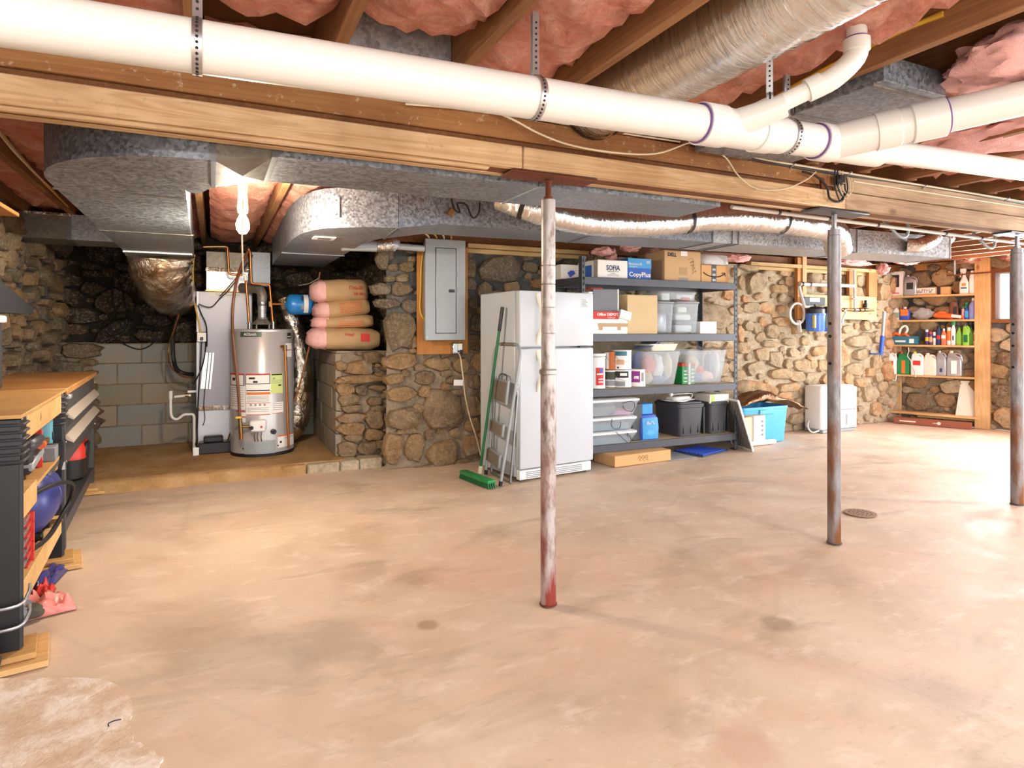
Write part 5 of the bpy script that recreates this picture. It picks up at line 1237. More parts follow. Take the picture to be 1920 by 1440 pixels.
obj('printed_tape', B().box(-w*.13, w*.04, -.0015, 0, 0, h), M_dgray, t_, 0)
for i in range(3): obj('tape_print', B().box(-w*.10, w*.01, -.0025, 0, h*(.08+.3*i), h*(.2+.3*i)), M_silver, t_, 0)
obj('printed_arrow', B().tube(sm([(-w*.44, -.002, h*.56), (-w*.25, -.002, h*.38), (.0, -.002, h*.32), (w*.2, -.002, h*.38), (w*.36, -.002, h*.54)], 4), [.003]+[.0055]*15+[.006], 6), M_ink, t_, 0); obj('arrow_head', B().tube([(w*.24, -.002, h*.55), (w*.36, -.002, h*.57), (w*.37, -.002, h*.38)], .004, 6), M_ink, t_, 0)
t_, w, h = carton('white carton with a blue mark seen through the end of the shelving', 1052, 1090, 497, 534, 4.95, .22, M_paper, SH[0], tape=False)
Mk = Matrix.Translation((0, -.002, h*.42)) @ Matrix.Rotation(-.6, 4, 'Y'); obj('blue_mark', B().box(-w*.16, w*.16, -.001, .001, -h*.2, h*.2, 0, 0, Mk), M_blue, t_, 0)
obj('lid', B().box(-w/2-.006, w/2+.006, -.006, .226, h-.05, h+.002, .003), M_paper, t_)
# clear flat bag with folded white things on the arrow carton
x0, x1, z0, z1 = ext(1316, 1371, 474, 497, Yf+.01)
t = thing('storage_bag', 'clear plastic zip bag of white cloth lying on the arrow carton', 'bag', ((x0+x1)/2, Yf+.13, z0+.002))
w = x1-x0; obj('film', rloft(B(), [(0, w*.9, .22, .04), (.03, w, .24, .06), ((z1-z0)*.8, w*.95, .23, .06), (z1-z0, w*.6, .15, .05)], 4), M_film, t); obj('contents', rloft(B(), [(.006, w*.8, .18, .04), (.05, w*.75, .18, .05), ((z1-z0)*.75, w*.5, .14, .05)], 4), M_paper, t)
# second shelf
t_, w, h = carton('white and red carton with torn flap and brown tape on the second steel shelf', 1111, 1177, 584, 630, Yf, .34, M_paper, SH[1], tape=False)
obj('red_band', B().box(-w/2, w*.24, -.002, 0, h*.66, h), M_redp, t_, 0); text(t_, 'Office DEPOT', .035, (-w*.08, -.0035, h*.86), M_paper, width=w*.6, bold=.001); marks(t_, -w*.08, w*.14, h*.73, .010, -.003, M_paper, 9)
obj('brown_tape', B().box(-w*.35, w*.5, -.002, 0, h*.32, h*.48).box(-w*.33, -w*.22, -.0025, 0, h*.18, h*.34).box(w*.2, w*.3, -.0025, 0, h*.18, h*.34), M_cardtape, t_, 0)
Mk = Matrix.Translation((w*.45, 0, h)) @ Matrix.Rotation(.25, 4, 'Y'); obj('torn_flap', B().box(-w*.20, w*.12, -.03, .0, -.075, .002, .001, 0, Mk), M_paper, t_)
t_, w, h = carton('dark grey folder box leaning above the red and white carton', 1112, 1160, 542, 584, Yf+.03, .2, M_graybox, tape=False); obj('white_edge', B().box(w/2-.012, w/2+.001, -.001, .201, 0.001, h+.001), M_paper, t_, 0)
t_, w, h = carton('thin red binder lying on the dark grey folder box', 1108, 1131, 539.5, 543, Yf+.04, .18, M_redp, tape=False, cat='binder', name='binder')
t_, w, h = carton('plain tan carton standing in the middle of the second steel shelf', 1176, 1233, 553, 629, Yf, .36, M_card2, SH[1], tape=False)
obj('stamp', B().box(w*.18, w*.42, -.0012, 0, h*.06, h*.08).box(w*.18, w*.42, -.0012, 0, h*.095, h*.105), M_card, t_, 0); 
def bin_(label, u0, u1, v0, v1, y, depth, z=None, lid=None, taper=.86, mat=None, lidh=.022, name='storage_bin', rim=True, stuffs=(), back=0, group=None, open_top=False):
    x0, x1, z0, z1 = ext(u0, u1, v0, v1, y)
    if z is not None: z0 = z
    w, h, d = x1-x0, z1-z0, depth; t = thing(name, label, 'bin', ((x0+x1)/2, y+d/2, z0), 0, group); hb = h-(lidh if lid else 0)
    T = taper; wb, db = w*T, d*T; th = .004
    secs = [(0.002, wb-.02, db-.02, .03), (.012, wb, db, .035), (hb*.9, w*.975, d*.975, .035), (hb-.012, w*.98, d*.98, .035), (hb-.01, w, d, .038), (hb, w, d, .038), (hb, w*.965, d*.965, .033), (.018, wb-.012, db-.012, .03)]
    obj('tub', rloft(B(), secs, 5), mat or M_clear, t, 50)
    if lid: obj('lid', rloft(B(), [(hb+.001, w, d, .038), (hb+.006, w+.014, d+.014, .042), (hb+lidh*.8, w+.012, d+.012, .042), (hb+lidh, w*.96, d*.96, .04)], 5), lid, t, 40)
    for nm, m, (a, c, e, f, g, i_) in stuffs:
        obj(nm, B().box(-w/2+w*a, -w/2+w*c, -d/2+d*e, -d/2+d*f, hb*g, hb*i_, min(.02, hb*.1), seg=2), m, t)
    return t, w, hb
bin_('tall clear bin with a grey lid beside the plain tan carton', 1233, 1266, 565, 628, Yf, .34, SH[1], M_lid, .9, stuffs=(('contents', M_silver, (.2, .8, .2, .8, .05, .7)),))
bin_('tall clear bin with stacked white boxes inside, second on its shelf', 1266, 1313, 565, 627, Yf, .34, SH[1], M_lid, .9, stuffs=(('white_box', M_paper, (.12, .8, .12, .8, .06, .30)), ('grey_box', M_graybox, (.15, .85, .15, .8, .31, .44)), ('white_box', M_paper, (.12, .75, .12, .8, .45, .66)), ('notepad', M_cream, (.2, .6, .12, .7, .70, .9))))
bin_('flat clear bin lying across the two grey lidded bins', 1239, 1308, 546, 564.5, Yf+.01, .34, None, M_clearf, .95, lidh=.012, stuffs=(('white_paper', M_paper, (.08, .3, .1, .8, .1, .9)), ('printed_paper', M_redp, (.62, .86, .1, .6, .05, .5)), ('paper_stack', M_paper, (.5, .95, .12, .8, .3, .8))))
t_, w, h = carton('small white box at the end of the second steel shelf', 1313, 1344, 603, 627, Yf+.03, .14, M_paper, SH[1], tape=False)
# third shelf: pails and cans
def can(label, u0, u1, v0, v1, y, z=None, mat=M_paper, bands=(), lid=M_silver, bail=True, cat='can', name='paint_can', rimz=True, lab=None):
    x0, x1, z0, z1 = ext(u0, u1, v0, v1, y)
    if z is not None: z0 = z
    r, h = (x1-x0)/2, z1-z0; t = thing(name, label, cat, ((x0+x1)/2, y+r, z0))
    obj('body', B().lathe([(r*.96, .001), (r, .004), (r, .01), (r*.97, .013), (r*.97, h-.016), (r, h-.012), (r, h-.004), (r*.95, h-.003)], 32), mat, t)
    obj('lid', B().lathe([(r*.95, h-.006), (r*.92, h-.002), (r*.9, h-.006), (r*.4, h-.006)], 28), lid, t)
    A = math.atan2(-y, -(x0+x1)/2)
    for nm, m, a0, a1, f0, f1 in bands:
        b = B(); R_ = r*.97+.0012+.0004*len(t.children); n_ = 10
        b.grid([[Vector((R_*math.cos(A+a0+(a1-a0)*k/n_), R_*math.sin(A+a0+(a1-a0)*k/n_), h*f)) for k in range(n_+1)] for f in (f0, f1)]); obj(nm, b, m, t)
    if bail: obj('wire_handle', B().tube(sm([(-r, -.004, h*.78), (-r*.8, -r*.75, h*.50), (0, -r*1.03, h*.38), (r*.8, -r*.75, h*.50), (r, -.004, h*.78)], 4), .0018, 6), M_steel, t)
    return t, r, h
t, r, h = can('white plastic bucket with a red and white label on the third shelf', 1112, 1142, 663, 733, Yf-.01, SH[2], M_whitep, (('red_label', M_redp, .0, .95, .10, .60), ('white_label', M_paper, .1, .85, .40, .44), ('blue_print', M_prblue, .45, .8, .46, .58), ('label_lines', M_paper, .3, .85, .18, .21), ('label_lines', M_paper, .3, .85, .26, .29)), M_whitep, False, 'bucket', 'bucket')
obj('rim_rings', B().lathe([(r*.97, h*.86), (r*1.04, h*.865), (r*1.04, h*.885), (r*.97, h*.89), (r*.97, h*.93), (r*1.05, h*.935), (r*1.05, h*.995), (r*.97, h)], 32), M_whitep, t)
can('gallon paint can with dark green and white label beside the bucket', 1141, 1161, 694, 731, Yf+.06, SH[2], M_paper, (('green_label', plain('olive_print', '3a4030', .6), -.9, .9, .45, .9), ('grey_label', M_inkgr, -.9, .9, .1, .4)))
can('orange and white can stacked at the back over the dark green can', 1142, 1162, 659, 693.5, Yf+.06, None, plain('orange_can', 'b8642c', .5), (('white_label', M_paper, -1.2, -.3, .05, .95),))
can('black and white paint can below the teal-topped can', 1160, 1192, 693.5, 731, Yf, SH[2], M_paper, (('black_label', M_ink, -.6, .8, .55, .92), ('white_print', M_paper, -.1, .6, .66, .82), ('grey_label', M_inkgr, -.7, .4, .08, .35)))
can('white paint can with a teal band stacked on the black and white can', 1160, 1192, 656, 693, Yf, None, M_paper, (('teal_band', M_teal, -1.4, .6, .70, .97), ('orange_print', plain('tan_print', 'd8a880', .7), -.5, .3, .25, .5), ('black_code', M_ink, -.4, -.2, .06, .14)))
can('quart paint can with a purple label next to the clear totes', 1191.5, 1217, 692, 730, Yf+.01, SH[2], M_paper, (('purple_label', M_purp, -1.0, .35, .25, .88), ('white_print', M_paper, -.4, .2, .45, .6), ('small_print', M_inkgr, .55, .9, .3, .8)))
x0, x1, z0, z1 = ext(1193, 1211, 660, 691, Yf+.14)
t = tag(obj('blue_bag', rloft(B(), [(SH[2]+.001, .10, .08, .02, (x0+x1)/2, Yf+.2), (SH[2]+.1, .13, .10, .03, (x0+x1)/2, Yf+.2), (z1-.05, .11, .08, .03, (x0+x1)/2, Yf+.2), (z1, .04, .03, .01, (x0+x1)/2+.01, Yf+.2)], 4), M_blue, None), 'blue plastic pouch standing behind the purple label can', 'bag')
def lump(par, name, c, sz, m, seed):
    b = B(); bmesh.ops.create_icosphere(b.bm, subdivisions=3, radius=1)
    for v in b.bm.verts:
        p = v.co.copy(); v.co = Vector((p.x*sz[0], p.y*sz[1], p.z*sz[2]))*(1+.25*noise.noise(p*1.8+Vector((seed, 0, 0))))
    return obj(name, b, m, par, 60, c)
M_skin = plain('pale_pink_cloth', 'eec6c0', .8); M_pinkc = plain('coral_cloth', 'e8716c', .8); M_beige = plain('beige_cloth', 'd8c6a4', .8); M_bluec = plain('slate_cloth', '7a8fb4', .8); M_whitec = plain('white_cloth', 'e8e6e4', .8)
t, w, h = bin_('clear tote of coloured fabric with a tray on top, by the purple label can', 1207, 1279, 659, 726, Yf-.02, .40, SH[2], None, .80, M_clearf)
for nm, m, c, s_, sd in (('coral_fabric', M_pinkc, (-w*.22, -.10, h*.62), (.06, .06, .09), 1), ('white_fabric', M_whitec, (.0, -.11, h*.55), (.06, .05, .12), 2), ('beige_fabric', M_beige, (w*.26, -.1, h*.55), (.055, .06, .12), 3), ('beige_fabric', M_beige, (-w*.26, -.09, h*.25), (.06, .06, .06), 4), ('slate_fabric', M_bluec, (w*.05, -.09, h*.2), (.1, .06, .05), 5), ('pale_fabric', M_skin, (0, .05, h*.5), (.16, .1, .13), 6)): lump(t, nm, c, s_, m, sd)
x0, x1, z0, z1 = ext(1222, 1274, 640, 659, Yf+.05)
t = thing('tray', 'white tray with a blue lid tilted on the clear tote', 'tray', ((x0+x1)/2, Yf+.2, h+SH[2]+.002)); w_ = x1-x0
obj('tray_body', rloft(B(), [(0, w_*.85, .24, .02), (.06, w_, .28, .03), (.066, w_*1.02, .285, .03), (.066, w_*.97, .27, .03), (.01, w_*.82, .22, .02)], 4), M_cream, t)
Mk = Matrix.Translation((-w_*.18, .0, .085)) @ Matrix.Rotation(-.42, 4, 'Y') @ Matrix.Rotation(.2, 4, 'Z'); obj('blue_lid', B().box(-.14, .13, -.12, .12, -.006, .006, .004, 0, Mk), M_bluec, t); obj('paper', B().box(-.04, .13, -.11, .1, .068, .078, .002), M_paper, t)
t_, w, h = carton('green and white detergent box with red top between the clear totes', 1279, 1303, 680, 724, Yf+.03, .12, M_green, SH[2], tape=False)
obj('red_top', B().box(-w/2-.001, w/2+.001, -.002, .121, h*.84, h*.985), M_redp, t_, 0); obj('white_side', B().box(-.002, .022, -.003, 0, 0, h), M_paper, t_, 0)
for i in range(4): obj('white_print', B().box(-w*.36, -w*.12, -.003, 0, h*(.12+.16*i), h*(.16+.16*i)).box(w*.22, w*.42, -.003, 0, h*(.12+.17*i), h*(.2+.17*i)), M_paper, t_, 0)
t, w, h = bin_('clear tote of crafts with plastic film over its rim, at the shelf end', 1287, 1366, 657, 722, Yf-.02, .40, SH[2], None, .82, M_clearf)
for nm, m, c, s_, sd in (('coral_fabric', M_pinkc, (-w*.08, -.10, h*.42), (.05, .05, .05), 11), ('slate_fabric', M_bluec, (w*.16, -.11, h*.6), (.035, .05, .10), 12), ('white_fabric', M_whitec, (w*.34, -.1, h*.55), (.04, .06, .13), 13), ('beige_fabric', M_beige, (-w*.2, -.08, h*.55), (.08, .06, .1), 14), ('slate_fabric', M_bluec, (-w*.15, -.1, h*.2), (.08, .06, .05), 15), ('pale_fabric', M_skin, (w*.1, -.09, h*.22), (.09, .06, .06), 16), ('white_fabric', M_whitec, (-w*.1, .06, h*.5), (.16, .1, .12), 17)): lump(t, nm, c, s_, m, sd)
b = B(); P = []
for i in range(8):
    P.append([Vector((w*.22+.03*i+.015*noise.noise(Vector((i, j, 1))), -.2+.05*j, h+.006+.05*max(0, noise.noise(Vector((i*.6, j*.6, 4))))+.012*(i % 2))) for j in range(8)])
obj('plastic_film', b.grid(P), M_film, t, 80)
# bottom shelf
for i, (v0, v1, u1, lab) in enumerate(((749, 783, 1201, 'clear shoebox bin with white lid, topmost of the stack by the fridge'), (783, 810, 1196, 'clear shoebox bin with white lid, middle of the stack by the fridge'), (810, 843, 1196, 'clear shoebox bin with white lid, lowest of the stack by the fridge'))):
    t, w, h = bin_(lab, 1096, u1, v0, v1, 4.60, .40, [None, None, SH[3]+.001][i], M_whitep, .86, M_clear, .026, group='clear shoebox bins by the fridge', stuffs=((('pink_cloth', plain('pink_cloth', 'd88aa4', .8), (.45, .88, .1, .7, .08, .4)), ('dark_contents', M_graybox, (.15, .6, .1, .8, .08, .7))) if i == 0 else (('grey_cloth', plain('grey_blue_cloth', '6f8a96', .8), (.12, .88, .1, .85, .06, .72)),)))
cable('charger_cord', [py(u, v, 4.585) for u, v in ((1165, 757), (1185, 752), (1190, 762), (1184, 771), (1172, 768), (1168, 760))], .003, M_wireb, 'thin black cord looped over the topmost shoebox bin')
cable('charger_cord', [py(u, v, 4.58) for u, v in ((1148, 785), (1146, 796), (1152, 804), (1162, 802), (1164, 790))], .003, M_wireb, 'thin black cord looped over the middle shoebox bin')
cable('charger_cord', [py(u, v, 4.58) for u, v in ((1155, 810), (1168, 822), (1180, 831), (1183, 822), (1176, 812), (1178, 820))], .003, M_wireb, 'thin black cord looped over the lowest shoebox bin')
t_, w, h = carton('dark grey box standing upright behind the shoebox bins', 1186, 1204, 757, 829, Yf+.03, .3, M_dgray, SH[3], tape=False)
x0, x1, z0, z1 = ext(1203.5, 1237, 779, 826, Yf); z0 = SH[3]
t = thing('shopping_bag', 'shiny blue reusable bag on the bottom steel shelf', 'bag', ((x0+x1)/2, Yf+.13, z0)); w, h = x1-x0, z1-z0
obj('bag_body', rloft(B(), [(0, w*.94, .22, .015), (h*.3, w, .24, .02), (h*.8, w*.96, .22, .02), (h, w*.9, .18, .015)], 4), M_blue, t)
obj('front_panel', rloft(B(), [(h*.04, w*.86, .004, .001, 0, -.122), (h*.5, w*.9, .008, .003, 0, -.124), (h*.9, w*.86, .004, .001, 0, -.113)], 3), M_prblue2, t); marks(t, -w*.22, w*.22, h*.70, .035, -.128, M_paper, 4, seed=6); lump(t, 'white_print', (0, -.124, h*.30), (w*.3, .004, h*.14), M_sky, 3); obj('handle', B().tube(sm([(-w*.2, 0, h), (-w*.18, -.03, h+.03), (w*.18, -.03, h+.03), (w*.2, 0, h)], 4), .006, 6), M_blue, t)
t_, w, h = carton('small light blue box resting on top of the blue bag', 1204, 1224, 757, 777, Yf+.06, .1, M_prblue2, SH[3]+h+.001 if False else None, tape=False)
def tote(label, u0, u1, v0, v1, y, depth):
    x0, x1, z0, z1 = ext(u0, u1, v0, v1, y); z0 = SH[3]; w, h, d = x1-x0, z1-z0, depth
    t = thing('storage_tote', label, 'bin', ((x0+x1)/2, y+d/2, z0), 0, 'black lidded totes on the bottom shelf')
    obj('tub', rloft(B(), [(0.001, w*.82, d*.86, .03), (.02, w*.84, d*.88, .035), (h*.84, w*.93, d*.96, .035), (h*.86, w*.98, d*.99, .04), (h*.89, w*.98, d*.99, .04)], 5), M_tote, t)
    obj('lid', rloft(B(), [(h*.885, w, d, .04), (h*.90, w*1.01, d*1.01, .045), (h*.95, w*1.01, d*1.01, .045), (h*.965, w*.95, d*.96, .04), (h*.975, w*.9, d*.92, .04), (h, w*.88, d*.9, .03)], 5), M_tote, t)
    for s_ in (-.30, -.02, .26): obj('front_rib', B().prism([(w*(s_-.006)-.0, h*.06), (w*(s_+.012), h*.06), (w*(s_+.012), h*.84), (w*(s_-.006), h*.84)], -d*.44-.012, -d*.44+.01, 'y').xf(Matrix.Rotation(-.055, 4, 'X')), M_black, t)
    obj('latch', B().box(w*.42, w*.49, -d*.49, -d*.40, h*.05, h*.86, .004), M_black, t)
    return t, w, h
t1_, tw, th_ = tote('black lidded tote with a white router on its lid', 1274, 1323, 755, 824, Yf-.02, .40)
tote('black lidded tote with a white carton on its lid', 1332, 1368, 750, 815, Yf+.0, .40)
x0, x1, z0, z1 = ext(1258, 1320, 738, 756, Yf+.02)
t = thing('router', 'white router with curled cable on the black tote', 'router', ((x0+x1)/2, Yf+.16, SH[3]+th_+.001), .2); w = x1-x0
obj('base_dish', rloft(B(), [(0, w*.6, .14, .06), (.012, w*.95, .2, .09), (.018, w*.97, .2, .09)], 5), M_whitep, t); obj('housing', rloft(B(), [(.02, w*.62, .16, .04), (.045, w*.58, .14, .04), (.05, w*.5, .12, .04)], 5), M_whitep, t)
obj('antenna_plug', B().cbox((-w*.42, -.05, .085), (.035, .03, .05), Matrix.Rotation(-.4, 3, 'Y'), .006), M_whitep, t); cable('cable', [(-w*.40, -.05, .07), (-w*.2, -.06, .075), (.1, -.09, .07), (.0, -.13, .02), (-.12, -.13, .012), (-w*.46, -.10, .03), (-w*.44, -.05, .06)], .004, M_whitep, parent=t)
x0, x1, z0, z1 = ext(1331, 1367, 739, 756, Yf+.01)
t_, w, h = carton('flat white carton with a green stripe on the second black tote', 1331, 1367, 739, 756, Yf+.01, .22, M_paper, z0, tape=False); obj('green_stripe', B().box(-w*.45, -w*.26, -.002, 0, .002, h-.002), plain('pale_green_print', 'b8d878', .7), t_, 0)
# floor below the rack
fa_, fb_ = pz(1153, 877, 0), pz(1258, 863, 0); rz = math.atan2((fb_-fa_).y, (fb_-fa_).x); w = (fb_-fa_).length
t = thing('carton', 'long flat cardboard carton on the floor under the shelving', 'box', fa_, rz)
obj('body', B().box(0, w, 0, .30, .001, .095, .003), M_card3, t); obj('lid_flap', B().box(.001, w-.001, .001, .299, .095, .0975), M_card3, t)
for i in range(3): obj('printed_curl', B().tube(sm([(w*.40+i*.04, -.001, .05), (w*.42+i*.04, -.001, .075), (w*.45+i*.04, -.001, .06), (w*.42+i*.04, -.001, .04), (w*.46+i*.04, -.001, .03)], 4), .0016, 5), M_ink, t, 0)
t = thing('floor_register', 'blue vented plastic panel lying on the floor under the shelving', 'panel', (0, 0, 0))
qa, qb_, qc, qd = pz(1262, 845, .012), pz(1318, 855, .012), pz(1366, 843, .012), pz(1310, 836, .012)
obj('frame', B().loft([[qa, qb_, qc, qd], [p-UP*.010 for p in (qa, qb_, qc, qd)]]), M_inkbl, t, 0)
for i in range(9):
    f0, f1 = (i+.25)/9.2, (i+.75)/9.2; A_ = lambda s_, f: (qa.lerp(qb_, f)).lerp(qd.lerp(qc, f), s_)
    obj('slat', B().loft([[A_(.06, f0), A_(.94, f0), A_(.94, f1), A_(.06, f1)], [p+UP*.008 for p in (A_(.06, f0), A_(.94, f0), A_(.94, f1), A_(.06, f1))]]), M_blue, t, 0)
x_ = pz(1275, 862, 0)
tag(obj('floor_mat', B().box(x_.x-.12, x_.x+.2, x_.y+.0, x_.y+.35, .001, .005), plain('grey_mat', '9aa2a4', .8), None, 0), 'thin grey sheet on the floor beside the long flat carton', 'mat')
# ================================================================== RIGHT END: FILTER, TOTE, DEHUMIDIFIER, WOODEN SHELF
c3 = lambda cx, cy: (1360+cx/3.43, 440+cy/3.43)
def e3(cx0, cx1, cy0, cy1, y): (u0, v0), (u1, v1) = c3(cx0, cy0), c3(cx1, cy1); return ext(u0, u1, v0, v1, y)
def k3(cx, cy, y): return py(*c3(cx, cy), y)
ZL = 5.05
t = thing('water_filter_board', 'pine frame on the stone wall carrying the blue water filters and pipes', 'board', (0, 0, 0))
x0, x1, z0, z1 = e3(437, 490, 150, 545, YB-.04); obj('upright_board', B().box(x0, x1, YB-.10, YB-.055, z0, z1, .003), M_pine_dk, t); obj('upright_board', B().box(x1-.07, x1, YB-.115, YB-.10, z0+.02, z1+.06, .003), M_pine_z, t)
x0b, x1b, z0b, z1b = e3(497, 965, 392, 545, YB-.10)
obj('back_board', B().box(x0b, x1b, YB-.12, YB-.10, z0b, z1b, .003), M_pine_x, t)
x0, x1, z0, z1 = e3(778, 830, 225, 395, YB-.06); obj('upright_board', B().box(x0, x1, YB-.10, YB-.06, z0, z1, .003), M_pine_dk, t)
x0, x1, z0, z1 = e3(905, 958, 222, 400, YB-.06); obj('upright_board', B().box(x0, x1, YB-.10, YB-.06, z0, z1, .003), M_pine_dk, t)
t = thing('water_filter', 'double water filter with two blue housings under black caps', 'water filter', (0, 0, 0))
x0, x1, z0, z1 = e3(508, 645, 402, 455, YB-.14); obj('bracket_plate', B().box(x0, x1, YB-.135, YB-.122, z0, z1, .003), M_blackm, t)
xx0, xx1, zz0, zz1 = e3(545, 610, 405, 432, YB-.14); obj('paper_label', B().box(xx0, xx1, YB-.137, YB-.134, zz0, zz1, .001), M_paper, t, 0)
for i, (a, c) in enumerate(((538, 618), (624, 700))):
    x0, x1, z0, z1 = e3(a, c, 508, 622, YB-.22); r = (x1-x0)/2; cx = (x0+x1)/2; cy = YB-.22
    b = B(); rings = []
    for z, f in ((z0, .88), (z0+.01, .93), (z0+.02, .96), (z1-.02, .98), (z1-.015, 1.05), (z1, 1.05)):
        rings.append([Vector((cx+r*f*(1+.03*math.cos(12*2*PI*k/48))*math.cos(2*PI*k/48), cy+r*f*(1+.03*math.cos(12*2*PI*k/48))*math.sin(2*PI*k/48), z)) for k in range(48)])
    hs = obj('filter_housing', b.loft(rings), plain('filter_blue', '4f80dc', .3), t, 30)
    obj('filter_cap', B().lathe([(r*1.0, z1), (r*1.0, z1+.05), (r*.9, z1+.055), (r*.8, z1+.08), (r*.3, z1+.085)], 28, o=(cx, cy, 0)), M_black, t)
    obj('yellow_sticker', B().box(cx-r*1.0, cx-r*.8, cy-r*.75, cy-r*.45, z0+.04, z1-.02), plain('pale_yellow_label', 'd8cf80', .6), hs, 0)
    obj('cap_bolt', B().lathe([(.014, z1+.085), (.012, z1+.11)], 10, o=(cx, cy, 0)), M_dgray, t)
obj('inlet_union', B().tube([k3(512, 465, YB-.2), k3(560, 463, YB-.2)], .016, 12), M_whitep, t)
t = thing('water_pipes', 'white water pipes with brass valves beside the blue filters', 'pipe', (0, 0, 0)); yp = YB-.15
P = [k3(480, 318, yp), k3(830, 330, yp)]
obj('pipe', B().tube(P, .021, 14), M_pvc, t); obj('clip', B().tube([k3(488, 318, yp), k3(498, 318, yp)], .026, 14), M_black, t); obj('clip', B().tube([k3(542, 320, yp), k3(549, 320, yp)], .026, 14), M_dgray, t)
obj('bent_pipe', B().tube(sm([k3(474, 330, yp), k3(484, 370, yp), k3(500, 430, yp-.02), k3(512, 462, YB-.2), k3(545, 463, YB-.2)], 4), .017, 12), M_pvc, t)
obj('riser', B().tube([k3(829, 225, yp), k3(832, 480, yp)], .014, 12), M_pvc, t); obj('red_handle', B().cbox(k3(832, 412, yp-.03), (.09, .02, .016), None, .003), M_red, t)
obj('brass_run', B().tube([k3(745, 482, yp), k3(955, 486, yp)], .014, 12), M_brass, t)
for cx in (770, 838, 872, 902): obj('fitting', B().tube([k3(cx-10, 484, yp), k3(cx+10, 484, yp)], .024, 12), M_brass if cx != 838 else M_steel, t)
obj('drain_drop', B().tube(sm([k3(765, 484, yp-.01), k3(775, 500, yp-.02), k3(757, 540, yp-.02), k3(752, 570, yp-.02)], 4), .014, 10), M_whitep, t); obj('pressure_valve', B().lathe([(.026, 0), (.026, .05), (.018, .055), (.018, .09), (.008, .095)], 14, o=k3(903, 470, yp)), M_black, t)
t = thing('filter_wrench', 'white plastic ring wrench hanging beside the blue filter', 'wrench', (0, 0, 0)); yw = YB-.13
cx, cz = k3(463, 508, yw).x, k3(463, 508, yw).z; R_ = abs(k3(510, 508, yw).x-k3(416, 508, yw).x)/2
obj('ring', B().tube([(cx+R_*math.cos(a), yw, cz+R_*1.0*math.sin(a)) for a in [2*PI*k/32 for k in range(33)]], .014, 8), M_whitep, t); p, q_ = k3(470, 550, yw), k3(480, 628, yw); obj('handle', B().bar(p, q_, .05, .02, bev=.006), M_whitep, t)
tag(obj('black_tube', B().box(*e3(497, 532, 545, 608, YB-.1)[:2], YB-.14, YB-.06, *e3(497, 532, 545, 608, YB-.1)[2:], .008), M_blackm, None), 'black rubber sleeve below the pine filter frame', 'sleeve')
# caulking gun / pump on the wall by the shelf
t = thing('caulking_gun', 'caulking gun with blue grip hanging beside the wooden shelf', 'caulking gun', (0, 0, 0)); c9 = lambda cx, cy: py(1420+cx/7.2, 480+cy/7.2, 5.12)
obj('barrel', B().tube([c9(1712, 750), c9(1692, 1080)], .020, 12), M_silver, t); obj('body', B().tube([c9(1690, 1080), c9(1665, 1330)], .026, 12), M_blue, t); obj('grip', B().bar(c9(1672, 1320), c9(1520, 1320), .03, .02, bev=.005), M_inkbl, t); obj('hook', B().tube([c9(1700, 900), c9(1700, 900)+Vector((0, .17, 0))], .006, 8), M_steel, t); obj('trigger', B().tube(sm([c9(1525, 1320), c9(1518, 1290), c9(1540, 1270)], 3), .008, 8), M_dgray, t); obj('rod', B().tube([c9(1665, 1330), c9(1650, 1400)], .006, 8), M_steel, t)
# blue tote and what lies around it
ba, bb_ = pz(1432, 831, 0), pz(1477, 831, 0)
x0, x1, z0, z1 = e3(110, 415, 1108, 1340, pz(1440, 831, 0).y); yt = pz(1440, 831, 0).y
t = thing('storage_tote', 'bright blue open plastic tote with a brown bag slumped over it', 'bin', ((x0+x1)/2, yt+.2, 0)); w, d, h = x1-x0, .40, z1
obj('tub', rloft(B(), [(.002, w*.86, d*.86, .03), (.015, w*.88, d*.88, .04), (h*.92, w*.97, d*.97, .045), (h*.93, w, d, .05), (h, w, d, .05), (h, w*.95, d*.94, .045), (.02, w*.85, d*.84, .035)], 6), M_sky, t)
obj('handle_lip', B().box(-w*.15, w*.15, -d*.52, -d*.48, h*.80, h*.93, .006), M_sky, t)
b = B(); P = []; xa, xb = k3(75, 1050, yt).x, k3(525, 1150, yt).x
for i in range(26):
    row = []
    for j in range(16):
        fx, fy = i/25, j/15; x = xa+(xb-xa)*fx; y = yt-.02+.42*fy
        z = h+.012+.155*math.exp(-((fx-.42)/.34)**2)*math.sin(PI*min(1, fy*1.1+.1))**.7+.035*noise.noise(Vector((fx*5, fy*5, 2)))+.018*noise.noise(Vector((fx*13, fy*11, 3)))
        if fx > .8: z -= (fx-.8)*.35
        row.append(Vector((x, y+.03*noise.noise(Vector((fx*6, fy*3, 7))), max(z, h+.004 if fx < .78 else .25))))
    P.append(row)
bag = obj('plastic_bag', b.grid(P), foil('brown_glossy_bag', '7a5a40', .18, 14, .7), None, 70); bag.modifiers.new('thickness', 'SOLIDIFY').thickness = .004
tag(bag, 'glossy brown plastic bag slumped across the blue tote', 'bag')
bx = pz(1405, 829, .05); x0, x1, z0, z1 = e3(122, 258, 1165, 1330, 4.72)
t = thing('carton', 'white carton with small print standing in front of the blue tote', 'box', (0, 0, 0)); xm = k3(185, 1300, 4.72).x
obj('body', B().box(xm, x1, 4.72, 4.90, .055, z1-.005, .004), M_paper, t); obj('side_panel', B().box(xm-.11, xm-.001, 4.735, 4.90, .055, z1-.01, .004), plain('beige_board', 'dccbb0', .8), t); obj('lid_flap', B().box(xm-.11, x1, 4.722, 4.90, z1-.005, z1, .002), M_card2, t)
for i in range(4): obj('print_mark', B().box(x1-.06, x1-.03, 4.718, 4.72, .10+.045*i, .125+.045*i), M_inkgr, t, 0)
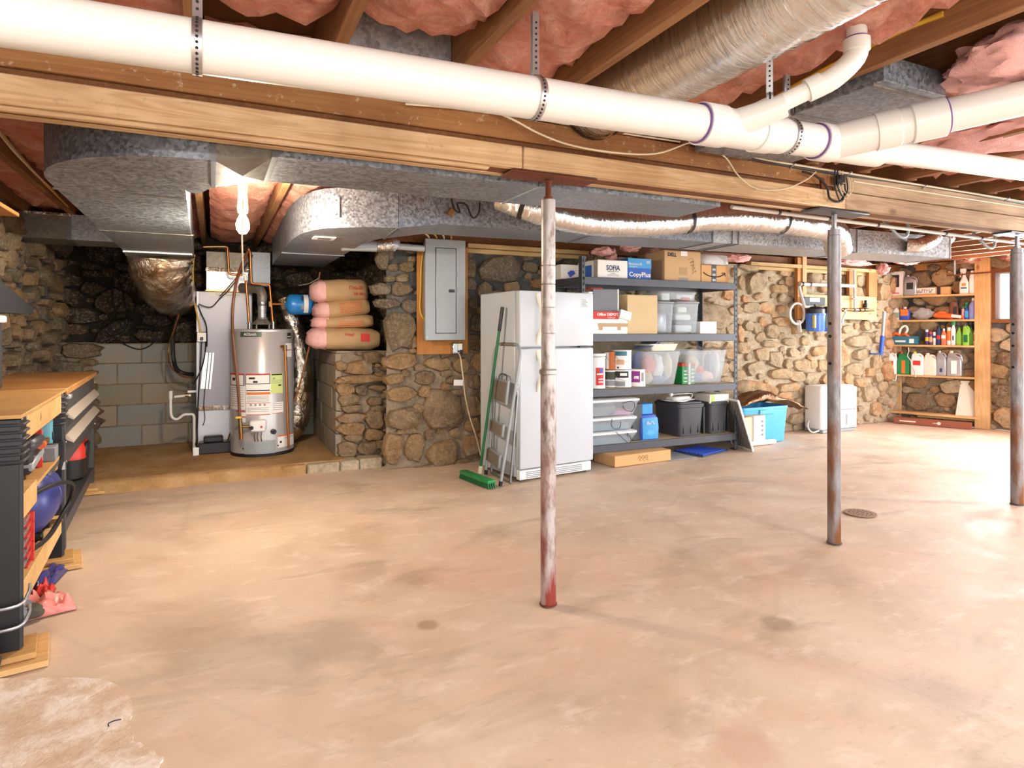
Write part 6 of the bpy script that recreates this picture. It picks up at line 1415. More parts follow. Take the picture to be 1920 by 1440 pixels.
t = thing('paper_roll', 'white paper roll lying under the white carton', 'roll', (0, 0, 0)); a_, c_ = k3(190, 1352, 4.70), k3(335, 1345, 4.70)
a_.z = c_.z = .026; obj('roll', B().tube([a_+Vector((-.06, .04, 0)), c_+Vector((0, .04, 0))], .026, 16), M_paper, t); obj('core_end', B().tube([c_+Vector((0, .04, 0)), c_+Vector((.004, .04, 0))], .012, 12), M_card, t)
t = thing('furnace_filter', 'wire mesh filter panel in a white frame leaning on the shelving', 'filter', (0, 0, 0))
A1, A2 = pz(1411, 846, .0), pz(1385, 838, 0); T1, T2 = py(1384, 755, A1.y+.04), None
A1, A2, = pz(1412, 846, .002), pz(1390, 836, .002)+Vector((0, .12, 0)); Hh = .36
T1 = py(1384, 752, A1.y+.03); T2 = T1+(A2-A1)
def pq(s_, z): return A1.lerp(A2, s_).lerp(T1.lerp(T2, s_), z)
nrm_ = (A2-A1).cross(T1-A1).normalized()
for (s0, z0_, s1, z1_) in ((0, 0, 0, 1), (1, 0, 1, 1), (0, 0, 1, 0), (0, 1, 1, 1)): obj('frame_bar', B().bar(pq(s0, z0_), pq(s1, z1_), .016, .018), M_whitep, t)
obj('filter_media', B().loft([[pq(.02, .02), pq(.98, .02), pq(.98, .98), pq(.02, .98)], [p+nrm_*.006 for p in (pq(.02, .02), pq(.98, .02), pq(.98, .98), pq(.02, .98))]]), plain('filter_media_grey', '8a857e', .9), t, 0)
mb = B()
for i in range(-6, 14):
    for sg in (1, -1):
        s0, s1 = (i/7, i/7+1.0*sg) if sg > 0 else (i/7, i/7-1.0)
        pts = [(s0+(s1-s0)*k/20, k/20) for k in range(21) if .02 < s0+(s1-s0)*k/20 < .98]
        if len(pts) > 1:
            for off in (.008, -.003): mb.bar(pq(*pts[0])+nrm_*off, pq(*pts[-1])+nrm_*off, .003, .003)
stuff(obj('wire_mesh', mb, M_galvb, t, 0))
# dehumidifier
da, dbb = pz(1545, 813, 0), pz(1607, 813, 0); yd = da.y
x0, x1, z0, z1 = ext(1543, 1607, 723, 813, yd)
t = thing('dehumidifier', 'white dehumidifier standing on the floor against the stone wall', 'dehumidifier', ((x0+x1)/2, yd, 0)); w, h = x1-x0, z1
obj('housing', B().box(-w/2, w/2, .02, .26, .03, h, .03, seg=3), M_whitep, t); obj('front_frame', B().box(-w*.20, w*.49, -.004, .03, .04, h-.02, .012, seg=2), M_whitep, t)
g_ = obj('air_grille', B().box(-w*.12, w*.42, -.010, 0, h*.50, h*.90, .006), M_cream, t)
for i in range(11): obj('grille_slat', B().box(-w*.10, w*.40, -.014, -.009, h*(.52+.034*i), h*(.535+.034*i)), M_cream, g_, 0)
bk = obj('water_bucket', B().box(-w*.12, w*.44, -.010, 0, .05, h*.46, .006), M_whitep, t); obj('water_window', B().box(w*.14, w*.19, -.014, -.008, h*.15, h*.38, .002), M_inkgr, bk, 0)
obj('shadow_gap', B().box(-w*.12, w*.44, -.006, 0, h*.465, h*.495), M_inkgr, t, 0); obj('base', B().box(-w*.48, w*.48, .01, .26, .0, .035, .004), M_gray, t)
cable('power_cord', [k3(622, 1250, yd+.1), k3(590, 1265, yd+.05), k3(555, 1270, yd+.08), k3(530, 1235, yd+.12), k3(540, 1195, yd+.2), k3(575, 1210, yd+.25), k3(610, 1240, yd+.2)], .009, M_whitep, 'white power cord coiled beside the dehumidifier')
# ------------------------------------------------------------------ wooden shelf on the window wall
SL, SR = pz(1663, 789, 0), pz(1856, 806, 0); sd = (SR-SL).normalized(); sn = Vector((sd.y, -sd.x, 0)); SWd = (SR-SL).length; rzs = math.atan2(sd.y, sd.x)
SM_ = Matrix.Translation(SL) @ Matrix.Rotation(rzs, 4, 'Z'); SI = SM_.inverted()
t = thing('wooden_shelf', 'open pine shelf with five boards on the stone wall beside the window', 'shelf', SL, rzs)
def sp_(u, v, o=0.0):   # pixel -> local point on the shelf front plane (offset o behind it)
    return SI @ ppl(u, v, SL-sn*o, sn)
zl, zr = sp_(1668, 505).z, sp_(1845, 483).z
obj('side_board', B().box(0, .135, .125, .155, 0, zl, .003), M_pine_z, t); obj('side_board', B().box(SWd-.15, SWd, -.0, .03, 0, zr, .003), M_pine_z, t)
obj('side_board', B().box(SWd-.03, SWd, .03, .16, 0, zr, .003), M_pine_dk, t)
SZ = [1.635, 1.322, 1.004, .618, .142]
for z in SZ: obj('shelf_board', B().box(.0, SWd-.03, .002, .16, z-.024, z, .002) if z != .142 else B().box(.03, SWd-.1, -.02, .15, z-.03, z, .002), M_pine_x, t)
MATS['shelfx'] = None
c5 = lambda cx, cy: (1640+cx/6.26, 490+cy/6.26)
def sx(cx0, cx1, cy0, cy1, o=0.02):
    (u0, v0), (u1, v1) = c5(cx0, cy0), c5(cx1, cy1); vm = (v0+v1)/2
    a, c = sp_(u0, vm, o), sp_(u1, vm, o); b = sp_((u0+u1)/2, v0, o)
    return a.x, c.x, b.z
def bottle(label, cx0, cx1, cy0, k, kind, mat, cap=M_whitep, lab=None, d=None, o=.05, cat='bottle', name='bottle', lab2=None, capf=1.0):
    x0, x1, z1 = sx(cx0, cx1, cy0, cy0+40, o); z0 = SZ[k]; w, h = x1-x0, z1-z0; dd = d or min(w, .09)
    loc = SM_ @ Vector(((x0+x1)/2, o+.012, z0)); t = thing(name, label, cat, loc, rzs)
    r = min(w, dd)*.45
    if kind == 'jug':      # big detergent jug with an open handle at the shoulder
        secs = [(0, w*.94, dd*.94, r*.5), (.008, w, dd, r*.5), (h*.55, w, dd, r*.5), (h*.74, w*.9, dd*.9, r*.45), (h*.86, w*.5, dd*.7, r*.3, -w*.16, 0), (h*.92, w*.34, dd*.5, .01, -w*.2, 0)]
        obj('body', rloft(B(), secs, 5), mat, t); obj('handle', B().tube(sm([(-w*.1, 0, h*.88), (w*.16, 0, h*.90), (w*.40, 0, h*.80), (w*.46, 0, h*.6)], 4), .012, 8), mat, t)
        obj('cap', B().lathe([(.02, h*.90), (.02, h), (.016, h*1.005)], 14, o=(-w*.2, 0, 0)), cap, t)
    elif kind == 'spray':
        secs = [(0, w*.92, dd*.92, r*.6), (.006, w, dd, r*.7), (h*.42, w, dd, r*.7), (h*.58, w*.62, dd*.62, r*.4), (h*.70, w*.34, dd*.36, .01), (h*.76, w*.3, dd*.3, .01)]
        obj('body', rloft(B(), secs, 5), mat, t)
        tr = obj('trigger_head', B().box(-w*.42, w*.22, -.014, .014, h*.84, h, .006).box(-w*.18, w*.14, -.016, .016, h*.74, h*.86, .004), cap, t); obj('trigger', B().tube(sm([(-w*.22, 0, h*.84), (-w*.40, 0, h*.76), (-w*.36, 0, h*.66)], 3), .006, 8), cap, tr)
    elif kind == 'can':
        obj('body', B().lathe([(w*.46, 0), (w*.49, .004), (w*.49, h*.80), (w*.40, h*.85)], 20), mat, t); obj('cap', B().lathe([(w*.42, h*.82), (w*.42, h*.96), (w*.36, h)], 18), cap, t)
    elif kind == 'f':      # flat bottle with neck
        secs = [(0, w*.92, dd*.92, r*.5), (.006, w, dd, r*.6), (h*.66, w, dd, r*.6), (h*.80, w*.55, dd*.6, r*.4), (h*.86, w*.42, dd*.5, .008)]
        obj('body', rloft(B(), secs, 5), mat, t); obj('cap', B().lathe([(min(w, dd)*.24*capf, h*.85), (min(w, dd)*.24*capf, h*.98), (min(w, dd)*.2*capf, h)], 14), cap, t)
    for L in (lab, lab2):
        if L:
            m_, f0, f1, wf = L
            if kind == 'can':
                b = B(); R_ = w*.49+.0015; b.grid([[Vector((R_*math.cos(a), R_*math.sin(a), h*f)) for a in [-PI+.25+(PI-.5)*k_/8 for k_ in range(9)]] for f in (f0, f1)]); obj('label', b, m_, t)
            else: obj('label', B().box(-w*wf/2, w*wf/2, -dd/2-.0025, -dd/2+.001, h*f0, h*f1, .001), m_, t, 0)
    return t, w, h, dd
# top board
x0, x1, z1 = sx(140, 335, 120, 200, .03); 
t = thing('lightbulb_box', 'white carton with a dark picture at the end of the top pine board', 'box', SM_ @ Vector(((x0+x1)/2, .03, SZ[0])), rzs); w, h = x1-x0, z1-SZ[0]
obj('body', B().box(-w/2, w/2, 0, .10, .001, h, .003), M_paper, t); obj('dark_picture', B().box(-w*.42, w*.26, -.0015, 0, h*.36, h*.86), M_ink, t, 0); obj('lamp_print', B().box(-w*.06, w*.12, -.0025, 0, h*.42, h*.74), plain('dusky_print', '8a6a68', .7), t, 0); obj('red_print', B().box(-w*.42, w*.26, -.0015, 0, h*.10, h*.14).box(-w*.42, -w*.1, -.0015, 0, h*.26, h*.28), M_redp, t, 0)
bottle('grey oil jug with black label on the top pine board', 342, 500, 160, 0, 'jug', M_silver, M_silver, (M_ink, .3, .62, .5), .1)
x0, x1, z1 = sx(412, 885, 305, 360, .03)
t = thing('long_box', 'long orange and red tool box lying on the top pine board', 'box', SM_ @ Vector(((x0+x1)/2, .03, SZ[0])), rzs); w, h = x1-x0, z1-SZ[0]
obj('body', B().box(-w/2, w/2, 0, .09, 0.001, h, .002), M_card3, t); obj('red_end', B().box(-w/2, -w*.42, -.001, .09, .001, h*.98), M_redp, t, 0); obj('white_panel', B().box(-w*.42, w*.14, -.0015, 0, h*.2, h*.9), M_paper, t, 0); marks(t, -w*.38, w*.10, h*.56, h*.5, -.003, M_ink, 8, seed=7); obj('black_strap', B().box(w*.18, w*.27, -.002, .091, 0.001, h*1.01), M_ink, t, 0)
bottle('white trigger spray bottle with orange logo on the top pine board', 992, 1108, 82, 0, 'spray', M_whitep, M_whitep, (plain('orange_logo', 'd08a4a', .6), .30, .42, .4), .07, lab2=(M_inkbl, .2, .25, .6))
bottle('plain white jug with handle beside the trigger spray bottle', 1110, 1235, 108, 0, 'jug', M_whitep, M_whitep, None, .09)
# second board
bottle('small white bottle with green label on the second pine board', 214, 292, 528, 1, 'f', M_whitep, M_whitep, (plain('sage_label', '8aa890', .6), .15, .55, .85), .06)
bottle('blue jug with orange label on the second pine board', 296, 412, 535, 1, 'f', M_blue, M_whitep, (M_orangep, .32, .82, .8), .08)
x0, x1, z1 = sx(440, 690, 560, 640, .05)
t = thing('plastic_bag', 'crumpled clear bag with leftovers on the second pine board', 'bag', SM_ @ Vector(((x0+x1)/2, .07, SZ[1])), rzs); w = x1-x0
b = B(); bmesh.ops.create_icosphere(b.bm, subdivisions=3, radius=1)
for v in b.bm.verts:
    p = v.co.copy(); q_ = 1+.3*noise.noise(p*2.2); v.co = Vector((p.x*w/2*q_, p.y*.05*q_, max(0, .075+p.z*.075*q_)))
obj('film', b, M_film, t, 60); lump(t, 'contents', (-.0, 0, .04), (w*.3, .03, .03), plain('brown_lump', '8a7060', .8), 5)
x0, x1, z1 = sx(702, 1040, 590, 650, .03)
t = thing('hand_tool', 'orange and white garden sprayer gun lying on the second pine board', 'tool', SM_ @ Vector(((x0+x1)/2, .05, SZ[1])), rzs); w = x1-x0
obj('body', B().tube(sm([(-w/2, 0, .065), (-w*.4, 0, .05), (-w*.1, 0, .045), (w*.2, 0, .035), (w*.5, 0, .022)], 4), [.03]*6+[.034]*6+[.02]*5, 10), M_orange, t); obj('grip', B().tube(sm([(-w*.45, 0, .06), (-w*.3, -.02, .09), (-w*.1, -.01, .08)], 4), .016, 8), M_orange, t); obj('nozzle', B().tube([(w*.1, -.02, .045), (w*.42, -.03, .03)], .020, 8), M_whitep, t)
t_, *_ = bottle('brown flower pot upside down behind the orange sprayer', 845, 1015, 480, 1, 'x', M_orange, d=.1, o=.09, cat='pot', name='flower_pot') if False else (None,)
x0, x1, z1 = sx(845, 1010, 482, 560, .1)
t = thing('flower_pot', 'brown pot turned upside down behind the orange sprayer gun', 'pot', SM_ @ Vector(((x0+x1)/2, .10, SZ[1])), rzs); w, h = x1-x0, z1-SZ[1]
obj('pot', B().lathe([(w*.42, .0), (w*.45, .01), (w*.45, h*.25), (w*.40, h*.27), (w*.28, h), (w*.2, h)], 20).xf(Matrix.Diagonal((1, .5, 1, 1))), plain('brown_pot', '7a4a3c', .6), t); obj('label', B().box(w*.02, w*.26, -w*.225, -w*.20, h*.35, h*.75), M_ink, t, 0)
bottle('small blue bottle with green trigger near the end of the second pine board', 1055, 1108, 480, 1, 'spray', M_blue, M_green, (M_prblue2, .1, .5, .8), .05)
bottle('pale pink tub beside the small blue bottle', 1016, 1052, 535, 1, 'can', plain('pink_tub', 'e6a4a8', .5), M_green, None)
bottle('lavender liquid jug at the end of the second pine board', 1106, 1216, 428, 1, 'f', plain('lavender_plastic', '8688c4', .3), M_whitep, None, .09)
# third board
x0, x1, z1 = sx(155, 505, 880, 920, .0)
t = thing('shoe_box', 'open blue carton with orange and white gear inside', 'box', SM_ @ Vector(((x0+x1)/2, .0, SZ[2])), rzs); w, h = x1-x0, z1-SZ[2]
obj('body', B().box(-w/2, w/2, 0, .012, .001, h).box(-w/2, w/2, .12, .13, .001, h).box(-w/2, -w/2+.01, .01, .13, .001, h).box(w/2-.01, w/2, .01, .13, .001, h).box(-w/2, w/2, .0, .13, .001, .01), M_teal, t, 0); obj('white_print', B().box(w*.22, w*.38, -.002, 0, h*.2, h*.7).box(-w*.25, w*.1, -.002, 0, h*.3, h*.5), M_paper, t, 0)
g_ = thing('work_light', 'orange and white coiled gear heaped in the open blue carton', 'tool', SM_ @ Vector(((x0+x1)/2-w*.1, .06, SZ[2]+h*.4)), rzs)
obj('orange_coil', B().tube(sm([(-.1, 0, .03), (-.06, -.02, .10), (0, 0, .07), (.05, -.02, .09), (.10, 0, .04)], 5), .02, 8), M_orange, g_); obj('white_loop', B().tube(sm([(-.02, 0, .06), (-.0, -.01, .16), (.05, 0, .20), (.075, 0, .15), (.04, 0, .08)], 5), .014, 8), M_whitep, g_); obj('white_ball', B().lathe([(.002, .05), (.03, .065), (.034, .085), (.02, .11), (.002, .118)], 12, o=(-.11, 0, 0)), M_cream, g_); obj('green_cord', B().tube(sm([(.10, 0, .04), (.15, -.02, .05), (.2, 0, .02)], 4), .012, 8), M_green, g_)
BL3 = [('dark purple spray can with yellow print, first of the can row', 588, 632, 800, 'can', plain('violet_can', '45306c', .4), M_whitep, (M_yell, .25, .5)), ('purple and red spray can, second of the can row', 632, 676, 822, 'can', plain('violet_can2', '5a3a70', .4), M_red, (plain('tan_label', 'cba880', .6), .2, .6)), ('white spray can with black cap in the can row', 680, 716, 800, 'can', M_whitep, M_ink, (M_inkbl, .45, .6)),
       ('dark blue spray can with tilted red stripe in the can row', 720, 775, 756, 'can', M_inkbl, M_black, (M_redp, .3, .5)), ('coral red squeeze bottle after the dark cans', 780, 840, 790, 'f', plain('coral_bottle', 'e07a5a', .5), M_whitep, (M_paper, .4, .6)), ('white can with orange label after the coral bottle', 842, 898, 775, 'can', M_paper, M_paper, (M_orangep, .25, .8))]
for lab, a, c, y_, kd, m, cp_, L in BL3: bottle(lab, a, c, y_, 2, kd, m, cp_, (L[0], L[1], L[2], .8))
t_, w, h, dd = bottle('white bottle with a round green hose-end cap on the third pine board', 896, 950, 705, 2, 'f', M_whitep, M_green, (M_inkbl, .2, .4, .3), .055, capf=2.6)
bottle('lime green trigger bottle beside the green-capped white bottle', 952, 1030, 706, 2, 'spray', M_lime, M_dgray, None, .07)
bottle('lime green jug with dark leaf print on the third pine board', 1032, 1112, 740, 2, 'jug', M_lime, M_dgray, (M_dgreen, .15, .5, .6), .08, o=.03)
bottle('lime green spray bottle at the back of the third pine board', 1100, 1160, 706, 2, 'spray', plain('lime_dark', '78a838', .45), M_dgray, None, .06, o=.085)
bottle('white and red pump bottle against the end of the third pine board', 1158, 1212, 775, 2, 'f', M_whitep, M_whitep, (M_redp, .25, .6, .8), .05)
# fourth board: jugs
bottle('white pesticide jug with red square and white hose, first on the fourth board', 138, 255, 1058, 3, 'jug', M_whitep, M_red, (M_redp, .4, .58, .5), .09, o=.0)
bottle('dark green jug with orange label on the fourth pine board', 268, 420, 1062, 3, 'jug', M_green, M_red, (M_orangep, .05, .62, .28), .09)
bottle('white jug with red print beside the dark green jug', 425, 575, 1062, 3, 'jug', M_whitep, M_yell, (M_redp, .42, .62, .6), .09, o=.03)
bottle('plain cream jug in the middle of the fourth pine board', 575, 730, 1078, 3, 'jug', plain('cream_jug', 'f0e2d2', .45), plain('cream_jug', 'f0e2d2', .45), None, .09)
bottle('silver motor oil jug beside the cream jug', 722, 845, 1050, 3, 'jug', M_silver, M_silver, (M_inkbl, .15, .3, .25), .08)
bottle('silver motor oil jug, last on the fourth pine board', 842, 1030, 1052, 3, 'jug', M_silver, M_cream, (M_paper, .1, .62, .35), .09)
cable('sprayer_hose', [SM_ @ SI @ ppl(*c5(a, b_), SL+sn*.02, sn) for a, b_ in ((250, 1080), (245, 1200), (225, 1280), (150, 1255), (118, 1310), (180, 1370), (240, 1400), (255, 1340), (262, 1330))], .007, M_whitep, 'thin white sprayer hose dangling from the first white jug')
cable('sprayer_hose', [SM_ @ SI @ ppl(*c5(a, b_), SL+sn*.01, sn) for a, b_ in ((395, 1010), (400, 1060), (385, 1110), (420, 1160), (440, 1230), (475, 1290), (478, 1360))], .005, M_whitep, 'thin white hose hanging from the dark green jug')
# leaning board and long boxes at the foot
c4 = lambda cx, cy: (1620+cx/3.43, 420+cy/3.43)
pts = [sp_(*c4(588, 1228), .03), sp_(*c4(724, 1240), .03), sp_(*c4(726, 1010), .11), sp_(*c4(622, 1008), .11)]
t = tag(obj('leaning_board', B().loft([[Vector(p) for p in pts], [Vector(p)+Vector((0, .015, 0)) for p in pts]]), M_cream, None, 0), 'cream laminate board leaning inside the lowest shelf bay', 'board'); t.matrix_world = SM_
a_, c_ = SI @ pz(*c4(190, 1280), 0), SI @ pz(*c4(690, 1322), 0)
t = thing('flooring_box', 'long flat reddish brown carton on the floor under the pine shelf', 'box', SM_ @ Vector((a_.x, a_.y, 0)), rzs+math.atan2(c_.y-a_.y, c_.x-a_.x)); L_ = (c_-a_).length
obj('body', B().box(0, L_, 0, .10, .001, .075, .003), plain('reddish_carton', '9a5a44', .8), t); obj('white_logo', B().lathe([(.02, 0), (.02, .002)], 16).xf(Matrix.Translation((L_*.6, 0, .04)) @ Matrix.Rotation(PI/2, 4, 'X')), M_cream, t); obj('print_line', B().box(L_*.08, L_*.3, -.001, 0, .03, .045).box(L_*.52, L_*.58, -.001, 0, .036, .042), M_cream, t, 0)
tag(obj('pine_strip', B().box(.33, 1.0, .06, .12, .078, .10, .002).xf(SM_), M_pine_x, None), 'thin pine strip lying on the reddish brown carton', 'board')
# window-wall iron pipe and hook
t = thing('iron_pipe', 'thin rusty pipe with brass taps crossing above the top pine board', 'pipe', (0, 0, 0)); o_ = .05
wq_ = lambda u, v: ppl(u, v, SL-sn*.0+sn*.03, sn)
obj('pipe', B().tube([wq_(1775, 517), wq_(1905, 506)], .010, 10), M_rust, t); obj('drop', B().tube([wq_(1790, 488), wq_(1790, 515)], .012, 10), M_galvb, t)
for u, v in ((1757, 513), (1778, 512)): obj('tap', B().lathe([(.02, -.02), (.012, 0), (.028, .02), (.012, .03)], 12, o=wq_(u, v)), M_brass, t)
# ================================================================== WORKBENCHES AND TOOLS
BO = Vector((-.62, 2.75, 0)); Bx = (Vector((-.70, 4.05, 0))-BO).normalized(); BA = math.atan2(Bx.y, Bx.x)
BMx = Matrix.Translation(BO) @ Matrix.Rotation(BA, 4, 'Z')     # x along the bench, y towards the wall
def bw(x, y, z): return BMx @ Vector((x, y, z))
t = thing('workbench', 'pine workbench with black plastic legs and open lower shelf', 'workbench', BO, BA)
BL, BD = 1.12, .58
def leg(x0, y0, flip):
    L = obj('leg', B().prism([(x0, y0), (x0+.075, y0), (x0+.075, y0+.03), (x0+.03, y0+.03), (x0+.03, y0+.17), (x0, y0+.17)], .045, .80), M_black, t, 30)
    obj('leg_flute', B().tube([(x0+.075, y0+.012, .05), (x0+.075, y0+.012, .72)], .012, 8).tube([(x0+.012, y0-.001, .05), (x0+.012, y0-.001, .72)], .010, 8), M_blackm, L)
    for i in range(6): obj('bracket_rib', B().box(x0-.012, x0+.10, y0-.018, y0+.18, .705+i*.026, .717+i*.026, .005), M_blackm, L)
    obj('bracket_core', B().box(x0-.004, x0+.09, y0-.008, y0+.17, .70, .862, .004), M_black, L)
leg(0, 0, 1); leg(BL-.075, 0, 1); leg(0, BD-.17, 1); leg(BL-.075, BD-.17, 1)
obj('top_board', B().box(-.02, BL+.01, -.012, BD, .865, .878, .002), M_ply_y, t); obj('top_rail', B().box(.085, BL-.07, -.0, .038, .765, .864, .003), M_pine_y, t)
obj('middle_rail', B().box(.09, .36, .0, .09, .485, .575, .003), M_pine_y, t); obj('middle_rail', B().box(.92, BL-.075, .005, .045, .50, .59, .003), M_ply_y, t); obj('middle_post', B().box(.10, .14, .04, .08, .25, .485, .002), M_pine_z, t)
obj('lower_rail', B().box(.08, BL-.07, .0, .038, .165, .255, .003), M_pine_y, t); obj('lower_shelf', B().box(.03, BL-.03, .038, BD-.04, .235, .25, .002), M_ply_y, t)
obj('middle_shelf', B().box(.37, BL-.1, .0, BD-.04, .545, .56, .002), M_ply_y, t)
obj('end_panel', B().box(BL-.06, BL-.045, .05, BD-.06, .26, .76), M_black, t)
for i in range(8): obj('panel_rib', B().box(BL-.075, BL-.06, .06+i*.055, .085+i*.055, .27, .75, .004), M_blackm, t)
for x in (.0, BL-.075):
    bk = thing('wood_block', 'stacked plywood offcuts under the near black bench leg' if x == 0 else 'stacked plywood offcuts under the middle black bench leg', 'wood block', BMx @ Vector((x, 0, 0)), BA+.12)
    obj('upper_block', B().box(-.05, .13, -.05, .20, .024, .044, .002), M_ply_y, bk); obj('lower_block', B().box(-.09, .17, -.085, .22, .001, .022, .002), M_pine_y, bk)
LEG = t
for z in (.21, .135): cable('wire_band', [bw(-.02, .2, z-.03), bw(-.018, .1, z-.01), bw(-.02, .0, z), bw(.03, -.022, z+.02), bw(.085, -.018, z+.035)], .006, M_silver, 'grey wire looped round the near bench leg, %s one' % ('upper' if z > .2 else 'lower'))
h_ = thing('hose_bundle', 'black rubber hose ends bundled beside the near bench leg', 'hose', bw(-.06, .06, 0), BA)
for i, (y, z) in enumerate(((0, .10), (.05, .15), (-.02, .055))): obj('hose_end', B().tube(sm([(-.02, .25+y, z), (-.02, .12+y, z+.01), (-.03, .0+y, z-.01)], 3), .026, 10), M_blackm, h_)
# air compressor
cx_ = bw(.74, .11, .25)
t = thing('air_compressor', 'blue air compressor tank on the lower shelf of the pine bench', 'compressor', cx_, BA)
obj('tank', B().lathe([(.02, -.22), (.07, -.215), (.11, -.19), (.138, -.14), (.145, -.10), (.145, .10), (.138, .14), (.11, .19), (.05, .215), (.02, .22)], 32, axis='x', o=(0, 0, .165)), M_navy, t, 60)
obj('weld_seam', B().lathe([(.1455, -.004), (.1475, -.002), (.1475, .002), (.1455, .004)], 32, axis='x', o=(0, 0, .165)), M_navy, t)
for x in (-.1, .1): obj('foot', B().box(x-.02, x+.02, -.09, .09, .001, .035, .004), M_black, t)
obj('drain_cock', B().tube([(.1, -.05, .03), (.1, -.14, .03)], .008, 8), M_brass, t); obj('motor', B().box(-.05, .16, -.06, .08, .31, .33, .004), M_black, t)
cable('air_hose', [bw(.42, .03, .50), bw(.56, -.04, .51), bw(.78, -.07, .46), bw(.95, -.05, .36), bw(.88, -.02, .29), bw(.62, .0, .264), bw(.4, .05, .262)], .010, M_rubber, 'black rubber air hose arching in front of the blue tank', 'hose')
# small parts rack
t = thing('parts_rack', 'orange-red parts rack with pale drawers on the lower bench shelf', 'rack', bw(.30, .03, .252), BA)
obj('frame', B().box(.045, .06, 0, .12, .001, .20, .003).box(-.05, .06, .115, .12, .001, .20), M_orange if False else M_red, t)
for i in range(5):
    d_ = obj('drawer', B().prism([(-.005, .006+i*.039), (.11, .006+i*.039), (.11, .036+i*.039), (-.012, .036+i*.039)], -.05, .045, 'x'), M_clearf, t, 0); obj('drawer_front', B().box(-.05, .05, -.016, -.008, .004+i*.039, .010+i*.039).box(.04, .062, -.022, .0, .004+i*.039, .040+i*.039), M_red, d_, 0)
# things on the middle shelf
t = thing('red_case', 'bright red plastic case standing open on the bench middle shelf', 'case', bw(.70, .06, .562), BA)
obj('front', B().box(0, .012, -.03, .10, .0, .17, .003), M_red, t); obj('side', B().box(0, .13, .09, .10, .0, .165, .003), M_red, t); obj('white_card', B().box(.012, .016, -.03, .01, .03, .10), M_paper, t)
t = thing('tool_case', 'dark teal power tool case behind the red case', 'case', bw(.80, .12, .562), BA)
obj('shell', B().box(0, .17, .0, .30, .0, .20, .02, seg=2), plain('teal_dark', '1d4a58', .45), t); obj('handle', B().tube(sm([(.04, .0, .15), (.04, -.03, .16), (.13, -.03, .16), (.13, .0, .15)], 3), .010, 8), M_black, t)
t = thing('tool_case', 'light teal power tool case standing next to the dark teal one', 'case', bw(.96, .03, .562), BA)
obj('shell', B().box(0, .07, .0, .26, .0, .205, .02, seg=2), M_teal2, t); obj('latch', B().box(.02, .05, -.006, .0, .08, .12, .003), M_black, t)
t = thing('grey_box', 'small grey box with a black end at the edge of the middle shelf', 'box', bw(.84, .0, .5605), BA); obj('body', B().box(0, .10, 0, .10, 0, .065, .003), M_graybox, t); obj('black_end', B().box(.10, .13, 0, .10, 0, .068, .003), M_black, t)
t = thing('clamp', 'black bar clamp on the edge of the middle bench shelf', 'clamp', bw(.96, -.01, .50), BA); obj('jaw', B().prism([(0, 0), (.10, .02), (.12, .1), (.05, .13), (.03, .06), (0, .05)], 0, .03, 'y'), M_black, t, 20); obj('bar', B().bar((-.25, .015, .03), (.1, .015, .045), .012, .02), M_steel, t); obj('screw_knob', B().lathe([(.018, 0), (.018, .04)], 10, o=(.1, .01, -.02)), M_steel, t)
t = thing('nail_gun', 'grey and black nail gun with brass fitting above the middle rail', 'nail gun', bw(.50, .05, .577), BA)
obj('magazine', B().bar((-.05, 0, .03), (.22, .0, .06), .05, .035, bev=.006), M_gray, t); obj('body', B().bar((-.02, .02, .0), (-.02, .02, .15), .08, .06, bev=.012), M_blackm, t); obj('head', B().bar((-.06, .0, .12), (.14, -.01, .12), .06, .05, bev=.012), M_dgray, t); obj('brass_fitting', B().tube([(.10, -.03, .10), (.17, -.035, .105), (.24, -.035, .105)], [.012, .016, .008], 10), M_brass, t); obj('orange_plug', B().tube([(.09, -.03, .10), (.12, -.03, .10)], .018, 10), M_orange, t)
# tool cart
t = thing('tool_cabinet', 'black steel tool cabinet with wooden top and silver drawer pulls', 'cabinet', bw(1.16, .0, 0), BA)
CL = 1.55; CT = .845
obj('wooden_top', B().box(-.02, CL+.01, -.015, .52, CT, CT+.035, .004), M_butch, t)
obj('carcass', B().box(0, CL, .02, .50, .47, CT-.001, .003), M_cab, t)
for (z0, z1) in ((.735, .838), (.615, .728), (.475, .608)):
    d_ = obj('drawer', B().box(.03, CL-.03, -.0, .025, z0, z1, .004), M_cab, t)
    if z0 > .6:
        obj('pull', B().prism([(0, z0-.004), (-.035, z0-.024), (-.036, z0-.018), (-.004, z0+.018), (.0, z0+.018)], .03, CL-.03, 'x'), plain('pull_satin', 'c4b8a8', .45, .3), d_, 20)
for x in (0, CL-.045): obj('leg', B().box(x, x+.045, -.002, .05, .045, .47, .003), M_cab, t)
for x in (0, CL-.045): obj('leg', B().box(x, x+.045, .45, .50, .045, .47, .003), M_cab, t)
obj('lower_tray', B().box(0, CL, .0, .5, .12, .185, .003), M_dgray, t); obj('back_panel', B().box(0, CL, .485, .498, .18, .47), M_black, t); obj('side_handle', B().tube(sm([(CL+.002, .1, .80), (CL+.03, .1, .80), (CL+.03, .1, .77), (CL+.002, .1, .77)], 3), .006, 8), M_silver, t); obj('corner_bolt', B().box(-.03, .04, -.03, .02, CT-.02, CT+.002, .004), M_silver, t)
for i in range(8): obj('bolt_head', B().lathe([(.006, 0), (.004, .005)], 8).xf(Matrix.Translation((CL-.015 if i % 2 else .015, -.003, .5+.1*(i//2))) @ Matrix.Rotation(PI/2, 4, 'X')), M_silver, t, 0)
bk = thing('wood_block', 'wood offcut under the far leg of the black tool cabinet', 'wood block', bw(1.16+CL-.09, 0, 0), BA); obj('block', B().box(-.02, .12, -.07, .10, .001, .022, .002).box(0, .09, -.03, .08, .022, .045, .002), M_pine_y, bk)
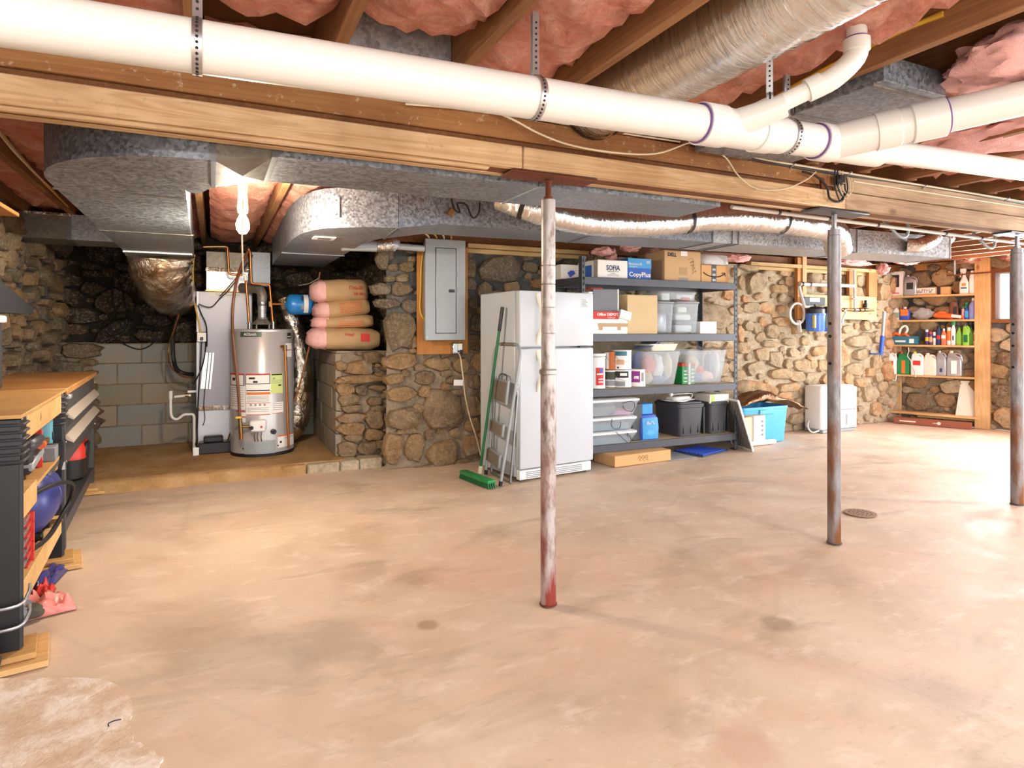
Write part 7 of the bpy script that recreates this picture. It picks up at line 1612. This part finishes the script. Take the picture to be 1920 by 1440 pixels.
t = thing('shop_vacuum', 'black and red shop vacuum on the lower tray of the tool cabinet', 'vacuum', bw(1.16+1.24, .19, .186), BA)
obj('drum', rloft(B(), [(0, .34, .30, .06), (.015, .38, .34, .08), (.14, .39, .35, .08)], 6), M_black, t); obj('red_band', rloft(B(), [(.14, .395, .355, .08), (.21, .395, .355, .08), (.24, .37, .33, .08)], 6), M_red, t); obj('motor_head', rloft(B(), [(.235, .33, .28, .07), (.285, .29, .24, .06)], 6), M_blackm, t)
obj('handle', B().box(-.22, .12, -.10, .06, .287, .325, .012), M_orange, t); obj('filter_bristle', B().box(-.20, .10, -.09, .05, .325, .34, .004), M_graybox, t); obj('front_window', B().box(-.12, .02, -.19, -.165, .15, .24, .01), M_black, t); obj('hose_port', B().tube([(.14, -.08, .06), (.30, -.12, .055), (.33, -.125, .055)], [.033, .03, .035], 14), M_black, t)
# litter under the bench
def bagm(name, label, c, sx_, sy_, hz, m, seed, cat='bag', rz=0):
    b = B(); P = []
    for i in range(16):
        P.append([Vector((-sx_/2+sx_*i/15, -sy_/2+sy_*j/11, .004+hz*max(0, .55+.9*noise.noise(Vector((i*.35, j*.35, seed))))*math.sin(PI*i/15)**.4*math.sin(PI*j/11)**.4)) for j in range(12)])
    o = obj(name, b.grid(P), m, None, 75, c, (0, 0, rz)); o.modifiers.new('thickness', 'SOLIDIFY').thickness = .003
    return tag(o, label, cat)
c_ = pz(88, 1143, 0); bagm('plastic_bag', 'crumpled red and white plastic bag on the floor under the bench', c_, .19, .17, .09, plain('red_white_film', 'e08a80', .35, 0, .25, 12), 3, rz=.3)
c_ = pz(90, 1090, 0); bagm('plastic_bag', 'slim dark blue bag with red end under the bench rail', c_, .09, .34, .06, plain('navy_film', '3a3a78', .3, 0, .4, 16), 8, rz=-.1); 
c_ = pz(83, 1112, 0); bagm('plastic_scrap', 'orange-red scrap beside the dark blue bag', c_, .08, .07, .06, M_red, 12, 'scrap')
c_ = pz(122, 1056, 0); bagm('foil_scrap', 'silver grey scrap of film beside the middle bench leg', c_, .13, .07, .03, plain('silver_film', '9c98a8', .3, .3), 14, 'scrap', .2)
t = thing('dust_hose', 'grey ribbed hose end on the floor behind the near bench leg', 'hose', pz(50, 1165, 0), BA)
for i in range(7): obj('hose_ring', B().lathe([(.026, -.008), (.034, 0), (.026, .008)], 14, axis='x', o=(-.05+.02*i, .02, .034)), M_graybox, t)
c_ = pz(56, 1148, .03); lp_ = lump(None, 'stone_chunk', c_, (.05, .045, .03), plain('olive_stone', '4e4c40', .9), 6); tag(lp_, 'dark stone chunk under the bench rail by the grey hose', 'stone')
# things on the left wall above the cabinet
hood = B(); xa = -1.30
hood.loft([[(-.967, 3.2, 1.256), (-.967, 3.2, 1.56), (xa, 3.2, 1.66), (xa, 3.2, 1.256)], [(-.967, 4.6, 1.275), (-.967, 4.6, 1.312), (xa, 4.6, 1.40), (xa, 4.6, 1.275)]])
tag(obj('tool_hood', hood, M_blackm, None, 20), 'black sloped sheet metal hood above the tool cabinet', 'hood')
t = thing('shelf_post', 'grey steel post with a white cap standing on the cabinet top under the hood', 'post', (0, 0, 0)); obj('post', B().box(-1.05, -.985, 3.9, 4.06, .881, 1.215, .004), M_dgray, t); obj('white_cap', B().box(-1.06, -.97, 3.85, 4.08, 1.216, 1.254, .006), M_whitep, t)
tag(obj('hanging_board', B().box(-1.30, -.90, 3.0, 4.0, 1.76, 1.78, .003).box(-1.30, -1.26, 3.0, 4.0, 1.78, 2.05), M_pine_dk, None), 'orange pine board fixed under the joists over the workbench', 'board')
# ================================================================== CABLES, HOOKS, DRAIN
YC = 2.312
def be_(u, v, y=YC):
    p = py(u, v, y)
    if u > 1350: p.z = min(p.z, 2.036-(v % 3)*.004)
    return p
cable('cable_bundle', [be_(1290, 268), be_(1380, 288), be_(1500, 311), be_(1600, 317), be_(1700, 330), be_(1800, 345), be_(1920, 368), be_(2050, 392)], .010, M_wireb, 'thick black cable bundle stapled along the top of the beam')
cable('cable', [be_(1300, 264), *[be_(u, v, 2.300)+Vector((0, 0, .006)) for u, v in ((1420, 292), (1500, 305), (1620, 314), (1750, 332), (1830, 350), (1920, 362), (2050, 382))]], .006, M_wirew, 'pale cable running just above the black bundle on the beam')
cable('cable', [*[be_(u, v, 2.308)+Vector((0, 0, -.035)) for u, v in ((1600, 322), (1700, 340), (1800, 358), (1920, 373), (2050, 392))]], .004, M_wirew, 'thin pale wire running below the black bundle on the beam')
cable('cable', [be_(760, 195, 2.29), be_(860, 203, 2.29), be_(930, 212, 2.28), be_(965, 226, 2.27), be_(1010, 250, 2.27), be_(1070, 272, 2.27), be_(1150, 286, 2.27), be_(1230, 288, 2.27), be_(1290, 268, 2.28), be_(1320, 262, 2.29)], .0045, M_wirew, 'pale wire sagging across the beam above the spotted post')
cable('cable', [be_(990, 220), be_(1080, 236), be_(1180, 252), be_(1290, 268)], .004, M_wirew, 'straight pale wire tucked under the white drain pipe')
cable('cable', [be_(1320, 270, 2.28), be_(1360, 295, 2.27), be_(1385, 330, 2.27), be_(1420, 354, 2.27), be_(1470, 354, 2.27), be_(1510, 338, 2.27), be_(1530, 322, 2.28)], .0035, M_wirew, 'thin pale wire looping down the beam left of the knot', 'cable')
LEGX = be_(1576, 338, 2.285)
kn = thing('wire_knot', 'black wire connector with tangled loops hanging on the beam', 'wire', LEGX)
obj('connector', B().box(-.035, .02, -.02, .02, -.025, .025, .008), M_black, kn)
for i, (w_, d_, m) in enumerate(((.05, .10, M_wireb), (.035, .07, M_wireb), (.06, .08, M_wirew), (.045, .06, M_wirew))): obj('wire_loop', B().tube(sm([(-.05+.02*i, -.005, .05), (-.05+.02*i-w_*.2, -.012, -.04), (-.02+.02*i, -.015, -d_-.02), (.02+.02*i, -.012, -d_*.7), (.02+.02*i, -.005, .02)], 5), .004 if m is M_wireb else .0025, 6), m, kn)
cable('cable', [be_(1505, 322, 2.285), be_(1530, 330, 2.28), be_(1550, 350, 2.275), be_(1556, 372, 2.27), be_(1575, 378, 2.27), be_(1585, 360, 2.275)], .006, M_wireb, 'black wire drooping below the knot on the beam')
tag(obj('rust_strip', B().box(be_(1541, 320).x-.012, be_(1541, 320).x+.012, 2.305, 2.317, 1.90, 1.99), M_rust, None, 0), 'rusty steel strip nailed to the beam beside the wire knot', 'strip')
for i, (u, v) in enumerate(((1368, 281), (1486, 305), (1592, 313), (1733, 332), (1888, 358))):
    p = be_(u, v, 2.303); o = tag(obj('cable_staple', B().tube(sm([p+Vector((-.008, .01, -.012)), p+Vector((-.006, -.012, 0)), p+Vector((.006, -.012, .01)), p+Vector((.008, .01, .014))], 3), .0035, 6), M_silver, None), ('cable staple nearest the first wye fitting', 'cable staple between the two wye fittings', 'cable staple beside the wire knot', 'cable staple under the reduced white pipe', 'cable staple nearest the window post')[i], 'staple', 'staples on the beam')
# conduit behind the beam with grey hooks
t = thing('conduit', 'long thin white conduit clipped behind the beam under the joists', 'pipe', (0, 0, 0)); YH = 2.62
P = [py(1372, 388, YH), py(1905, 455, YH)]; P.append(P[1]+(P[1]-P[0])*.5)
obj('pipe', B().tube(P, .0115, 12), M_pvc, t)
for u in (1440, 1520, 1605, 1740, 1820): 
    q_ = P[0].lerp(P[1], (u-1372)/533); obj('clip', B().tube([q_-Vector((.008, 0, 0)), q_+Vector((.008, 0, 0))], .016, 10), M_dgray, t)
for i, (u, v) in enumerate(((1690, 428), (1855, 450))):
    p = py(u, v, YH+.02)
    tag(obj('utility_hook', B().tube(sm([p+Vector((-.10, .06, .06)), p+Vector((-.08, .02, .0)), p+Vector((-.02, .0, -.055)), p+Vector((.05, .0, -.05)), p+Vector((.075, .0, .01)), p+Vector((.05, .0, .065))], 4), .010, 8), M_gray, None), ('grey utility hook hanging from the conduit before the foil elbow', 'grey utility hook hanging from the conduit near the window post')[i], 'hook', 'utility hooks')
# yellow cables on the joists
xj3 = jx(5)-.046
cable('yellow_cable', [px(1768, 26, xj3), px(1680, 62, xj3), px(1560, 122, xj3), px(1440, 190, xj3), px(1390, 214, xj3)], .009, M_romex, 'yellow cable stapled along the joist behind the white elbow')
xj4 = -.925
for i in range(3): cable('cable', [px(-60+i*4, 160+i*8, xj4), px(0+i*4, 246+i*8, xj4), px(50+i*3, 305+i*5, xj4+.01*i), px(85+i*4, 345+i*3, xj4), px(128, 388, xj4)], .006, M_romex if i == 0 else M_wirew, ('yellow cable running along the aged joist over the workbench', 'pale cable beside the yellow one over the workbench', 'second pale cable over the workbench')[i])
# black wires hanging on the dark stones in the alcove
q6 = lambda u, v, y=7.02: py(u, v, y)
for i, P in enumerate((((207, 480), (212, 520), (210, 560), (222, 600), (235, 620)), ((235, 560), (212, 590), (205, 615), (225, 640), (262, 655), (290, 640), (293, 615), (275, 610)), ((215, 600), (232, 595), (232, 612), (214, 622), (208, 608), (222, 596)), ((165, 655), (180, 643), (192, 655)), ((210, 480), (232, 560), (240, 610), (210, 630), (196, 618)))):
    cable('black_wire', [q6(u, v, 6.9+.02*i) for u, v in P], .006, M_wireb, ('black wire dropping down the dark stones behind the foil boot', 'wide black wire loop on the dark stones above the blocks', 'small coiled black wire against the dark stones', 'short black wire end lying on the block ledge', 'black wire running from the duct to the coil on the dark stones')[i])
cable('refrigerant_line', [q6(336, 590, 6.5), q6(326, 620, 6.55), q6(324, 660, 6.6), q6(330, 690, 6.6), q6(345, 700, 6.6), q6(362, 702, 6.55)], .020, M_rubber, 'thick black insulated line bending into the furnace side', 'pipe')
cable('copper_line', [q6(344, 560, 6.4), q6(335, 590, 6.42), q6(326, 620, 6.45), q6(316, 650, 6.5), q6(320, 685, 6.5), q6(340, 705, 6.5), q6(362, 708, 6.5)], .006, M_copper, 'thin copper line curving beside the thick black line', 'pipe')
cable('black_wire', [py(u, v, 3.70) for u, v in ((846, 372), (852, 392), (862, 398), (858, 382), (874, 384), (886, 408), (898, 400), (900, 380))], .006, M_wireb, 'short black wire looping on the big duct above the breaker panel')
tag(obj('wire_clip', B().cbox(py(846, 398, 3.71), (.04, .02, .05), Matrix.Rotation(.5, 3, 'Y'), .004), M_brass, None), 'small brass wire clip on the big duct above the breaker panel', 'clip')
# floor drain
p = pz(1613, 963, 0)
t = thing('floor_drain', 'round rusty perforated floor drain in the concrete floor', 'drain', p)
obj('rim', B().lathe([(.080, .0), (.095, .002), (.095, .006), (.078, .006)], 32), plain('drain_rim', '9c7c60', .6, .3), t); g_ = obj('grate', B().lathe([(.001, .003), (.078, .003), (.078, .005), (.001, .005)], 32), plain('drain_grate', 'b8977a', .6, .3), t)
hb = B()
for i in range(3):
    for k in range((6, 12, 16)[i]):
        a = 2*PI*k/(6, 12, 16)[i]; r = (.02, .042, .064)[i]; hb.lathe([(.006, .005), (.006, .0062)], 8, o=(r*math.cos(a), r*math.sin(a), 0))
stuff(obj('grate_holes', hb, M_hole, g_, 0))
c_ = pz(640/3, 1100+780/3, .006); tag(obj('bent_nail', B().tube(sm([c_+Vector((-.012, -.005, .003)), c_+Vector((-.015, .012, .003)), c_+Vector((.0, .02, .003)), c_+Vector((.016, .018, .003))], 3), .0018, 5), M_ink, None), 'small bent nail lying on the rough floor patch', 'nail')
